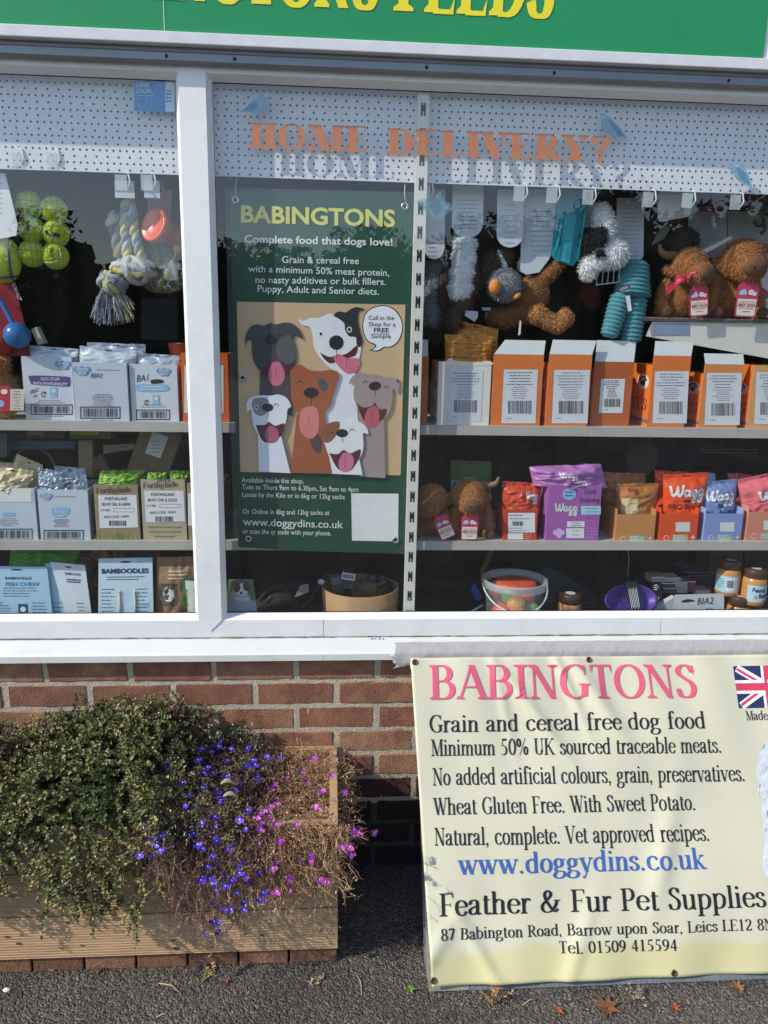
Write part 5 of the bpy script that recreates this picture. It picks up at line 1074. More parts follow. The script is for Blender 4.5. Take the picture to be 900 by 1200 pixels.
def lowbox(label, x0, x1, yt, mf, ms, lab, Y=Ye, d=.12):
    t = carton(label, x0, x1, yt, 637, Y, d, mf, ms, Z2, side_top=yt-6); YY = Y-.0004
    m = MB(); x, w = x0, x1-x0
    if lab: prect(m, x+w*.42, yt+10, x+w*.80, yt+21, M('d7dcda', .5, .04), YY, 1)
    prect(m, x+w*.34, yt+24.5, x+w*.74, yt+32, M('9fb59c', .5, .2, 90), YY, 1); smallprint(m, x+w*.36, yt+26, x+w*.7, yt+30, 3, WPAP, YY, 2, False)
    pell(m, x+w*.18, yt+28.5, 3.5, 3.5, M('e9cdbb', .5), YY, 1); pell(m, x+w*.18, yt+28.5, 2.6, 2.6, mf, YY, 2); prect(m, x+w*.82, yt+25, x+w*.93, yt+30, M('a85b62', .5), YY, 1); prect(m, x+w*.865, yt+25, x+w*.885, yt+30, WPAP, YY, 1.6); prect(m, x+w*.82, yt+27, x+w*.93, yt+28, WPAP, YY, 1.6); m.build('label', t); return t
pouch('dull brown pouch at the rear of the caramel carton', [(706, 604), (752, 602), (757, 555), (707, 553)], Ye+.11, .04, BRN, crink=.5, seed=61)
t, fr = pouch('caramel brown pouch with a pale label at the front of the caramel carton', [(721, 606), (767, 606), (772, 566), (722, 567)], Ye+.05, .045, BRN, crink=.4, seed=62, hole=False)
m = MB(); m.rect(.1, .48, .15, .6, fmap(fr), M('d8c79a', .5), 1.5, 8, 8); script(m, fr, .25, .78, .09, M('7a4526', .5), asp=1.2); m.build('label', t)
lowbox('caramel brown low carton on the lower shelf', 721.5, 767.5, 603, BRC, BRC, False)
for q, dy, sd, lab in (([(770, 600), (800, 600), (806, 553), (767, 551)], .1, 63, 'red orange pouch behind the big orange one'),): pouch(lab, q, Ye+dy, .04, ORB, crink=.5, seed=sd)
t, fr = pouch('bright orange pouch with a big white script word at the front of the orange carton', [(777, 604), (822, 604), (831, 553), (777, 556)], Ye+.045, .045, ORB, crink=.3, seed=64)
m = MB(); script(m, fr, .12, .46, .31, WPAP, asp=.9); m.build('lettering', t); m = MB(); sans(m, 'BBQ Bangers', .08, .95, .2, .11, fmap(fr), INK, bold=.004, layer=2, shear=.1); m.rect(.42, .64, .355, .405, fmap(fr), INK, 1.5, 4); m.build('flavour_lettering', t)
m = MB(); m.ellipse(.22, .78, .13, .07, fmap(fr), M('5d6e3e', .6), 1); m.build('leaf_print', t)
lowbox('orange low carton with a blank white label on the lower shelf', 773, 817.5, 602, ORC, ORC, True)
pouch('pale blue pouch behind the blue one', [(822, 600), (840, 600), (838, 555), (822, 553)], Ye+.1, .03, M('a8b8da', .35), crink=.4, seed=65, hole=False)
t, fr = pouch('steel blue pouch with a white script word in the blue carton', [(823, 604), (860, 604), (864, 561), (826, 565)], Ye+.045, .045, BLU, crink=.4, seed=66)
m = MB(); script(m, fr, .02, .44, .33, M('dfe4ec', .45), asp=.95); m.build('lettering', t); m = MB(); m.rect(.34, .66, .3, .38, fmap(fr), M('2c3c6a', .5), 1.5, 4); sans(m, 'For Vet', .42, .95, .08, .13, fmap(fr), INK, layer=2, bold=.004); m.build('flavour_lettering', t)
lowbox('sky blue low carton with a blank white label on the lower shelf', 825, 869.5, 602, BLC, M('9fb4ea', .5, .05), True)
pouch('dark pink pouch at the rear of the pink carton', [(862, 600), (886, 600), (880, 556), (852, 554)], Ye+.1, .04, PNKD, crink=.6, seed=67)
t, fr = pouch('pink pouch with a white script word cut off by the right edge of the photo', [(869, 602), (922, 602), (925, 549), (864, 562)], Ye+.045, .05, PNK, crink=.4, seed=68)
m = MB(); script(m, fr, .32, .36, .3, WPAP, asp=.9); m.build('lettering', t)
lowbox('salmon pink low carton at the right edge of the lower shelf', 875, 922, 600, PKC, M('e79c80', .5, .05), True)
t, fr = pouch('green and pale blue flat pack hanging behind the seated plush cows', [(528, 590), (575, 592), (576, 541), (528, 539)], .22, .01, M('4c6b35', .5, .1), crink=.1, seed=70)
m = MB(); m.rect(.02, .98, .02, .55, fmap(fr), M('7f9fc0', .5, .1), 1, 6); m.rect(.34, .62, .6, .63, fmap(fr), M('8fae7f', .5), 2, 4); m.build('print', t)
# ------------------------------------------------------------------ soft toys and hanging toys
def blob(parts, vox=.006, smooth=4):
    """one continuous skin round a set of overlapping ellipsoids (centre, radii, rotation) -> vertices, faces"""
    bm = bmesh.new()
    for c, r, e in parts:
        mt = Matrix.Translation(c) @ (e.to_matrix().to_4x4() if e else Matrix.Identity(4)) @ Matrix.Diagonal((r[0], r[1], r[2], 1))
        bmesh.ops.create_uvsphere(bm, u_segments=18, v_segments=12, radius=1, matrix=mt)
    me = bpy.data.meshes.new('skin'); bm.to_mesh(me); bm.free(); o = bpy.data.objects.new('skin', me); COL.objects.link(o)
    r = o.modifiers.new('r', 'REMESH'); r.mode = 'VOXEL'; r.voxel_size = vox; s = o.modifiers.new('s', 'SMOOTH'); s.iterations = smooth; s.factor = .6
    dg = bpy.context.evaluated_depsgraph_get(); ev = o.evaluated_get(dg).to_mesh()
    vs = [v.co.copy() for v in ev.vertices]; ns = [v.normal.copy() for v in ev.vertices]; fs = [tuple(p.vertices) for p in ev.polygons]
    o.evaluated_get(dg).to_mesh_clear(); bpy.data.objects.remove(o); bpy.data.meshes.remove(me)
    return vs, ns, fs
def fur(m, sk, mats, n, ln, w, rg, flow=Vector((0, 0, -1)), lay=.6, region=None):
    vs, ns, fs = sk
    for i in range(n):
        f = fs[rg.randrange(len(fs))]; a, b, c = rg.random(), rg.random(), rg.random(); t = a+b+c
        p = (vs[f[0]]*a+vs[f[1]]*b+vs[f[2]]*c)/t; nn = ns[f[0]]
        if region and not region(p): continue
        d = (nn*(1-lay*.5)+flow*lay*rg.uniform(.3, 1)+Vector((rg.gauss(0, .3), rg.gauss(0, .3), rg.gauss(0, .3)))).normalized()
        l = ln*rg.uniform(.6, 1.35); s = d.cross(nn); s = s.normalized()*w if s.length > 1e-4 else Vector((w, 0, 0)); q = p-nn*.0006
        mid = q+d*l*.6+nn*l*.12; tip = q+d*l+flow*l*.15
        m.add([q-s, q+s, mid+s*.7, tip, mid-s*.7], [(0, 1, 2, 4), (4, 2, 3)], mats[i % len(mats)])
def skin(m, sk, mt): m.add(sk[0], sk[2], mt, True)
from mathutils import Euler
def E_(x=0, y=0, z=0):
    return Euler((R(x), R(y), R(z)))

COW = [M(c, .85, .12, 80, sheen=.2) for c in ('b07240', 'bf8350', 'a06234', 'cd9664')]; COWB = M('a46a36', .85, .12, 80); MUZ = M('6d4a34', .8, .1, 90); HORN = M('8a6a4c', .7, .1, 40); RIB = M('cc2f4c', .35, .06, 30); FELT = M('5f4030', .85, .1, 60)
TAGP = M('cf3f66', .45, .05, 20); TAGW = M('efe8dc', .5, .03, 20)
def gift_tag(t, p, s, rot, shadow=False):
    """pink swing ticket with a pale lower half: p = top centre, s = width"""
    m = MB(); c, sn = math.cos(rot), math.sin(rot)
    def g(u, v, l=0): x, z = u*s, -v*s; return Vector((p.x+x*c-z*sn, p.y-.0008*l, p.z+x*sn+z*c))
    o = [(-.5, .25), (-.27, 0), (.27, 0), (.5, .25), (.5, 1.55), (.42, 1.62), (-.42, 1.62), (-.5, 1.55)]
    m.add([g(u, v, 0)+Vector((0, .0012, 0)) for u, v in o]+[g(u, v, 0) for u, v in o], [tuple(range(8))[::1], tuple(range(15, 7, -1))]+[(i, (i+1) % 8, (i+1) % 8+8, i+8) for i in range(8)], TAGP)
    m.add([g(u, v, 1) for u, v in ((-.44, .82), (-.44, 1.5), (-.38, 1.56), (.38, 1.56), (.44, 1.5), (.44, .82))], [(0, 1, 2, 3, 4, 5)], TAGW)
    tk = m.build('gift_tag', t)
    m = MB(); mp = lambda u, v, l: g(u, v, l); r = M('b8383f', .5)
    mpt = lambda u, v, l: g(u, -v, l)
    sans(m, 'A GIFT FOR THE', -.36, .36, -.99, .085, mpt, r, layer=2, bold=.0); sans(m, 'BEST DOG', -.4, .4, -1.15, .13, mpt, r, layer=2, bold=.03); sans(m, 'IN THE WORLD', -.34, .34, -1.27, .09, mpt, r, layer=2, bold=.0); sans(m, 'with love', -.2, .2, -1.40, .06, mpt, r, layer=2) if False else m.rect(-.2, .2, 1.36, 1.385, mp, r, 2)
    m.ellipse(.13, .52, .13, .12, mp, TAGW, 1.4); m.ellipse(.3, .58, .1, .09, mp, TAGW, 1.5); m.ellipse(.1, .5, .018, .02, mp, INK, 2); m.ellipse(.18, .5, .018, .02, mp, INK, 2); m.ellipse(.3, .58, .02, .02, mp, INK, 2)
    for du, dv in ((-.3, .5), (-.2, .46), (-.24, .58), (-.34, .58), (-.14, .56)): m.ellipse(du, dv, .085, .075, mp, M('a9cfe6', .5), 1.3+du*.1)
    m.build('tag_print', tk)
def cow(label, px, pyt, pyb, Y, zbase, lean=0., bow=False, tagx=0., tagrot=0., seed=1, headx=0., face=0., horn=(1, 1), headtilt=0., group='plush highland cows'):
    """a seated plush cow with its head turned down; pyt/pyb photo heights of crown and seat"""
    rg = random.Random(seed); c = at(px, pyb, Y); H = at(px, pyt, Y).z-zbase; s = H/.235
    t = thing('plush_cow', label, 'plush cow', (c.x, Y, zbase), group=group); V = lambda x, y, z: Vector((c.x+x*s, Y+y*s, zbase+z*s))
    hx = headx/s if s else 0
    hc = (hx, -.035, .165)
    sk = blob([(V(0, .03, .062), (.062*s, .055*s, .066*s), None), (V(0, .02, .11), (.05*s, .045*s, .05*s), None),
               (V(-.062, -.012, .018), (.024*s, .05*s, .021*s), None), (V(.062, -.012, .018), (.024*s, .05*s, .021*s), None),
               (V(-.062, -.005, .085), (.02*s, .024*s, .052*s), E_(0, 14, 0)), (V(.062, -.005, .085), (.02*s, .024*s, .052*s), E_(0, -14, 0)),
               (V(-.072, -.022, .045), (.019*s, .02*s, .022*s), None), (V(.072, -.022, .045), (.019*s, .02*s, .022*s), None)], .0055*s)
    m = MB(); skin(m, sk, COWB); fur(m, sk, COW, 7000, .0062*s, .0009*s, rg); m.build('body', t)
    er = E_(headtilt, 0, face)
    hd = blob([(V(*hc), (.062*s, .052*s, .058*s), er), (V(hx+math.sin(R(-face))*-.0+(-.03 if face < 0 else .03 if face > 0 else 0)*.6, -.078, .138), (.046*s, .036*s, .036*s), er),
               (V(hx-.064, -.02, .152), (.026*s, .012*s, .016*s), E_(0, 25, 0)), (V(hx+.064, -.02, .152), (.026*s, .012*s, .016*s), E_(0, -25, 0))], .005*s)
    m = MB(); skin(m, hd, COWB); fur(m, hd, COW, 7000, .0075*s, .0009*s, rg, Vector((0, -.3, -1))); ho = m.build('head', t)
    fx = hx+(-.018 if face < 0 else .018 if face > 0 else 0)*1.4
    m = MB(); m.ball(V(fx, -.112, .138), .033*s, MUZ, 18, 12, (1, .42, .72), er)
    for k in (-1, 1): m.ball(V(fx+k*.012, -.126, .139), .0036*s, M('3e2a20', .8), 8, 6, (1, .5, 1))
    m.build('muzzle', ho)
    for k, on in zip((-1, 1), horn):
        if on:
            m = MB(); pts = catmull([tuple(V(hx+k*.045, -.01, .2)), tuple(V(hx+k*.075, -.02, .199)), tuple(V(hx+k*.098, -.028, .207)), tuple(V(hx+k*.108, -.03, .228))], 5)
            n = len(pts); m.tube(pts, [(.015-.010*(i/(n-1))**1.6)*s for i in range(n)], HORN, 10); m.ball(pts[-1], .0052*s, HORN, 8, 6); m.build('horn', t)
    for k in (-1, 1):
        m = MB(); m.ball(V(k*.066, -.062, .019), .017*s, FELT, 14, 8, (1, .28, 1.0)); m.build('foot_pad', t)
    if bow:
        m = MB()
        for k in (-1, 1): m.sheet(lambda u, v: V(hx-.03+k*(.004+.038*u), -.10-.012*math.sin(PI*u)*(1 if v < .5 else .6), .125+.012*k+(v-.5)*(.006+.03*u)+.008*math.sin(u*3)), 10, 8, RIB)
        m.sheet(lambda u, v: V(hx-.035-.06*u, -.1+.01*u, .122-.035*u+(v-.5)*.026+.006*math.sin(u*5)), 12, 6, RIB); m.ball(V(hx-.03, -.105, .125), .009*s, RIB, 10, 8); m.build('ribbon_bow', t)
    gift_tag(t, V(tagx, -.085 if not tagrot else -.09, .105), .062*s, tagrot)
    return t
# upper small shelf, far right
Z3 = at(830, 373, .135).z
t = thing('card_shelf', 'narrow corrugated shelf edge with white card under the two upper plush cows', 'shelf', at(830, 374, .13))
CORR = M('8d8577', .8, .2, 60, bump=.5); WCARD = M('e2dfd6', .5, .04, 10)
a, b = at(751, 374, .13).x, 1.6
m = MB(); m.box(a, b, .13, .42, Z3-.010, Z3, CORR)
for i in range(110): x = a+.002+i*.0065; m.box(x, x+.0022, .1285, .13, Z3-.008, Z3-.002, M('4e463b', .8))
m.build('ledge', t)
m = MB(); q = [at(765, 377, .135), at(1010, 380, .135), at(1010, 440, .135), at(757, 394, .135)]; m.add([p+Vector((0, .001, 0)) for p in q[::-1]]+[p+Vector((0, .006, 0)) for p in q[::-1]], [(0, 1, 2, 3), (7, 6, 5, 4), (0, 4, 5, 1), (1, 5, 6, 2), (2, 6, 7, 3), (3, 7, 4, 0)], WCARD); m.build('white_card', t)
m = MB(); prect(m, 766, 379, 808, 393, M('8d9bb8', .4, .05), .135, 1); m.build('blue_label', t)
cow('brown plush cow with a red satin bow seated on the upper right ledge', 795, 287, 372, .18, Z3, bow=True, headx=.005, face=25, horn=(1, 0), tagx=.018, tagrot=R(6), seed=5)
cow('brown plush cow with a curved horn and no bow on the upper right ledge', 855, 276, 372, .185, Z3, headx=.0, face=0, horn=(0, 1), headtilt=8, tagx=.0, tagrot=R(-1), seed=6)
m = MB(); q = [at(819, 295, .185), at(855, 277, .185), at(856, 280, .185), at(822, 299, .185)]; m.prism([(p.x, p.z) for p in q[::-1]], .175, .235, WCARD); tag(m.build('tilted_card'), 'cream card resting across the head of the upper plush cow without a bow', 'card')
cow('plush cow seated against the slotted upright with a tilted gift tag', 503, 562, 640, .15, Z2, headx=0, face=-20, horn=(0, 0), tagx=.025, tagrot=R(24), seed=7)
cow('plush cow seated on the lower shelf with one horn showing and an upright gift tag', 550, 556, 640, .152, Z2, headx=-.012, face=0, horn=(0, 1), tagx=-.018, tagrot=R(0), seed=8)
# tan plush with a red ticket at the left edge
c = at(6, 470, .15)
t = thing('plush_bear', 'tan plush toy with a red ticket at the left edge of the upper shelf', 'plush toy', (c.x, 0.15, Z1))
sk = blob([((c.x-.03, .16, Z1+.07), (.06, .05, .07), None), ((c.x-.02, .14, Z1+.14), (.045, .04, .035), None), ((c.x+.012, .13, Z1+.155), (.018, .02, .014), None), ((c.x+.01, .12, Z1+.02), (.025, .03, .02), None), ((c.x-.04, .12, Z1+.02), (.03, .03, .022), None)], .005)
m = MB(); skin(m, sk, COWB); fur(m, sk, COW, 2200, .01, .001, random.Random(3)); m.build('body', t)
m = MB(); prect(m, -6, 452, 12, 482, M('c02a3e', .45), .09, 0); prect(m, 12, 456, 28, 481, M('d9d2c6', .5), .09, 0); smallprint(m, 14, 459, 26, 479, 7, M('b8383f', .5), .09, 1); pell(m, 5, 459, 4, 3, TAGW, .09, 1); pell(m, 1, 473, 4, 4, SKY_, .09, 1); m.build('ticket', t)

# everything hanging sits 65 mm nearer the glass than its nominal depth
_at0 = at
def at(px, py, Y): return _at0(px, py, Y-.065)
# --- tennis balls in a net
TB = M('b9cf3a', .9, .14, 160, bump=.6, bscale=300); TBS = M('dfe3d2', .8, .05); NET = M('2c2f2a', .7, .1)
c = at(50, 262, .2)
t = thing('ball_net', 'net bag of six yellow tennis balls hanging under the perforated panel', 'tennis balls', at(50, 200, .2))
BR_ = .0335; rg = random.Random(4)
for k, (px, py, tx) in enumerate(((34.5, 240, 0), (63.5, 246, 0), (37.5, 269, 1), (65.5, 273.5, 2), (37.5, 297, 0), (65, 300, 1))):
    p = at(px, py, .2); m = MB(); m.ball(p, BR_, TB, 28, 18)
    ax = Vector((rg.gauss(0, 1), rg.gauss(0, .4), rg.gauss(0, 1))).normalized(); q = ax.to_track_quat('Z', 'Y')
    pts = []
    for i in range(61):
        a = 2*PI*i/60; v = Vector((math.cos(a), math.sin(a), .55*math.cos(2*a))).normalized()*(BR_+.0002); pts.append(p+q @ v)
    m.tube(pts, .0011, TBS, 5, False)
    o = m.build('ball', t)
    if tx:
        m = MB(); sm = lambda u, v, l: p+Vector((u, -math.sqrt(max(1e-6, (BR_+.0006+.0003*l)**2-u*u-v*v)), v))
        if tx == 1: sans(m, 'KONG', -.001, .022, .006, .0085, lambda u, v, l: sm(.006-v+.006, u-.004, l), INK, bold=.035, layer=1)
        else: m.ellipse(-.003, -.004, .016, .006, sm, INK, 1, 20, -.3); m.ellipse(.012, -.007, .008, .005, sm, INK, 1, 16, -.3)
        m.build('print', o)
m = MB(); x0, x1, zt_n, zb_n = at(21, 236, .2).x, at(80, 236, .2).x, at(50, 226, .2).z, at(50, 313, .2).z
for k in range(9):
    f = k/8; m.tube([(x0+(x1-x0)*f, .101-.004*math.sin(k*2.1), zt_n), (x0+(x1-x0)*(f*.96+.02), .097, (zt_n+zb_n)/2), (x0+(x1-x0)*(f*.8+.1), .103, zb_n)], .00045, NET, 4, False)
for k in range(10):
    f = k/9; m.tube([(x0, .105, zt_n+(zb_n-zt_n)*f), ((x0+x1)/2, .097, zt_n+(zb_n-zt_n)*f-.006), (x1, .105, zt_n+(zb_n-zt_n)*f)], .00045, NET, 4, False)
m.build('net', t)
m = MB(); m.tube([at(40, 205, .2), at(44, 222, .2), at(38, 238, .2)], .0022, NET, 6); m.tube([at(36, 206, .2), at(37, 226, .2)], .003, NET, 6); m.build('hanging_strap', t)
# oval yellow ball and white card at the left edge
p = at(4, 304, .19); t = thing('oval_ball', 'oval yellow felt ball with navy seams below the white card at the left edge', 'toy ball', p)
m = MB(); m.ball(p, .045, M('bfd33c', .9, .12, 160, bump=.5), 26, 18, (.95, .9, 1.3)); m.build('ball', t)
m = MB(); NV = M('2b3a66', .7)
m.tube([p+Vector((.036*math.sin(a*.0)+.027, -.028*math.cos(a)-.006, .058*math.sin(a)*.98)) for a in [i/10*2.6-1.3 for i in range(11)]], .0026, NV, 6); m.tube([p+Vector((.034*math.sin(a), -.033*math.cos(a), -.040-.006*math.cos(a))) for a in [i/10*2.8-1.4 for i in range(11)]], .0026, NV, 6); m.build('seam', t)
t = thing('white_card', 'white card hanging at the left edge over the oval yellow ball', 'card', at(8, 205, .15))
m = MB(); q = [at(-30, 200, .15), at(-30, 286, .15), at(19, 276, .15), at(20.5, 262, .15), at(6, 203, .15)]; m.prism([(a.x, a.z) for a in q], .0848, .0865, WPAP); m.build('card', t)
for z in (258, 262): pass
m = MB(); smallprint(m, -4, 215, 4, 250, 7, GREYINK, .1492, 1); m.build('print', t)
# red pack and blue ball on a strap
t = thing('toy_pack', 'dark red hanging pack with white lettering on its edge at the left frame', 'pack', at(10, 410, .2))
m = MB(); q = [at(-25, 322, .2), at(-25, 418, .2), at(33, 417, .2), at(30, 385, .2), at(15, 325, .2)]; m.prism([(a.x, a.z) for a in q], .135, .141, M('8f1c2c', .4, .08, 20)); m.build('card', t)
m = MB(); a0, a1 = at(16, 328, .1992), at(26, 352, .1992); dv = (a1-a0); wv = Vector((-.012, 0, .004)); sans(m, 'KONG', 0, 1, 0, .9, lambda u, v, l: a0+dv*u-wv*v*-1+Vector((0, -.0004*l, 0)) if False else a0+dv*u+wv*v+Vector((0, -.0004*l, 0)), M('d9c9c4', .5), bold=.03); m.build('lettering', t)
p = at(20, 393, .17); t = thing('strap_ball', 'glossy blue rubber ball on a blue strap in front of the dark red pack', 'toy ball', p); BLB = M('2f6fae', .28, .08, 14)
m = MB(); m.ball(p, .0335, BLB, 26, 18); m.build('ball', t); m = MB(); m.tube(catmull([tuple(at(-12, 338, .172)), tuple(at(0, 352, .17)), tuple(at(12, 374, .165)), tuple(at(18, 386, .16))], 5), .0065, BLB, 8); m.build('strap', t)
p = at(1, 402, .19); m = MB(); m.ball(p, .03, M('a8301f', .35, .1), 20, 14); tag(m.build('red_ball'), 'red rubber ball behind the glossy blue ball at the left edge', 'toy ball')
m = MB(); q = [at(38, 386, .22), at(44, 383, .22), at(53, 402, .22), at(46, 404, .22)]; m.prism([(a.x, a.z) for a in q[::-1]], .145, .175, M('c9c2b4', .6, .1)); tag(m.build('white_stick'), 'small off white chew standing between blue ball and foil pouches', 'chew')

# --- rope toys
ROPE = [M('b9bcc0', .9, .12, 120, bump=.6), M('c9bf7a', .9, .12, 120, bump=.6), M('8b93a6', .9, .12, 120, bump=.6)]
ROPED = [M('7e8289', .9, .12, 120, bump=.6), M('8f8757', .9, .12, 120, bump=.6), M('666c7c', .9, .12, 120, bump=.6)]
def strand_rope(m, pts, r, mats, twist=70., n=3, sr=.62):
    pts = [Vector(p) for p in catmull([tuple(p) for p in pts], 10)]; L = 0; fr = []
    for i, p in enumerate(pts):
        if i: L += (p-pts[i-1]).length
        tg = (pts[min(i+1, len(pts)-1)]-pts[max(0, i-1)]).normalized(); a = Vector((0, 1, 0)); a = (a-tg*a.dot(tg)); a = a.normalized() if a.length > .1 else Vector((1, 0, 0)); fr.append((p, a, tg.cross(a), L))
    for k in range(n):
        q = [p+(a*math.cos(l*twist+2*PI*k/n)+b*math.sin(l*twist+2*PI*k/n))*r*.55 for p, a, b, l in fr]; m.tube(q, r*sr, mats[k % len(mats)], 7)
def knot(m, c, s, mats, rg, n=9, r=.0075):
    for k in range(n):
        ax = Vector((rg.gauss(0, 1), rg.gauss(0, .6), rg.gauss(0, .5))).normalized(); q = ax.to_track_quat('Z', 'Y'); ra = rg.uniform(.75, 1)
        m.tube([Vector(c)+Vector(((q @ Vector((math.cos(a), math.sin(a), rg.uniform(-.02, .02)))).x*s[0]*ra, (q @ Vector((math.cos(a), math.sin(a), 0))).y*s[1]*ra, (q @ Vector((math.cos(a), math.sin(a), 0))).z*s[2]*ra)) for a in [i/14*2*PI for i in range(15)]], r, mats[k % len(mats)], 7, False)
    m.ball(c, 1, mats[0], 14, 10, (s[0]*.8, s[1]*.8, s[2]*.8))
def rope_toy(label, d, mats, Y, seed):
    rg = random.Random(seed); P = lambda x, y, dy=0: at(x+d[0], y+d[1], Y)+Vector((0, dy, 0))
    t = thing('rope_toy', label, 'rope toy', P(152, 232)); 
    m = MB(); strand_rope(m, [P(150, 304), P(147, 270), P(147, 246), P(151.5, 237), P(155, 246), P(157, 270), P(167, 308)], .0125, mats, 95); m.build('loop', t)
    m = MB(); knot(m, P(158, 317), (.062, .04, .032), mats, rg, 13, .009); m.build('knot', t)
    return t, rg, P
t, rg, P = rope_toy('big knotted grey and yellow rope toy with a frayed end, left pane', (0, 0), ROPE, .2, 2)
m = MB(); knot(m, P(132, 332), (.034, .03, .028), ROPE, rg, 7, .0085); m.build('end_knot', t)
m = MB(); strand_rope(m, [P(141, 300, .02), P(137, 275, .02), P(133, 262, .02)], .02, ROPED, 60); m.build('second_strand', t)
m = MB(); knot(m, P(131, 257, .02), (.018, .018, .02), ROPE, rg, 5, .007); m.build('upper_knot', t)
m = MB()
for i in range(330):
    x = rg.uniform(115, 152); e = P(x+rg.uniform(-5, 4) - (132-x)*.25, 352+rg.uniform(10, 31)-abs(x-128)*.25, rg.uniform(-.025, .025)); b0 = P(126+(x-126)*.45, 338, rg.uniform(-.015, .015))
    md = b0.lerp(e, .55)+Vector((rg.uniform(-.006, .006), rg.uniform(-.004, .004), .004)); m.tube([b0, md, e], [.0016, .0014, .0011], (ROPE[2], ROPE[2], ROPE[0], ROPE[1] if x > 138 else ROPED[2])[i % 4], 4, False)
m.build('frayed_end', t)
t, rg, P = rope_toy('second grey and yellow rope toy hanging behind the big one', (34, 10), ROPED, .235, 9)
m = MB(); knot(m, P(172, 312), (.04, .03, .034), ROPED, rg, 9, .009); m.build('end_knot', t)
p = at(188, 266, .19); t = thing('rubber_bell_toy', 'translucent orange red rubber toy with a round mouth hanging beside the rope toy', 'rubber toy', p)
ORT = M('d9583a', .35, .08, 14, spec=.6)
m = MB(); q = Vector((-.55, -.75, .25)).to_track_quat('Z', 'Y'); 
m.lathe([(.001, .012), (.03, .012), (.038, .02), (.043, .018), (.044, .008), (.04, -.005), (.034, -.02), (.026, -.03), (.027, -.045), (.03, -.058), (.026, -.07), (.012, -.078), (.001, -.079)], ORT, n=30); m.v = [tuple(q @ Vector(x)+p+Vector((-.005, 0, 0))) for x in m.v]; m.build('bell', t)
m = MB(); m.tube([p+Vector((.02, .03, .02)), p+Vector((.012, .02, .06)), p+Vector((.008, 0, .11))], .004, M('c58a72', .5, .1), 7); m.build('hanging_loop', t)
m = MB(); q = [at(172, 228, .22), at(174, 258, .22), at(199, 262, .22), at(202, 222, .22)]; m.prism([(a.x, a.z) for a in q], .155, .1565, M('b58f80', .35, .15)); tag(m.build('clear_pack'), 'pinkish clear pack above the orange red rubber toy', 'pack')
for px, w, lab in ((146, 20, 'white price ticket above the loop of the big rope toy'), (178, 16, 'white price ticket above the orange red rubber toy')):
    m = MB(); a = at(px, 222, .15); m.box(a.x-w*.0012, a.x+w*.0012, .084, .0846, a.z-.02, a.z+.02, M('c7d2dd', .5, .05)); tag(m.build('price_ticket'), lab, 'ticket', 'price tickets')
m = MB(); a = at(208, 292, .2); m.ball(a, .012, M('c58a6a', .6), 12, 8); m.tube([a, a+Vector((-.012, 0, -.03))], .003, M('b0a890', .6), 6); tag(m.build('small_toy'), 'small tan toy half hidden behind the white mullion', 'toy')

# --- hanging toys right of the upright
def hang_card(label, pts, Y, lines=None, logo=None, group=None, mt=None, rounded=True):
    t = thing('hanging_card', label, 'card', at(pts[0][0], pts[0][1], Y), group=group); m = MB(); q = [at(x, y, Y) for x, y in pts]; m.prism([(a.x, a.z) for a in q], Y-.065, Y-.0638, mt or M('d3dae2', .35, .04, 10)); m.build('card', t)
    if lines: m = MB(); smallprint(m, *lines, GREYINK, Y-.0004, 1); m.build('print', t)
    return t
def tongue(x0, x1, yt, yb, r):   # a card with a round foot
    c = (x0+x1)/2; h = (x1-x0)/2; return [(x0+1, yt)]+[(c-h*math.cos(R(a)), yb-r+r*math.sin(R(a))) for a in range(0, 181, 15)]+[(x1+1, yt)]
WF = [M(c, .9, .08, 60, sheen=.2) for c in ('f2f3f5', 'e6e9ee', 'fafafa')]; BF = [M(c, .9, .12, 60) for c in ('4e3a2c', '5f4836', '3c2c22')]; GF = [M(c, .9, .1, 60) for c in ('8b8f96', '777b83', 'a2a6ac')]
TF = [M(c, .9, .12, 70) for c in ('8f5e34', '9f6c3e', 'ae7b4a')]; BKF = [M(c, .9, .1, 70) for c in ('1c1c1f', '26262a', '141416')]; LT = [M(c, .9, .12, 70) for c in ('bb8450', 'c89260', 'a97444')]
def soft(t, nm, parts, mats, n, ln, seed, vox=.0055, w=.0012, flow=Vector((0, 0, -1)), parent=None):
    sk = blob(parts, vox); m = MB(); skin(m, sk, mats[0]); fur(m, sk, mats, n, ln, w, random.Random(seed), flow); return m.build(nm, parent or t)
def V3(px, py, Y): return at(px, py, Y)
# long fluffy white toy
t = thing('plush_toy', 'long ribbed white and brown fluffy toy hanging below the first rounded card', 'plush toy', V3(545, 240, .20))
soft(t, 'white_body', [(V3(545-(i*.9), 285+i*8.5, .20), (.028 if i % 2 else .034, .026, .015), None) for i in range(8)], WF, 3000, .008, 21, .005)
soft(t, 'brown_tail', [(V3(541, 356, .215), (.03, .03, .03), None), (V3(530, 374, .215), (.028, .03, .03), None), (V3(556, 330, .23), (.018, .02, .05), None), (V3(520, 340, .25), (.02, .02, .06), None)], BF, 1400, .012, 22)
hang_card('long clear rounded card above the white fluffy toy', tongue(529.5, 566, 215, 279, 17), .19, (536, 235, 562, 268, 8))
t = thing('plush_toy', 'dim grey ribbed fluffy toy hanging right beside the slotted upright', 'plush toy', V3(508, 300, .27)); soft(t, 'body', [(V3(509-(i*.3), 312+i*9, .27), (.03 if i % 2 else .036, .028, .016), None) for i in range(8)], GF, 2200, .008, 23)
hang_card('blue shaded rounded card beside the slotted upright', tongue(497, 521, 222, 304, 14), .2, (500, 285, 514, 300, 4))
hang_card('rounded card above the grey bird toy', tongue(582, 613, 222, 290, 15), .19, (590, 240, 606, 285, 8))
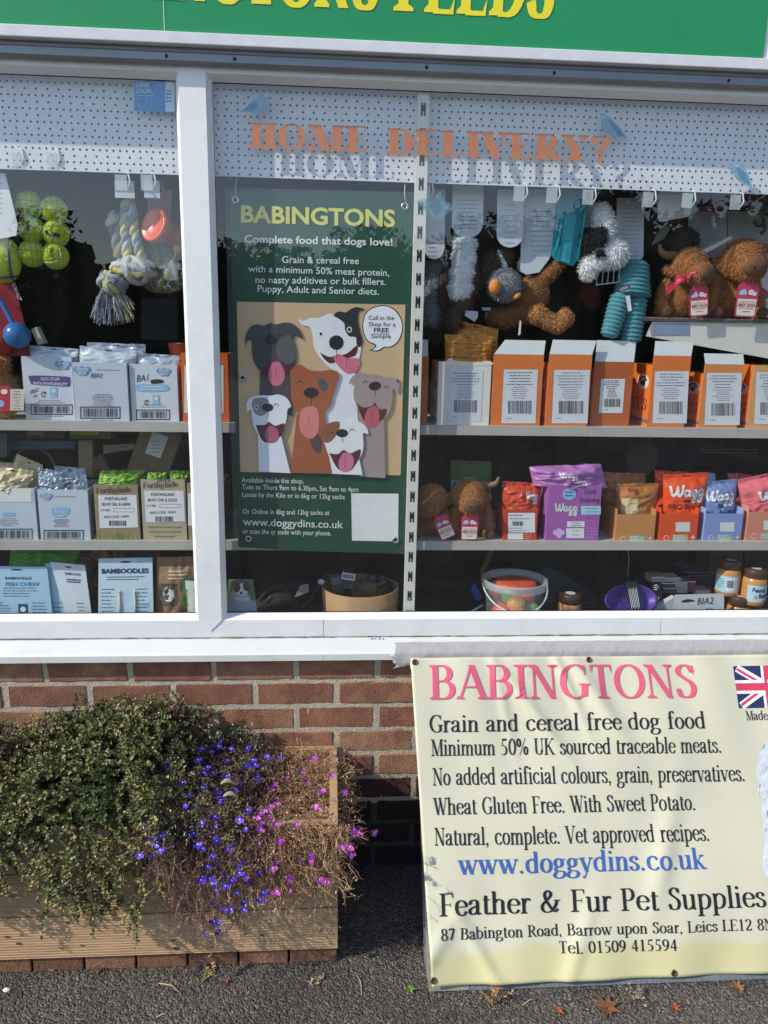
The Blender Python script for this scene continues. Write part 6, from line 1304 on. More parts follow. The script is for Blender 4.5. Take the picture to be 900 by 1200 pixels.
hang_card('largest rounded clear card, above the brown monkey toy', [(611, 222), (610, 318), (617, 322), (632, 319), (644, 303), (652, 276), (656, 222)], .21, (620, 248, 648, 300, 10))
hang_card('narrow white card beside the turquoise toy and the black and white plush', [(683, 235), (683, 266), (695, 268), (699, 237)], .23, (685, 240, 696, 262, 5))
# grey bird head with orange beak, black and white body above
p = V3(591, 335, .2); t = thing('plush_bird', 'grey plush bird head with an orange felt beak hanging upside down', 'plush toy', p)
soft(t, 'head', [(V3(591, 334, .2), (.045, .042, .044), None)], GF, 2200, .006, 25)
m = MB(); m.ball(V3(580, 336, .158), .019, M('d98a3c', .8, .1, 60), 16, 10, (.85, .8, 1.05)); m.build('beak', t); m = MB(); m.ball(V3(606, 347, .17), .012, M('d98a3c', .8, .1, 60), 14, 8, (1, .7, .6), E_(0, -35, 0)); m.build('beak_tip', t)
soft(t, 'body', [(V3(577, 310, .235), (.03, .03, .035), None), (V3(590, 300, .24), (.03, .03, .03), None), (V3(570, 325, .25), (.02, .03, .03), None)], BF, 1500, .01, 26)
soft(t, 'white_stripe', [(V3(589, 306, .215), (.006, .01, .034), E_(0, -28, 0)), (V3(613, 310, .235), (.014, .014, .02), None)], WF, 600, .006, 27, .004)
# brown monkey
t = thing('plush_monkey', 'brown plush monkey with long bent limbs and a light tan foot', 'plush toy', V3(635, 330, .23))
soft(t, 'body', [(V3(622, 344, .24), (.052, .04, .05), None), (V3(612, 365, .26), (.05, .04, .035), None), (V3(640, 322, .235), (.04, .028, .024), E_(0, -38, 0)), (V3(653, 310, .23), (.028, .024, .02), E_(0, -38, 0)), (V3(590, 372, .28), (.05, .04, .03), None)], TF, 3200, .007, 28)
soft(t, 'foot', [(V3(630, 368, .195), (.028, .024, .026), None), (V3(641, 375, .195), (.030, .024, .022), E_(0, 20, 0)), (V3(653, 379, .195), (.028, .024, .024), None), (V3(664, 371, .195), (.018, .02, .024), E_(0, -30, 0))], LT, 2400, .007, 29)
m = MB(); pquad(m, [(611, 376), (610, 392), (607, 393), (609, 375)], WPAP, .19, 0); pquad(m, [(545, 364), (560, 365), (560, 372), (556, 377), (545, 370)], M('c3ccd6', .4), .19, 0); m.build('sewn_label', t)
m = MB(); a = V3(570, 362, .2); m.box(a.x-.012, a.x+.012, .134, .135, a.z-.004, a.z+.004, M('9aa3ad', .4)); tag(m.build('ticket'), 'small grey cloth ticket between the brown tail and the monkey', 'ticket')
# turquoise dental toy
TQ = M('1f93a6', .45, .08, 20); TQ2 = M('2fa8b8', .45, .08, 20)
t = thing('turquoise_toy', 'flat turquoise toy with a long handle strap hanging beside the largest card', 'dog toy', V3(668, 240, .2))
m = MB(); q = [(654, 222), (647, 300), (652, 306), (672, 312), (676, 304), (688, 225)]; m.prism([(V3(x, y, .2).x, V3(x, y, .2).z) for x, y in q], .135, .143, TQ); m.build('blade', t)
m = MB(); q = [(661, 252), (655, 305), (667, 309), (676, 250)]; m.prism([(V3(x, y, .196).x, V3(x, y, .196).z) for x, y in q], .129, .1345, TQ2); m.build('inner_panel', t)
m = MB(); m.tube([V3(688, 228, .19), V3(684, 262, .19), V3(677, 306, .19)], .0035, TQ, 7); m.tube([V3(650, 300, .19), V3(656, 275, .19), V3(659, 250, .19)], .003, TQ2, 7); m.build('strap', t)
# black and white plush in a clear pack
t = thing('plush_dog', 'small black and white fluffy plush dog hanging behind a clear rack', 'plush toy', V3(704, 301, .195))
soft(t, 'white_body', [(V3(708, 262, .195), (.026, .026, .05), E_(0, -14, 0)), (V3(718, 297, .195), (.038, .032, .036), None), (V3(690, 313, .20), (.022, .026, .03), None), (V3(704, 301, .195), (.03, .028, .028), None)], WF, 4200, .012, 31)
soft(t, 'black_patch', [(V3(690, 285, .20), (.024, .026, .036), None), (V3(702, 277, .175), (.02, .018, .024), None), (V3(704, 297, .165), (.013, .01, .008), None)], BKF, 1800, .011, 32)
m = MB(); CL = M('dfe6ea', .12, .02, alpha=.45)
for i in range(5): a = V3(702+i*6.5, 296-i*1.0, .2); m.box(a.x-.0012, a.x+.0012, .134, .135, a.z-.085, a.z, CL)
m.tube([V3(698, 297, .2), V3(738, 289, .2)], .002, CL, 6); m.tube([V3(698, 334, .2), V3(730, 330, .2)], .002, CL, 6); m.tube([V3(690, 318, .205), V3(694, 331, .2)], .003, CL, 6); tag(m.build('clear_rack'), 'clear plastic ribbed rack in front of the black and white plush dog', 'rack')
hang_card('white card with small print between plush dog and square card', tongue(722, 754, 232, 306, 6), .255, (727, 245, 750, 300, 12))
m = MB(); pblob(m, [(741, 238), (745, 240), (744, 248), (747, 252), (741, 251), (742, 245)], INK, .2546, 1); tag(m.build('logo_print'), 'tiny black logo printed on the white card beside the square card', 'print') if False else None
# ribbed turquoise knitted toy
KN = [M('4f8f98', .9, .1, 60, bump=.4), M('3c7780', .9, .1, 60, bump=.4), M('6aa9ae', .9, .1, 60, bump=.4)]
t = thing('ribbed_toy', 'blue green ribbed fabric toy with a white sewn label hanging by its legs', 'dog toy', V3(735, 345, .22))
def ribbed(nm, p0, p1, r0, r1, n):
    m = MB(); a, b = V3(*p0), V3(*p1); prof = []
    k = n*6; d = (b-a); q = d.to_track_quat('Z', 'Y'); L = d.length
    for i in range(k+1):
        f = i/k; r = (r0+(r1-r0)*f)*(1+.07*math.sin(f*n*2*PI))*(min(1, f*9+.25)*min(1, (1-f)*9+.25))**.4; prof.append((max(r, .001), f*L))
    m.lathe(prof, KN[0], n=22); m.v = [tuple(q @ Vector(x)+a) for x in m.v]; return m.build(nm, t)
ribbed('body', (744, 306, .23), (740, 350, .215), .036, .05, 9); ribbed('leg', (729, 344, .21), (713, 396, .205), .030, .024, 11); ribbed('leg', (746, 346, .22), (738, 402, .22), .030, .03, 11)
m = MB(); pquad(m, [(725, 343), (738.5, 338), (737.5, 333), (724, 338)], M('5b3048', .5), .165, 0); pquad(m, [(733, 347), (738, 346), (740.5, 364), (736, 365)], WPAP, .165, 0); ptext(m, 'KONG', (726.5, 341), (736, 337.5), 3, WPAP, .165, .02, 1); m.build('sewn_label', t)
hang_card('square cream card with punched slot above the plush cow with a bow', [(771, 228), (771, 257), (773, 260), (807, 254), (809, 252), (810, 228)], .2, (775, 236, 805, 252, 6), mt=M('b9bcb8', .45, .05))
m = MB(); pblob(m, [(784, 230.5), (790, 228), (797, 230), (797, 232), (785, 232.5)], HOLE, .1995, 1); 
hang_card('large white printed card behind the plush cow with a bow', [(806, 243), (808, 305), (852, 300), (852, 242)], .33, (812, 256, 848, 290, 14), mt=M('aeb2b8', .5, .04))
hang_card('large white printed card behind the plush cow without a bow', [(853, 247), (853, 330), (915, 340), (915, 250)], .34, (858, 258, 895, 330, 18), mt=M('aeb2b8', .5, .04))
m = MB(); prect(m, 820, 243.5, 848, 248, M('7a2833', .5), .3295, 1); tag(m.build('red_header'), 'dark red header strip along the top of the card behind the bow plush', 'header strip')
t = thing('plush_hat', 'dark grey brown plush animal hanging behind the plush cow with a bow', 'plush toy', V3(795, 285, .31)); soft(t, 'body', [(V3(795, 282, .32), (.06, .03, .04), None), (V3(790, 262, .33), (.03, .03, .03), None), (V3(772, 275, .32), (.03, .02, .045), E_(0, 35, 0))], [M(c, .9, .12, 60) for c in ('3c3430', '4b423c', '2f2926')], 1500, .01, 35)
m = MB(); q = [(763, 288), (770, 274), (782, 264), (785, 268), (778, 280)]; m.prism([(V3(x, y, .28).x, V3(x, y, .28).z) for x, y in q], .215, .219, M('7d756c', .6, .1)); tag(m.build('felt_ear'), 'grey felt leaf shape hanging left of the square cream card', 'felt toy')
m = MB(); pts = [V3(893, 250, .2), V3(896, 262, .2), V3(888, 264, .2), V3(884, 259, .2)]; DKB = M('2b2422', .5, .1)
m.tube(catmull([tuple(x) for x in pts], 4), .005, DKB, 8); m.tube(catmull([tuple(V3(895, 258, .2)), tuple(V3(896, 268, .2)), tuple(V3(892, 274, .2))], 4), .005, DKB, 8); m.tube([V3(884, 250, .2), V3(906, 246, .2)], .006, DKB, 8); tag(m.build('black_toy'), 'small dark rubber toy with bent arms at the upper right', 'dog toy')
t = thing('plush_toy', 'dusty red plush toy hanging from the panel at the upper right corner', 'plush toy', V3(893, 240, .26)); soft(t, 'body', [(V3(888, 236, .26), (.03, .03, .03), None), (V3(905, 240, .26), (.04, .03, .03), None)], [M('6a3a44', .9, .1), M('7a4650', .9, .1)], 800, .006, 36)
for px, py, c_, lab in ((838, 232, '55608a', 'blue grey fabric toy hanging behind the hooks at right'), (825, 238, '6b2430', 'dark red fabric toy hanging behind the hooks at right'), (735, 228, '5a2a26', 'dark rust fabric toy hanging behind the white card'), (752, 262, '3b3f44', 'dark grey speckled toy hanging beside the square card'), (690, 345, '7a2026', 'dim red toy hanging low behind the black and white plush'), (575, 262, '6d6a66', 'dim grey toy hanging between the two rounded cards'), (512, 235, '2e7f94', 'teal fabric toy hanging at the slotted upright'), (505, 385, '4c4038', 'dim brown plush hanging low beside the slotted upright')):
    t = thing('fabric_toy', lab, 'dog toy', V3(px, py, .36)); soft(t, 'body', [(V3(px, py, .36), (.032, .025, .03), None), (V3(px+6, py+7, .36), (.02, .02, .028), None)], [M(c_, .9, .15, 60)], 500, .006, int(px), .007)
t = thing('paper_ornament', 'pink and white paper pack at the right edge beside the upper plush cow', 'pack', V3(893, 340, .24)); m = MB(); pquad(m, [(882, 372), (905, 372), (905, 318), (888, 320)], WCARD, .26, 0); pblob(m, [(887, 332), (890, 323), (900, 321), (906, 330), (900, 340), (890, 342)], M('e9dfe0', .5), .26, 1); pblob(m, [(882, 338), (892, 336), (902, 345), (898, 350), (886, 348)], M('b8505e', .5, .1), .26, 2); m.build('pack', t)

at = _at0
# ------------------------------------------------------------------ things standing on the window board
def cardpack(label, quad, Y, mt, tilt=.02, name='chew_pack', cat='pack', slot=True):
    """a flat hanging pack leaning back a little: photo corners bottom-left, bottom-right, top-right, top-left"""
    P = [at(*q, Y) for q in quad]; P[2] = P[2]+Vector((0, tilt, 0)); P[3] = P[3]+Vector((0, tilt, 0)); t = thing(name, label, cat, (P[0]+P[1])/2)
    fr = lambda u, v, l=0: P[0].lerp(P[1], u).lerp(P[3].lerp(P[2], u), v)+Vector((0, -.0005*l-.0015*math.sin(PI*u)*math.sin(3*v+u), 0))
    m = MB(); m.sheet(fr, 10, 12, mt); m.sheet(lambda u, v: fr(1-u, v)+Vector((0, .004, 0)), 10, 12, mt)
    for a, b in (((0, 0), (0, 1)), ((1, 0), (1, 1)), ((0, 1), (1, 1))): p, q = fr(*a), fr(*b); m.quad(p, p+Vector((0, .004, 0)), q+Vector((0, .004, 0)), q, mt)
    m.build('sleeve', t)
    if slot: m = MB(); m.ellipse(.5, .94, .1, .014, fr, HOLE, 1); m.build('hang_slot', t)
    return t, fr
def lines(m, fr, u0, u1, v0, v1, n, mt, seed=1, h=.006, l=2):
    rg = random.Random(seed)
    for i in range(n):
        v = v0+(v1-v0)*i/max(1, n-1); u = u0; e = u0+(u1-u0)*rg.uniform(.6, 1)
        while u < e: w = rg.uniform(.02, .07); m.rect(u, min(u+w, e), v-h, v+h, fr, mt, l); u += w+.012
AQ = M('a9cbe2', .35, .08, 8); AQ2 = M('c3d7e2', .35, .08, 8); NVY = M('2c4a6e', .5, .05); WHP = M('d4dde4', .38, .06, 8)
Yw = .10
t, fr = cardpack('pale blue chew pack with a fish chew title, leftmost flat pack on the window board', [(-22, 726), (62, 726), (52, 667), (-20, 666)], Yw, AQ)
m = MB(); sans(m, 'BAMBOODLES', .32, .74, .76, .05, fr, NVY, bold=.03, layer=1); sans(m, 'FISH CHEW', .33, .86, .64, .07, fr, M('3f7fb4', .5), bold=.04, layer=1); m.build('lettering', t)
m = MB(); lines(m, fr, .3, .86, .45, .6, 4, NVY, 3); lines(m, fr, .06, .42, .12, .32, 5, NVY, 4); lines(m, fr, .72, .95, .14, .32, 4, NVY, 5); m.build('small_print', t)
m = MB(); m.rect(.52, .66, .08, .3, fr, NVY, 1); m.ellipse(.59, .2, .04, .05, fr, WPAP, 2); m.build('product_window', t)
t, fr = cardpack('second pale blue chew pack leaning between the fish chew pack and a white one', [(60, 726), (80, 726), (66, 663), (50, 663)], Yw+.012, AQ)
m = MB(); lines(m, fr, .2, .9, .15, .3, 3, NVY, 7); m.build('small_print', t)
t, fr = cardpack('silvery white chew pack leaning to the left with a dark title', [(79, 726), (108, 726), (97, 665), (55.5, 661)], Yw+.005, WHP)
m = MB(); sans(m, 'BAMBOODLES', .36, .84, .8, .045, fr, NVY, bold=.02, layer=1); sans(m, 'BIG BITES', .36, .9, .71, .05, fr, M('7b8a98', .5), bold=.02, layer=1) if False else lines(m, fr, .36, .9, .68, .72, 2, NVY, 9, .012); lines(m, fr, .5, .95, .1, .3, 4, NVY, 8); m.build('lettering', t)
t, fr = cardpack('white and pale blue chew pack with a bold bamboodles title facing the glass', [(115, 726), (180, 726), (176.5, 656), (113, 657)], Yw-.01, AQ2)
m = MB(); m.rect(.72, 1, .93, 1, fr, M('a3cbe0', .4), 1); sans(m, 'BAMBOODLES', .06, .93, .76, .075, fr, M('1f3a5e', .5), bold=.04, layer=2); m.build('lettering', t)
m = MB(); lines(m, fr, .14, .86, .66, .7, 2, NVY, 10); lines(m, fr, .06, .34, .14, .5, 7, NVY, 11); lines(m, fr, .68, .96, .14, .5, 7, NVY, 12); m.rect(.78, .93, .2, .26, fr, SKY_, 1); m.build('small_print', t)
m = MB(); m.rect(.48, .66, .06, .45, fr, M('bcd6e6', .4), 1)
for u in (.40, .68): m.tube([fr(u-.01, .02, 4), fr(u, .25, 6), fr(u-.015, .44, 4)], .0028, M('c9c3b0', .6), 6); m.ball(fr(u-.01, .46, 5), .004, M('d9d3c0', .6), 8, 6)
m.build('bone_window', t)
t, fr = pouch('brown kraft pouch printed with a white puppy picture leaning beside the mullion', [(181, 728), (233, 728), (236, 652), (184, 653)], Yw+.02, .04, M('8a6a4c', .6, .12, 30, bump=.2), crink=.35, seed=71, hole=False)
m = MB(); m.rect(.12, .52, .28, .62, fmap(fr), M('4a4a40', .5, .3, 60), 1, 6, 6); m.ellipse(.32, .46, .13, .12, fmap(fr), M('d4d2ca', .6, .2, 80), 1.6); m.ellipse(.3, .5, .02, .018, fmap(fr), INK, 2); m.ellipse(.38, .5, .02, .018, fmap(fr), INK, 2); m.ellipse(.34, .44, .03, .022, fmap(fr), INK, 2); m.build('puppy_picture', t)
m = MB(); lines(m, fmap(fr), .3, .8, .7, .8, 3, M('d9cdb8', .5), 13, .008); m.ellipse(.45, .13, .09, .07, fmap(fr), M('c7b89c', .6), 1); lines(m, fmap(fr), .4, .52, .1, .16, 3, M('6a5038', .6), 14, .008, 2); m.build('print', t)
m = MB(); m.rect(.62, 1, .3, .7, fmap(fr), M('3f7a48', .5), 1, 6, 4); m.build('green_panel', t)
t, fr = cardpack('small white and green card against the foot of the mullion', [(221, 724), (233, 724), (233, 683), (216, 682)], Yw-.02, M('d3dcd6', .4, .05), .01, 'leaflet', 'leaflet', False)
m = MB(); m.rect(0, 1, .3, .78, fr, M('8fb58f', .45, .1), 1); lines(m, fr, .3, .9, .5, .6, 2, WPAP, 15, .02); m.build('print', t)
pouch('crumpled bright green bag lying behind the pale blue chew packs', [(10, 668), (98, 668), (92, 641), (13, 640)], .24, .07, foil('4fae3c', .35, .15), crink=1.3, seed=73, seal=.05, hole=False)
# coiled wicker ring
CANE = [M(c, .8, .2, 60) for c in ('6f4c30', '8a6340', '553822', 'b08c60')]; rg = random.Random(6)
p = at(122, 668, .24); t = thing('wicker_ring', 'dark wicker ring of wound twigs behind the flat chew packs', 'wicker ring', p)
m = MB()
for k in range(70):
    a0 = rg.uniform(0, 2*PI); ln_ = rg.uniform(1.5, 4); ph = rg.uniform(0, 6); r0 = .05+rg.uniform(-.012, .012)
    m.tube([p+Vector((.003+1.3*(r0+.012*math.cos(5*a+ph))*math.cos(a), .018*math.sin(5*a+ph), (r0+.012*math.cos(5*a+ph))*math.sin(a))) for a in [a0+ln_*i/18 for i in range(19)]], .0022, CANE[k % 4], 5)
m.build('twigs', t)
p = at(152, 652, .32); m = MB(); m.tube([p+Vector((-.05, 0, 0)), p+Vector((.0, 0, .02)), p+Vector((.09, 0, 0))], [.025, .032, .02], M('5b4638', .85, .2, 40), 10); tag(m.build('dark_chew'), 'long dark dried chew lying behind the chew packs below the shelf', 'chew')
# dog postcard
t, fr = cardpack('postcard of a brown and white puppy standing beside the mullion under the poster', [(263, 724), (302, 724), (296, 680.5), (267, 681)], .075, M('a8adb0', .4, .06, 10), .01, 'postcard', 'postcard', False)
m = MB(); m.rect(.0, 1, .45, 1, fr, M('5f7448', .5, .15, 20), 1); m.ellipse(.55, .74, .22, .17, fr, M('e2ded8', .5), 2); m.ellipse(.36, .8, .13, .12, fr, M('5b4234', .5), 3, 20, .5); m.ellipse(.72, .82, .14, .11, fr, M('5b4234', .5), 3, 20, -.5); m.ellipse(.46, .78, .02, .02, fr, INK, 4); m.ellipse(.64, .79, .02, .02, fr, INK, 4); m.ellipse(.52, .66, .05, .035, fr, INK, 4); m.rect(.3, .78, .46, .56, fr, M('d4d2cc', .5), 2.5); m.build('puppy_picture', t)
# black harness heap
t = thing('dog_harness', 'heap of black dog harness and straps behind the postcard under the poster', 'harness', at(335, 700, .22)); BKN = M('121316', .75, .2, 60)
sk = blob([(V3(330, 700, .2), (.06, .05, .035), None), (V3(350, 694, .24), (.05, .05, .04), E_(0, 20, 0)), (V3(310, 706, .2), (.05, .05, .025), None)], .007); m = MB(); skin(m, sk, BKN); m.build('padding', t)
m = MB(); m.tube(catmull([tuple(V3(x, y, .17)) for x, y in ((300, 712), (312, 694), (330, 688), (342, 700))], 6), .007, BKN, 6); m.tube(catmull([tuple(V3(x, y, .2)) for x, y in ((352, 714), (366, 700), (376, 682), (384, 670))], 6), .009, M('1a1b1f', .7), 6); m.tube(catmull([tuple(V3(x, y, .16)) for x, y in ((318, 716), (312, 708), (318, 700), (328, 706))], 6), .004, M('2a2b2e', .4), 6); m.build('strap', t)
m = MB(); pquad(m, [(345, 700), (362, 694), (361, 684), (352, 686)], M('8d9094', .4), .165, 0); m.build('sewn_label', t)
# round cardboard tub with black packs
p = at(422, 716, .16); rt = (at(467, 690, .16).x-at(377, 690, .16).x)/2; zt_u = at(422, 686, .16).z
t = thing('cardboard_tub', 'round cardboard tub full of black packaged items under the poster', 'tub', (p.x, .16, Z0)); CBT = M('a8875e', .7, .1, 20)
m = MB(); m.lathe([(rt*.93, 0), (rt, zt_u-Z0), (rt-.003, zt_u-Z0+.001), (rt*.93-.004, .004), (.001, .003)], CBT, (p.x, .16, Z0+.0005), 40); m.build('tub', t)
rg = random.Random(12); BP = M('232326', .45, .1); KR = M('6a5a44', .6, .1)
for k, (px, py, w, h, rz, rxx) in enumerate(((393, 684, .035, .055, 20, 30), (408, 680, .04, .05, -8, 20), (430, 688, .06, .03, -15, 60), (447, 687, .05, .03, 25, 65), (402, 696, .05, .03, 50, 70), (437, 680, .03, .04, -40, 30), (455, 692, .035, .03, 60, 60))):
    c = at(px, py, .15+.008*k); t = thing('black_pack', ['black boxed pack with a grey card front leaning at the left of the tub', 'black boxed pack with a barcode standing highest in the tub', 'flat kraft and black pack lying across the middle of the tub', 'dark pack lying at the right of the tub', 'dark pack lying low at the front left of the tub', 'narrow black pack tipped at the back of the tub', 'small dark pack at the right rim of the tub'][k], 'pack', c, R(rz), rx=R(-rxx), ry=R(rg.uniform(-20, 20)), group='packs in the cardboard tub')
    m = MB(); m.box(-w/2, w/2, -.01, .01, -h/2, h/2, BP if k not in (2,) else KR, .001); m.build('box', t, local=True)
    m = MB(); mp = lambda u, v, l: Vector((u*w, -.0102-.0003*l, v*h)); 
    if k == 1: m.rect(-.48, .48, .02, .4, mp, WPAP, 1); [m.rect(-.4+.055*i, -.4+.055*i+(.03 if i % 3 else .045), .08, .34, mp, INK, 2) for i in range(15)]
    else: m.rect(-.4, .4, -.1, .32, mp, M('5a5d62', .5), 1)
    m.build('label', t, local=True)
for px, py in ((377, 681.5), (390, 699), (399.5, 703)):
    c = at(px, py, .125 if px > 380 else .16); m = MB(); m.lathe([(.001, 0), (.0105, 0), (.0105, .006), (.001, .0062)], M('c9ccd0', .4), n=18); q = Vector((-.35, -1, .1)).to_track_quat('Z', 'Y'); m.v = [tuple(q @ Vector((x, y*.75, z))+c) for x, y, z in m.v]
    tag(m.build('white_disc'), 'small round white cap end showing among the black packs of the tub', 'cap', 'white cap ends in the tub')
m = MB(); c = at(412, 706, .11); m.box(c.x-.028, c.x+.028, .09, .106, c.z-.008, c.z+.008, M('c3c6ca', .4, .05)); tag(m.build('white_pack'), 'small white pack lying at the front inside rim of the tub', 'pack')

# clear bucket of coloured balls
p = at(601, 716, .145); r1 = (at(637.5, 675, .145).x-at(565, 675, .145).x)/2; zb1 = at(601, 678, .145).z
t = thing('clear_bucket', 'clear plastic bucket with a white handle full of coloured rubber balls', 'bucket', (p.x, .145, Z0)); CP = M('dfe6ea', .12, .02, alpha=.09)
m = MB(); m.lathe([(r1*.86, 0), (r1*.97, zb1-Z0), (r1*.93, zb1-Z0-.002), (r1*.83, .003), (.001, .002)], CP, (p.x, .145, Z0+.0005), 44); m.build('wall', t)
m = MB(); m.lathe([(r1*.95, -.022), (r1*1.03, -.022), (r1*1.05, -.003), (r1*1.03, .003), (r1*.96, .001), (r1*.95, -.022)], M('e3e9ee', .2, .03, alpha=.32), (p.x, .145, zb1), 44); m.build('rim', t)
m = MB(); m.tube([(p.x+r1*1.04*math.cos(a), .145+r1*1.06*math.sin(a)*.99, zb1-.012-.062*math.sin(-a)*1.0) for a in [-PI*i/24 for i in range(25)]], .0025, M('e6eaec', .3, .03, alpha=.8), 7); m.build('handle', t)
rg = random.Random(9); bc = ['d9502e', 'd98a2e', '8fbf4a', 'b03a62', 'd7d0d4', '7db446', 'c4433a', 'e06b4a', 'b5406e', 'e0a040']
for k, (dx, dy, dz) in enumerate(((-.05, -.045, .03), (0, -.065, .03), (.05, -.04, .03), (-.035, .03, .035), (.04, .035, .035), (-.02, -.03, .075), (.035, -.03, .078), (-.05, .02, .08), (.01, .04, .08), (-.005, -.055, .058))):
    m = MB(); c = Vector((p.x+dx*.9, .145+dy*.9, zb1-.118+dz)); m.ball(c, .027, M(bc[k], .4, .08, 20), 20, 14)
    nm = ['red orange', 'amber', 'lime green', 'raspberry', 'pale pink', 'grass green', 'dark red', 'coral', 'magenta', 'light orange'][k]
    tag(m.build('rubber_ball'), '%s rubber ball among the others in the clear bucket' % nm, 'ball', 'balls in the clear bucket')
m = MB(); c = Vector((p.x+.004, .145, zb1-.012)); m.lathe([(.001, .006), (.05, .006), (.06, .002), (.061, -.002), (.05, -.004), (.001, -.004)], M('d85c3c', .4, .08), c, 30); tag(m.build('flying_disc'), 'orange red rubber disc lying on top of the balls in the clear bucket', 'disc')
m = MB(); q = [(551, 690), (557, 684), (566, 700), (559, 706)]; m.prism([(V3(x, y, .22).x, V3(x, y, .22).z) for x, y in q][::-1], .22, .23, M('2a4fa0', .4, .1)); tag(m.build('blue_pack'), 'small blue pack tilted left of the clear bucket', 'pack')
m = MB(); m.tube([V3(552, 717, .14), V3(566, 709, .16)], .004, M('c3c7cb', .4), 6); tag(m.build('pale_strip'), 'pale strip lying left of the clear bucket', 'strip')
m = MB(); m.tube(catmull([tuple(V3(x, y, .24)) for x, y in ((577, 640), (572, 655), (566, 668), (568, 690))], 5), [.009]*16, M('5c4b30', .8, .2), 6); tag(m.build('chew_rope'), 'brown twisted chew hanging below the shelf over the clear bucket', 'chew')

# peanut butter jars
JAR = M('c98f4e', .18, .06, 20, spec=.7); LID = M('4a3628', .4, .1, 30); LBL = M('a9d3e2', .45, .05, 14)
def jar(label, px, pyt, pyb, Y, r, zb=None, turn=0., group='peanut butter jars'):
    c = at(px, pyb, Y); zb = Z0+.0005 if zb is None else zb; H = at(px, pyt, Y).z-zb
    t = thing('peanut_butter_jar', label, 'jar', (c.x, Y, zb), group=group); o = (c.x, Y, zb)
    m = MB(); m.lathe([(.001, 0), (r*.86, 0), (r*.97, .004), (r, .014), (r, H*.66), (r*.93, H*.74), (r*.85, H*.77), (.001, H*.77)], JAR, o, 32); m.build('glass', t)
    m = MB(); m.lathe([(r*.9, H*.77), (r*.93, H*.78), (r*.93, H*.97), (r*.88, H), (.001, H)], LID, o, 36); li = m.build('lid', t)
    m = MB(); m.lathe([(.001, H+.0006), (r*.42, H+.0004)], M('cfd4d8', .45), o, 24); m.build('lid_sticker', li)
    def cm(u, v, l): a = R(-90+turn)+u; return Vector((o[0]+(r+.0006+.0003*l)*math.cos(a), o[1]+(r+.0006+.0003*l)*math.sin(a), o[2]+v*H))
    m = MB(); m.sheet(lambda u, v: cm(-1.15+2.3*u, .14+.46*v, 0), 24, 4, LBL); lb_ = m.build('label', t)
    m = MB(); return_t = t
    if turn > 30 or turn < -30:
        m.rect(.1, .75, .2, .55, cm, WPAP, 1, 8); [m.rect(.15+.04*i, .15+.04*i+(.018 if i % 3 else .03), .28, .5, cm, INK, 2) for i in range(13)]; lines(m, lambda u, v, l: cm(u*1.0, v, l), -.7, -.05, .25, .5, 5, INK, 4, .008)
    else:
        sans(m, 'Peanut', -.75, .35, .42, .12, cm, INK, bold=.03, layer=1.5); sans(m, 'Butter', -.2, .75, .26, .12, cm, INK, bold=.03, layer=1.5); m.ellipse(-.45, .27, .16, .05, cm, M('c98f4e', .5), 1.2); m.ellipse(.35, .17, .14, .035, cm, M('c98f4e', .5), 1.2)
    m.build('label_print', lb_); return t
zj = at(850, 697, .2).z
jar('peanut butter jar with its barcode turned to the glass, standing on another jar', 851, 656, 697, .15, .0345, zb=at(851, 696, .15).z, turn=-40)
jar('peanut butter jar with handwritten style front label at the right of the window board', 881, 666, 707, .115, .0345, zb=at(881, 707, .115).z, turn=8)
jar('peanut butter jar lower down behind the handwritten white card', 862, 698, 740, .125, .034, zb=at(862, 742, .125).z)
jar('peanut butter jar at the right edge under another jar', 898, 700, 740, .12, .034, zb=at(898, 744, .12).z)
jar('peanut butter jar cut off by the window frame beside the clear bucket', 665, 695, 740, .15, .036, zb=at(665, 739, .15).z)
# white handwritten card
t = thing('price_card', 'white card with black handwriting and a crossed out word in front of the jars', 'card', at(816, 716, .085))
m = MB(); q = [at(788, 722, .085), at(848.5, 722, .085), at(848.5, 695.5, .085), at(791, 697, .085)]; m.prism([(a.x, a.z) for a in q], .085, .0862, M('c9cdd0', .5, .04)); m.build('card', t)
m = MB(); hand(m, 'BIA2', (817, 708.5), (836, 707.5), 8, .0845, 1); pblob(m, [(798, 704.5), (805, 702), (812, 703), (814, 704.5), (806, 705.5), (800, 706)], INK, .0845, 1); hand(m, '.03', (825, 716.5), (835, 716.5), 4, .0845, 1); m.build('handwriting', t)
# purple bowl with black belly band
c = at(736, 704, .115); rw = (at(768, 704, .115).x-at(704, 704, .115).x)/2
t = thing('slow_feed_bowl', 'purple perforated bowl lying on its side with a black card band', 'bowl', c); PU = M('5a3a9a', .4, .08, 20); PUD = M('2c1c52', .5, .1)
m = MB(); q = Vector((.12, -.86, .5)).to_track_quat('Z', 'Y')
m.lathe([(.001, -.004), (rw*.7, -.003), (rw*.93, .012), (rw*.99, .022), (rw, .02), (rw*.95, .006), (rw*.75, -.012), (.001, -.014)], PU, n=40, sy=.55); m.v = [tuple(q @ Vector(x)+c) for x in m.v]; m.build('bowl', t)
m = MB()
for i in range(60):
    a = random.Random(i).uniform(0, 2*PI); rr = (i/60)**.5*.72*rw; v = q @ Vector((rr*math.cos(a), rr*math.sin(a)*.55, -.0025+.0)); m.ball(tuple(v+c), .0026, PUD, 6, 4, (1, 1, .6))
m.build('dimples', t)
m = MB(); m.sheet(lambda u, v: (q @ Vector((-.012+.036*u, -rw*.62+rw*1.24*v, .026-.022*abs(v-.5)*0)))+c, 2, 8, M('1c1c20', .45)); m.build('card_band', t)
m = MB()
for i in range(6): m.sheet(lambda u, v: (q @ Vector((-.008+.005*i+.0022*u, -rw*(.35-.05*(i % 2))+rw*.7*v, .0268)))+c, 1, 1, M('cfd2d6', .5))
m.build('band_lettering', t)
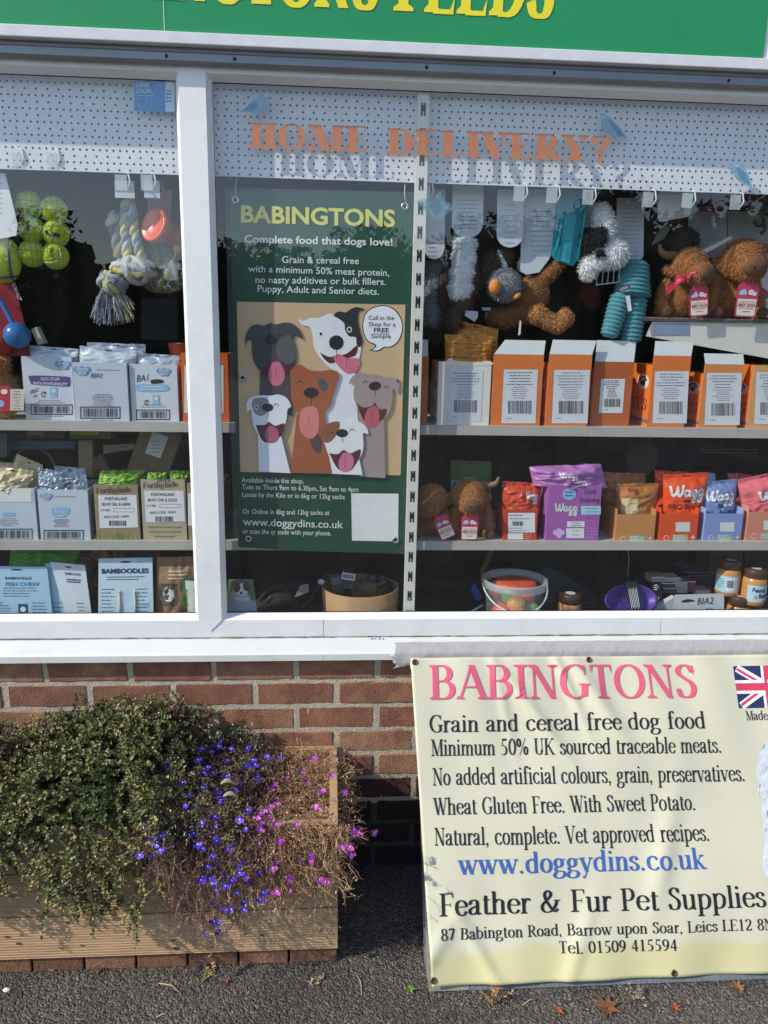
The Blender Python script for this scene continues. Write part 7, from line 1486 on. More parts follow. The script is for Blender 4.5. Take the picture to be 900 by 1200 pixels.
t = thing('black_pack', 'black pack with white lettering standing between the purple bowl and the pale tubes', 'pack', at(770, 702, .15))
m = MB(); q = [at(764, 712, .15), at(778, 706, .15), at(774, 682, .15), at(763, 682, .15)]; m.prism([(a.x, a.z) for a in q], .15, .165, M('17171a', .45, .1)); m.build('box', t); m = MB(); smallprint(m, 765, 686, 773, 691, 3, WPAP, .1495, 1, h=1); 
for i in range(3): pquad(m, [(766+i*2.6, 706), (767.4+i*2.6, 706), (767+i*2.6, 699), (765.6+i*2.6, 699)], M('b9bcc2', .5), .1495, 1)
m.build('lettering', t)
t = thing('white_tray', 'white wedge shaped card tray in front of the stacked tubes', 'tray', at(775, 712, .14)); m = MB(); q = [at(750, 722, .14), at(795, 722, .14), at(795, 700, .14), at(787, 697, .14), at(765, 710, .14)]; m.prism([(a.x, a.z) for a in q], .12, .14, M('c6c9cc', .5, .05)); m.build('tray', t)
TBC = ['8d8792', 'a79c98', '4a3c4c', 'b3a79c', '5a4a58', 'a99fa0', '7a4a52', 'b9aca0']
for k, (x0, y0, x1, y1) in enumerate(((763, 676, 780, 684), (779, 677, 798, 682), (776, 683, 792, 689), (789, 682, 806, 688), (777, 689, 794, 695), (790, 688, 806, 695), (804, 681, 816, 694), (814, 692, 833, 696))):
    a, b = at(x0, y1, .15+.004*k), at(x1, y0, .15+.004*k)
    t = thing('paste_tube', ['dull lilac', 'beige grey', 'dark plum', 'sand coloured', 'brown plum', 'pinkish grey', 'dark red topped', 'cream'][k]+' flat tube carton stacked behind the handwritten card', 'tube', (a+b)/2, group='stacked tube cartons')
    m = MB(); m.box(a.x, b.x, .15+.004*k, .20+.004*k, a.z, b.z, M(TBC[k], .4, .1, 20), .0015); m.build('carton', t)
    m = MB(); Yk = .1496+.004*k; prect(m, x0+.5, y0, x1-.5, y0+1.3, M('c4bfc0', .4), Yk, 1); m.build('end_seam', t)
# teal carton and other boxes in the dim background of the board
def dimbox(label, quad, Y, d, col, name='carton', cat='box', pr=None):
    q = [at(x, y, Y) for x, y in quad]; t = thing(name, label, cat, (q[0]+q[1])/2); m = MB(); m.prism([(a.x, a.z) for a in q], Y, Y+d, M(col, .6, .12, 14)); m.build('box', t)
    m = MB()
    if pr: pr(m, Y-.0004)
    else: a = quad; smallprint(m, min(x for x, y in a)+3, (a[0][1]+a[2][1])/2-2, max(x for x, y in a)-3, (a[0][1]+a[2][1])/2+2, 2, GREYINK, Y-.0004, 1, h=.7)
    m.build('print', t); return t
dimbox('dark teal sloping carton behind the jar at the middle of the window board', [(640, 722), (700, 722), (699, 697), (652, 668), (638, 664)], .3, .12, '123d4a')
dimbox('dim brown carton beside the teal one with a printed dog outline', [(632, 722), (655, 722), (648, 683), (632, 672)], .27, .02, '4a3a2c')
dimbox('navy strip leaning behind the jars', [(796, 668), (800, 658), (842, 678), (838, 690)], .34, .02, '1c2148')
dimbox('brown carton with a pale panel behind the jars', [(828, 716), (870, 716), (870, 640), (832, 640)], .42, .1, '5a4128')
dimbox('brown carton with a grey oval window in the right corner behind the jars', [(873, 716), (930, 716), (930, 640), (873, 640)], .45, .1, '4c3722')
# things between and behind the shelves
dimbox('low brown carton with a grey ticket under the upper shelf at left', [(8, 514), (76, 514), (76, 499), (8, 499)], .28, .1, '4f3d28', pr=lambda m, Y: prect(m, 32, 500, 52, 510, M('7d8288', .5), Y, 1))
dimbox('kraft carton with a lime green price ticket under the upper shelf', [(81, 514), (130, 514), (130, 499), (81, 499)], .27, .12, '7a6040', pr=lambda m, Y: (prect(m, 83, 500, 116, 509.5, M('9cc83a', .5), Y, 1), hand(m, '£1-£2 each', (90, 505), (114, 504), 4, Y, 2)))
dimbox('blue edged tray under the upper shelf at left', [(8, 527), (88, 526), (88, 517), (8, 516)], .3, .15, '4a5f92', 'tray', 'tray')
dimbox('cream open carton standing behind the silver grey bags', [(92, 556), (109, 560), (108, 516), (92, 516)], .3, .02, 'b3a07c')
dimbox('cream carton flap lying flat behind the kraft pack', [(121, 532), (157, 526), (157, 520), (121, 522)], .32, .02, 'bfae8c')
dimbox('torn brown carton flap behind the grass printed carton', [(108, 560), (130, 552), (118, 532), (109, 537)], .29, .02, '7d5f40')
t = thing('kraft_pack', 'brown kraft pack with a white label leaning to the right under the upper shelf', 'pack', at(180, 552, .24)); q = [at(148, 552, .24), at(196, 560, .24), at(212, 512, .24), at(206, 499, .24), at(166, 500, .24)]
m = MB(); m.prism([(a.x, a.z) for a in q], .24, .28, M('8a7458', .65, .15, 20)); m.build('sleeve', t); m = MB(); pquad(m, [(170, 531), (188, 537), (197.5, 512), (179, 505)], WPAP, .239, 1); smallprint(m, 175, 517, 190, 530, 4, GREYINK, .239, 2); m.build('label', t)
m = MB(); c = V3(40, 548, .34); m.tube([c+Vector((.06*math.cos(a), 0, .06*math.sin(a))) for a in [i/16*PI for i in range(17)]], .003, M('8a7a5a', .6), 6); tag(m.build('wire_hoop'), 'thin pale hoop standing behind the beige bags', 'hoop')
dimbox('clear and grey pack under the upper shelf at the left edge', [(-6, 536), (8, 536), (8, 508), (-6, 508)], .26, .03, '5f6a66', 'pack', 'pack')
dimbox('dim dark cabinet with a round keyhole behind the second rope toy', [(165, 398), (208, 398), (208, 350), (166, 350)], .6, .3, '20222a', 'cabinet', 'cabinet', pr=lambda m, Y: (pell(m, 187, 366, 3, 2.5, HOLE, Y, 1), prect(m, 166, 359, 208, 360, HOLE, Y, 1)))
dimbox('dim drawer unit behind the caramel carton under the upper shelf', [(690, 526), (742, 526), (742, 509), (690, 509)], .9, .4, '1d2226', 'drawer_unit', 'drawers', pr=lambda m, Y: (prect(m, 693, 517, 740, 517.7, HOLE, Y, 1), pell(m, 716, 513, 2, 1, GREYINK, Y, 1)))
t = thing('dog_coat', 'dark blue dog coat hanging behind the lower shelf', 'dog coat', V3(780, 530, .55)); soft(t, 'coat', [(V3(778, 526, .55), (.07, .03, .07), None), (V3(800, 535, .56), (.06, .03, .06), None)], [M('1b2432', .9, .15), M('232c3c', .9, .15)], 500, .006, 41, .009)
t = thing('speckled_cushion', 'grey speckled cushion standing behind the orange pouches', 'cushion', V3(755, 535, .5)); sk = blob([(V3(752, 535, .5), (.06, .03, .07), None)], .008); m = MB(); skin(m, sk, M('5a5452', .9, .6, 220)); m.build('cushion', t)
t = thing('hanging_straps', 'black leads and straps hanging down behind the purple bowl', 'leads', V3(720, 660, .5)); m = MB()
for k in range(9): m.tube(catmull([tuple(V3(700+k*5, 642, .5+.01*k)), tuple(V3(704+k*4, 675, .5)), tuple(V3(698+k*5, 712, .48))], 5), .009, M('101114', .8), 5)
m.build('leads', t); m = MB(); m.tube(catmull([tuple(V3(735, 641, .47)), tuple(V3(737, 655, .47)), tuple(V3(735, 676, .47))], 5), .0018, M('c4c7c9', .4), 5); m.build('white_cord', t)
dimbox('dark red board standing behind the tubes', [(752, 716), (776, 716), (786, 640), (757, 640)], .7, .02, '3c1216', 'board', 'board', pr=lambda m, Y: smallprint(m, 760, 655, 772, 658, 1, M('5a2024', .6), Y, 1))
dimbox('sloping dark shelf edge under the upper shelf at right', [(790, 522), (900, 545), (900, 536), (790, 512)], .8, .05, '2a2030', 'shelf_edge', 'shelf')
# shop depth: dark shelves far inside
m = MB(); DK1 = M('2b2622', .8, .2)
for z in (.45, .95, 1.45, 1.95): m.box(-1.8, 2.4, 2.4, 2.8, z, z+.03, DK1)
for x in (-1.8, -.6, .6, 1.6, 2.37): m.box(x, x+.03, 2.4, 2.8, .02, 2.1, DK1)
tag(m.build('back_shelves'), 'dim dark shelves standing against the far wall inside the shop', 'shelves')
rg = random.Random(15)
# ------------------------------------------------------------------ plants in the planter
def leafy(m, p, d, up, l, w, mt, fold=.25):
    d = d.normalized(); s = d.cross(up); s = s.normalized() if s.length > 1e-4 else Vector((1, 0, 0)); n = s.cross(d)
    a = p+d*l*.5; m.add([p, a-s*w+n*w*fold, p+d*l, a+s*w+n*w*fold], [(0, 1, 2), (0, 2, 3)], mt)
def trail(rg, p, d, length, steps, grav, wob):
    pts = [p.copy()]; d = d.normalized(); st = length/steps
    for i in range(steps):
        d = (d+Vector((rg.gauss(0, wob), rg.gauss(0, wob), rg.gauss(0, wob)-grav*(i/steps)**1.2))).normalized(); q = pts[-1]+d*st
        if q.y > -.012: q.y = -.012-rg.random()*.01; d.y = -abs(d.y)
        if PY0-.004 < q.y and q.z < PZ-.02 and q.x < px1: q.y = PY0-.008-rg.random()*.02; d.y = min(d.y, 0)
        if q.z < .06: q.z = .06
        pts.append(q)
    return pts
GL = [M(c, .6, .2, 40, spec=.3) for c in ('6c6f42', '82824f', '585c36', '9a965e', '72744a', '766a48')]; GDK = [M(c, .6, .2, 40, spec=.3) for c in ('3c4a2c', '48562f', '566238', '333e24')]; RUS = [M(c, .65, .2, 40) for c in ('6a4440', '7c5a50', '8a6f5c')]
STEM = M('4a3a2a', .8, .2); TINY = M('d8cdd0', .6, .1)
def shrub(label, xr, n, L, mats, seed, up=1., lean=-.5, yr=(PY0+.05, -.05), leaf=.0085, fl=.0, zoff=0.):
    rg = random.Random(seed); t = thing('trailing_shrub', label, 'shrub', ((xr[0]+xr[1])/2, (yr[0]+yr[1])/2, PZ-.04)); mf = MB(); ms = MB(); mw = MB()
    for i in range(n):
        p = Vector((rg.uniform(*xr), rg.uniform(*yr), PZ-.045)); f = (p.y-yr[0])/(yr[1]-yr[0])
        d = Vector((rg.gauss(0, .38), lean*(1-f)*1.6+rg.gauss(0, .3), up*(.55+.8*f)+rg.gauss(0, .15)))
        ln = rg.uniform(*L); st = int(ln/.012); pts = trail(rg, p, d, ln, st, .30 if f < .55 else .16, .10)
        ms.tube(pts[::2] if len(pts) > 4 else pts, [.0014-.0009*j/len(pts[::2]) for j in range(len(pts[::2]))], STEM, 4, False)
        tone = rg.random(); bias = rg.randrange(len(mats))
        for j in range(max(2, st//6), len(pts)-1):
            dd = (pts[j+1]-pts[j]).normalized(); s = dd.cross(Vector((rg.gauss(0, 1), rg.gauss(0, 1), rg.gauss(0, 1)))).normalized(); s2 = dd.cross(s)
            for k in range(3):
                o = (s*math.cos(k*2.1+j)+s2*math.sin(k*2.1+j)); ld = (o+dd*.6+Vector((0, -.15, .35))).normalized()
                mt = mats[(bias+rg.choice((0, 0, 0, 1, 2))) % len(mats)] if rg.random() > .07 else RUS[rg.randrange(3)]
                l = leaf*rg.uniform(.65, 1.25); leafy(mf, pts[j]+o*.0012, ld, Vector((rg.gauss(0, .4), rg.gauss(0, .4)-.4, 1)), l, l*.33, mt)
        if rg.random() < fl:
            for _ in range(4): c = pts[-1]+Vector((rg.gauss(0, .006), rg.gauss(0, .006), rg.gauss(0, .006))); leafy(mw, c, Vector((rg.gauss(0, 1), -1, rg.gauss(0, 1))), Vector((0, 0, 1)), .004, .0018, TINY)
    mf.build('foliage', t); ms.build('stems', t)
    if mw.v: mw.build('blossom', t)
    return t
def prof_fn(xs, tops, lows):
    """a mound over the planter: for x (photo columns) the crown heights and the foot of what hangs over the front, both as photo rows"""
    X = [at(x, 960, -.3).x for x in xs]; T = [at(x, y, -.12).z for x, y in zip(xs, tops)]; W = [at(x, y, -.41).z for x, y in zip(xs, lows)]
    def f(x):
        if x <= X[0]: return T[0], W[0]
        for a in range(len(X)-1):
            if x <= X[a+1]: k = (x-X[a])/(X[a+1]-X[a]); return T[a]+(T[a+1]-T[a])*k, W[a]+(W[a+1]-W[a])*k
        return T[-1], W[-1]
    return f
def mound(f, x, s, hang=True):
    """point and outward direction on the mound: s 0 at the wall, .5 on the crown, .75 at the rim, 1 at the hanging foot"""
    t, w = f(x); rim = PZ+.015
    if s < .5: k = s/.5; y = -.03-.12*k; z = (PZ+(t-PZ)*.75)+(t-PZ)*.25*math.sin(k*PI/2); n = Vector((0, .15-.5*k, 1))
    elif s < .75: k = (s-.5)/.25; y = -.15-.235*math.sin(k*PI/2); z = t-(t-rim)*(1-math.cos(k*PI/2)); n = Vector((0, -.35-.8*k, 1-.6*k))
    else: k = (s-.75)/.25; y = -.385-.03*math.sin(min(1, k*1.5)*PI/2); z = rim+(w-rim)*k; n = Vector((0, -1, .1-.5*k))
    return Vector((x, y, z)), n.normalized()
from mathutils import noise as mnoise
def mshrub(label, xr, f, n, mats, seed, leaf=.0130, shoot=(.035, .085), smin=.02, thr=-.40, fl=.15):
    rg = random.Random(seed); t = thing('trailing_shrub', label, 'shrub', ((xr[0]+xr[1])/2, -.2, PZ-.04)); mf = MB(); ms = MB(); mw = MB(); k = 0
    while k < n:
        x = rg.uniform(*xr); s = rg.uniform(smin, 1)
        if s > .75 and rg.random() < .35+1.6*(s-.75): continue
        nz = mnoise.noise(Vector((x*9, s*6, seed)))
        if nz < thr*(1 if s < .8 else .3): k += .3; continue
        k += 1; p, nn = mound(f, x, s); p = p+nn*(.065*nz-.012-rg.random()**2*.05)
        d = (nn*.8+Vector((rg.gauss(0, .5), rg.gauss(0, .25)-.15, rg.gauss(0, .4)-(.6 if s > .75 else 0)))).normalized(); ln = rg.uniform(*shoot)*(1.0+.5*max(0, nz)); st = max(4, int(ln/.0075)); pts = [p]
        for i in range(st):
            d = (d+Vector((rg.gauss(0, .14), rg.gauss(0, .14), rg.gauss(0, .14)-.05))).normalized(); q = pts[-1]+d*ln/st
            if q.y > -.014: q.y = -.014
            if q.z < PZ and q.y > PY0-.006 and q.x < px1: q.y = PY0-.006
            pts.append(q)
        ms.tube(pts[::2], [.0011]*len(pts[::2]), STEM, 3, False)
        patch = mnoise.noise(Vector((x*6+3, s*4, seed+5))); pal = RUS if (patch > .36 and rg.random() < .7) else (GDK if patch < -.22 else mats); bias = int((patch+1)*2.2) % len(pal)
        for j in range(1, len(pts)):
            dd = (pts[j]-pts[j-1]).normalized(); sd = dd.cross(Vector((rg.gauss(0, 1), rg.gauss(0, 1), rg.gauss(0, 1)))).normalized(); s2 = dd.cross(sd)
            for q in range(3):
                o = sd*math.cos(q*2.1)+s2*math.sin(q*2.1); l = leaf*rg.uniform(.55, 1.25)*(1-.35*j/len(pts)); leafy(mf, pts[j], (o+dd*.7+Vector((0, -.1, .25))).normalized(), Vector((rg.gauss(0, .5), rg.gauss(0, .5)-.4, 1)), l, l*.36, pal[(bias+rg.choice((0, 0, 1))) % len(pal)])
        if rg.random() < fl:
            for _ in range(3): leafy(mw, pts[-1]+Vector((rg.gauss(0, .004), -.002, rg.gauss(0, .004))), Vector((rg.gauss(0, 1), -1, rg.gauss(0, 1))), Vector((0, 0, 1)), .004, .0016, TINY)
    mf.build('foliage', t); ms.build('stems', t)
    if mw.v: mw.build('blossom', t)
    return t
F1 = prof_fn([-120, 0, 30, 60, 90, 115, 150, 180, 200, 215], [880, 878, 872, 862, 856, 850, 846, 850, 866, 880], [1040, 1046, 1052, 1030, 1062, 1068, 1088, 1074, 1040, 960])
mshrub('grey green small leaved shrub spilling over the front of the planter at left', (at(-120, 960, -.3).x, at(208, 960, -.3).x), F1, 2100, GL, 31)
F2 = prof_fn([100, 130, 165, 205], [870, 846, 822, 850], [960, 960, 960, 960])
rg = random.Random(2)
def upright(label, x0, x1, n, L, mats, seed, leaf):
    rg = random.Random(seed); t = thing('trailing_shrub', label, 'shrub', ((x0+x1)/2, -.08, PZ-.04)); mf = MB(); ms = MB()
    for i in range(n):
        p = Vector((rg.uniform(x0, x1), rg.uniform(-.13, -.05), PZ+.02)); d = Vector((rg.gauss(0, .3), rg.gauss(-.1, .15), 1)).normalized(); ln = rg.uniform(*L)*(1-.7*abs((p.x-(x0+x1)/2)/(x1-x0))); st = int(ln/.008); pts = [p]
        for j in range(st): d = (d+Vector((rg.gauss(0, .12), rg.gauss(0, .1), .02))).normalized(); q = pts[-1]+d*ln/st; q.y = min(q.y, -.016); pts.append(q)
        ms.tube(pts[::2], [.0012]*len(pts[::2]), STEM, 3, False)
        for j in range(3, len(pts)):
            dd = d; sd = dd.cross(Vector((rg.gauss(0, 1), rg.gauss(0, 1), rg.gauss(0, 1)))).normalized(); s2 = dd.cross(sd)
            for q in range(4): o = sd*math.cos(q*1.57)+s2*math.sin(q*1.57); l = leaf*rg.uniform(.6, 1.2); leafy(mf, pts[j], (o+dd*.5).normalized(), Vector((0, -.3, 1)), l, l*.36, rg.choice(mats))
    mf.build('foliage', t); ms.build('stems', t)
upright('dark green leafy shoots standing highest at the back of the planter against the bricks', at(122, 850, -.08).x, at(208, 850, -.08).x, 85, (.11, .165), GDK, 32, .0125)
F3 = prof_fn([195, 230, 260, 300], [868, 872, 880, 900], [940, 940, 940, 940])
mshrub('thin green shoots with pale buds behind the violet flowers', (at(200, 960, -.3).x, at(292, 960, -.3).x), F3, 240, GL[:4], 33, .009, (.03, .06), .02, -.2, .5)
# lobelia: thin dry stems with flowers
VIO = [M('4426a8', .5, .12, 30), M('5638c0', .5, .12, 30), M('341e8c', .5, .12, 30)]; PKV = [M('a832a0', .5, .12, 30), M('c24ab4', .5, .12, 30), M('8a3aa0', .5, .12, 30)]; EYE = M('e6e0f2', .5, .05)
def flower_mesh(mats, s, seed):
    rg = random.Random(seed); m = MB()
    for k, a in enumerate((-90, -25, 205, 60, 120)):
        l = s*(1 if k < 3 else .6)*rg.uniform(.85, 1.1); d = Vector((math.cos(R(a)), -.25+rg.gauss(0, .1), math.sin(R(a)))); w = l*(.42 if k < 3 else .2); sd = Vector((-math.sin(R(a)), 0, math.cos(R(a))))
        p = Vector((0, 0, 0)); m.add([p, p+d*l*.55-sd*w, p+d*l*.95-sd*w*.6, p+d*l, p+d*l*.95+sd*w*.6, p+d*l*.55+sd*w], [(0, 1, 2, 3, 4, 5)], mats[k % len(mats)])
    m.add([Vector((.0016*math.cos(2*PI*i/6), -.0016, -.001+.0016*math.sin(2*PI*i/6))) for i in range(6)], [tuple(range(6))], EYE)
    m.tube([(0, 0, 0), (0, .003, .002), (0, .007, .001)], .0007, mats[2], 4, False)
    return m
STR = [M(c, .75, .2, 60) for c in ('b08c62', 'c4a27a', '94704e', 'd6b890', '7a5a44', '8c6656')]; DST = [M(c, .75, .2, 60) for c in ('4a2a3e', '5c3a48', '3c2236', '7a5a4e', '86684c')]
def lobelia(label, f, xr, n, L, mats, fmats, flowers, seed, xl=0.):
    rg = random.Random(seed); t = thing('lobelia_plant', label, 'flowers', ((xr[0]+xr[1])/2, -.2, PZ-.04)); m = MB(); ends = []; i = 0
    while i < n:
        x = rg.uniform(*xr); s = rg.uniform(.04, 1); nz = mnoise.noise(Vector((x*8, s*5, seed)))
        if s > .75 and rg.random() < .3+1.5*(s-.75): continue
        i += 1; p, nn = mound(f, x, s); p = p+nn*(.03*nz-rg.random()**1.5*.05); r = rg.uniform(.0006, .0011); u = (x-xr[0])/(xr[1]-xr[0])
        d = (nn*.6+Vector((rg.gauss(0, .6)+xl*u*u, rg.gauss(-.1, .4), rg.gauss(0, .5)-(.5 if s > .7 else .35)))).normalized(); ln = rg.uniform(*L); pts = [p]
        for k in range(9):
            d = (d+Vector((rg.gauss(0, .3), rg.gauss(0, .3), rg.gauss(0, .3)-.10))).normalized(); q = pts[-1]+d*ln/9
            if q.y > -.014: q.y = -.014
            if q.z < PZ and q.y > PY0-.006 and q.x < px1+.002:
                if s > .7: q.y = PY0-.007
                else: q.z = max(q.z, PZ-.03)
            pts.append(q)
        mt = rg.choice(mats); m.tube(pts, [r*(1-.5*k/9) for k in range(10)], mt, 3, False)
        for _ in range(4):
            q = pts[rg.randrange(2, 10)]; dd = Vector((rg.gauss(0, 1), rg.gauss(0, 1), rg.gauss(0, 1))).normalized()*rg.uniform(.006, .014)
            if q.z < PZ and q.x < px1+.002 and s > .7: dd.y = -abs(dd.y)
            m.tube([q, q+dd*.5+Vector((0, 0, .002)), q+dd+Vector((0, 0, -.002))], [.0005, .0004, .0003], mt, 3, False)
            if rg.random() < .5: leafy(m, q+dd, dd, Vector((0, 0, 1)), .007, .0015, rg.choice(mats))
            if rg.random() < .15: m.ball(q+dd, .0016, mt, 5, 4, (1, 1, 1.4))
        ends.append(pts)
    m.build('stems', t)
    base = [flower_mesh(fmats, .0105, seed+k).build('flower', t, local=True) for k in range(3)]
    k = 0
    for (px, py) in flowers:      # a flower rides on the stem point that lies nearest its sight line
        d = ray(px, py).normalized(); best = None
        for pts in ends:
            for q in pts[3:]:
                v = q-CAM; dd = v-d*v.dot(d); sc = dd.length+.12*max(0, v.dot(d)-1.6)
                if best is None or sc < best[0]: best = (sc, q, v.dot(d))
        pos = CAM+d*(best[2]-.016)
        o = base[k] if k < 3 else base[k % 3].copy()
        if k >= 3: COL.objects.link(o)
        o.parent = t; o.location = pos-t.location; o.rotation_euler = (rg.gauss(-.2, .3), rg.gauss(0, .5), rg.gauss(0, .5)); s = rg.uniform(.75, 1.25); o.scale = (s, s, s); k += 1
    return t
fv = [(198, 887), (206, 884), (236, 876), (248, 880), (256, 873), (271, 876), (289, 876), (197, 900), (204, 906), (222, 905), (243, 898), (250, 905), (288, 897), (299, 895), (302, 909), (172, 965), (182, 983), (184, 990), (188, 995), (176, 1003), (222, 930), (238, 922), (254, 924), (259, 936), (282, 918), (236, 962), (244, 978), (252, 981), (238, 993), (248, 1001), (252, 967), (290, 948), (289, 970), (279, 1013), (281, 1022), (274, 1028), (261, 1027), (252, 1031), (246, 1028), (236, 1030), (267, 1038), (278, 1045), (289, 1027), (292, 1034), (254, 1042), (258, 1064), (266, 1066), (272, 1065), (251, 1078), (308, 1045), (241, 1092), (164, 1001), (214, 915), (228, 945), (270, 990), (262, 952), (231, 889), (266, 890), (314, 885), (243, 1015), (227, 975), (272, 1000), (285, 1056)]
_r = random.Random(5); fv += [(a+_r.gauss(0, 7), b+_r.gauss(0, 6)) for a, b in _r.sample(fv, 34)]
F4 = prof_fn([180, 205, 240, 270, 300, 330], [908, 898, 894, 896, 904, 916], [965, 1050, 1082, 1076, 1040, 1000])
lobelia('violet blue lobelia with dark dry stems trailing over the middle of the planter', F4, (at(182, 960, -.3).x, at(312, 960, -.3).x), 3600, (.05, .11), DST+DST+STR[:2], VIO, fv, 41)
fp = [(324, 934), (326, 941), (305, 952), (310, 949), (303, 957), (315, 955), (306, 971), (304, 988), (328, 984), (320, 1016), (339, 1028), (364, 1009), (377, 925), (370, 943), (375, 947), (390, 907), (403, 928), (382, 1032), (318, 1045), (415, 971), (421, 974), (404, 990), (412, 1000), (354, 904), (318, 924), (336, 910), (438, 975), (341, 1043), (352, 1005), (348, 965)]
fp += [(a+_r.gauss(0, 8), b+_r.gauss(0, 8)) for a, b in _r.sample(fp, 16)]
F5 = prof_fn([285, 310, 340, 370, 396, 420], [915, 925, 930, 930, 934, 944], [1030, 1040, 1048, 1050, 1040, 1000])
lobelia('straw coloured dried lobelia with a few magenta flowers at the right end of the planter', F5, (at(280, 960, -.3).x, at(398, 960, -.3).x), 3300, (.045, .10), STR, PKV, fp, 43, .5)
rg = random.Random(77)
for k, (px, py, lab) in enumerate(((268, 915, 'dry curled leaf lying on the violet lobelia'), (271, 930, 'grey green fallen leaf hanging in the lobelia'))):
    p = at(px, py, -.30); m = MB(); m.sheet(lambda u, v: p+Vector((-.018+.036*u, -.01-.006*math.sin(PI*v)+.004*u, (v-.5)*.014*math.sin(PI*min(1, u+.08))+.008*math.sin(u*3)-u*.006)), 8, 4, M('8d8a6c' if k == 0 else '9aa08a', .7, .2)); tag(m.build('fallen_leaf'), lab, 'leaf')

# ------------------------------------------------------------------ litter on the ground
def maple(label, px, py, s, col, rz, curl=.5, seed=1, z=.002):
    rg = random.Random(seed); p = atz(px, py, z); t = thing('fallen_leaf', label, 'leaf', p); m = MB(); mt = M(col, .75, .25, 50, bump=.4)
    tips = [(-150, .55), (-100, .85), (-50, .95), (0, 1.1), (50, .95), (100, .85), (150, .55)]; out = []
    for i, (a, r) in enumerate(tips):
        out.append((R(a), r*rg.uniform(.85, 1.1)));
        if i < 6: out.append((R(a+25), .42*rg.uniform(.8, 1.2)))
    pts = []
    for a, r in out:
        x, y = r*s*math.sin(a+rz), r*s*math.cos(a+rz); pts.append(Vector((p.x+x, p.y+y, z+.004+curl*s*(r*r)*.35*abs(math.sin(a*1.7+seed))+rg.uniform(0, .003))))
    m.add([Vector((p.x, p.y, z+.002))]+pts, [(0, i+1, i) for i in range(1, len(pts))]+[(0, 1, len(pts))], mt); m.build('blade', t)
    m = MB(); m.tube([Vector((p.x, p.y, z+.003)), Vector((p.x-.9*s*math.sin(rz), p.y-.9*s*math.cos(rz), z+.003))], .0011, M('6a4428', .7), 5); m.build('stalk', t); return t
maple('big crisp brown maple leaf lying in front of the banner', 711, 1182, .040, '70462a', .4, .5, 3)
maple('curled brown leaf on edge at the right below the banner', 866, 1160, .022, '8a5a30', -.5, 1.2, 4)
maple('curled orange brown leaf beside the second eyelet of the banner', 790, 1183, .018, '8a4a24', 1.5, 1.1, 5)
maple('small rust leaf fragment left of the big maple leaf', 654, 1186, .016, '95562a', 2.4, .8, 6)
maple('small orange leaf in the shade between the planter and the banner', 470, 1041, .013, '8a3a1c', .8, .8, 7)
maple('small green leaf on the asphalt beside the foot of the pallet', 480, 1161, .018, '5f8a3a', 1.8, .6, 8)
maple('reddish dry leaf on the asphalt in front of the planter', 264, 1152, .014, '6f4434', .2, .9, 9)
def weed(label, px, py, h, mats, n, seed, spread=.6, name='dry_weed'):
    rg = random.Random(seed); p = atz(px, py, 0); t = thing(name, label, 'weed', p); m = MB()
    for i in range(n):
        d = Vector((rg.gauss(0, spread), rg.gauss(0, spread)-.2, 1)).normalized(); q = [p, p+d*h*.5*rg.uniform(.6, 1.1), p+d*h*rg.uniform(.7, 1.2)+Vector((rg.gauss(0, .01), rg.gauss(0, .01), -.004))]; m.tube(q, [.0012, .001, .0005], mats[i % len(mats)], 4, False)
        for _ in range(5): f = rg.random(); c = q[1].lerp(q[2], f); leafy(m, c, Vector((rg.gauss(0, 1), rg.gauss(0, 1), .3)), Vector((0, 0, 1)), .009, .0022, mats[(i+1) % len(mats)])
    m.build('stems', t); return t
DRY = [M('b07a48', .8, .2), M('9a683c', .8, .2), M('c49a68', .8, .2)]
weed('orange brown dried weed standing in front of the pallet foot', 578, 1178, .05, DRY, 9, 3)
weed('dry tangle of roots and stems at the foot of the pallet', 745, 1168, .03, [M('8a7c6c', .8), M('6a5c4c', .8), M('a89c8c', .8)], 14, 4, 1.2)
weed('low dry weed growing at the bricks under the planter', 245, 1140, .02, [M('a08a60', .8), M('7a6a44', .8), M('b8a47a', .8)], 12, 5, 1.6)
weed('small dark weed at the brick joint below the planter', 115, 1139, .018, [M('4a4a34', .8), M('6a5c44', .8)], 8, 6, 1.4)
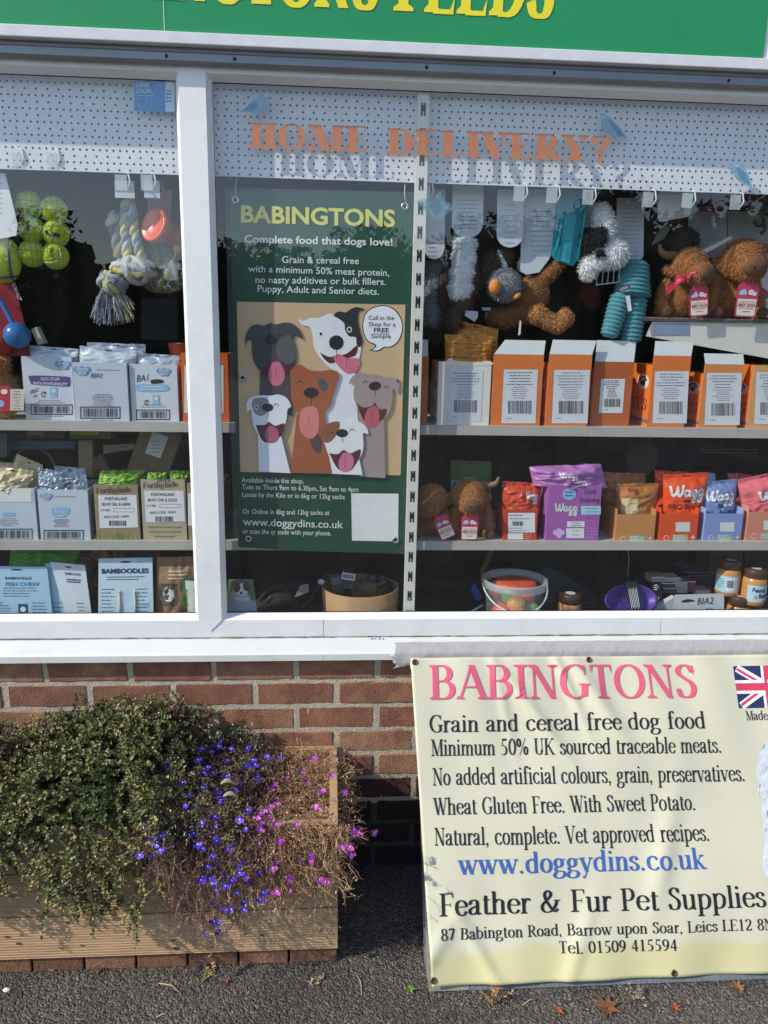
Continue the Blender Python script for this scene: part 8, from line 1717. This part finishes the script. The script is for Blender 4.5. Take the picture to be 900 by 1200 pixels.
weed('pale dry grass tuft on the asphalt by the planter corner', 371, 1150, .014, [M('b8a88a', .8), M('94835f', .8)], 7, 7, 1.5)
weed('thin dry weed by the bricks at the left', 60, 1142, .014, [M('8a7a5c', .8), M('5a4c38', .8)], 6, 8, 1.5)
for k, (a, b, lab) in enumerate((((418, 1142), (424, 1166), 'pale twig lying between planter and banner'), ((186, 1152), (212, 1164), 'thin pale twig bent on the asphalt before the planter'), ((183, 1192), (196, 1190), 'short pale twig near the bottom edge of the photo'), ((612, 1178), (628, 1172), 'thin twig in front of the pallet board'))):
    p, q = atz(*a, .002), atz(*b, .002); m = MB(); m.tube([p, p.lerp(q, .5)+Vector((.004, .006, .002)), q], [.0012, .0014, .0009], M('b09a7c', .8), 5); tag(m.build('twig'), lab, 'twig')
rg = random.Random(19); m = MB(); dm = [M('7a6a52', .9), M('4a3c2c', .9), M('9a8a6c', .9), M('5a6038', .9)]
for i in range(520):
    if i % 2: p = atz(rg.uniform(-5, 400), 1134+abs(rg.gauss(0, 9)), .001)
    else: p = atz(rg.uniform(470, 905), 1170+abs(rg.gauss(0, 10))-.02*0, .001)
    leafy(m, p+Vector((0, 0, rg.uniform(.001, .004))), Vector((rg.gauss(0, 1), rg.gauss(0, 1), rg.gauss(0, .3))), Vector((0, 0, 1)), rg.uniform(.003, .009), rg.uniform(.0008, .0024), dm[i % 4])
tag(m.build('litter'), 'scattered bits of dry leaf and grit along the foot of planter and pallet', 'litter', kind='stuff')
p = atz(8, 1160, .003); m = MB(); m.ball(p, .008, M('d9d6cf', .8, .15, 40), 8, 6, (1.3, .8, .6), jit=.15); tag(m.build('pebble'), 'white pebble on the asphalt at the left edge', 'pebble')
# dirt marks and leaf debris on the sill
m = MB(); rg = random.Random(3); 
for i in range(22): c = at(436+rg.gauss(0, 5), 745+rg.gauss(0, 1.2), -.014); m.ball((c.x, -.006-.004*rg.random(), ZS2+.001+.001*rg.random()), rg.uniform(.0007, .002), M('4a3420', .9), 5, 4, (1.4, 1, .8))
tag(m.build('dirt_clump'), 'small brown clump of dirt in the joint above the window sill', 'dirt')
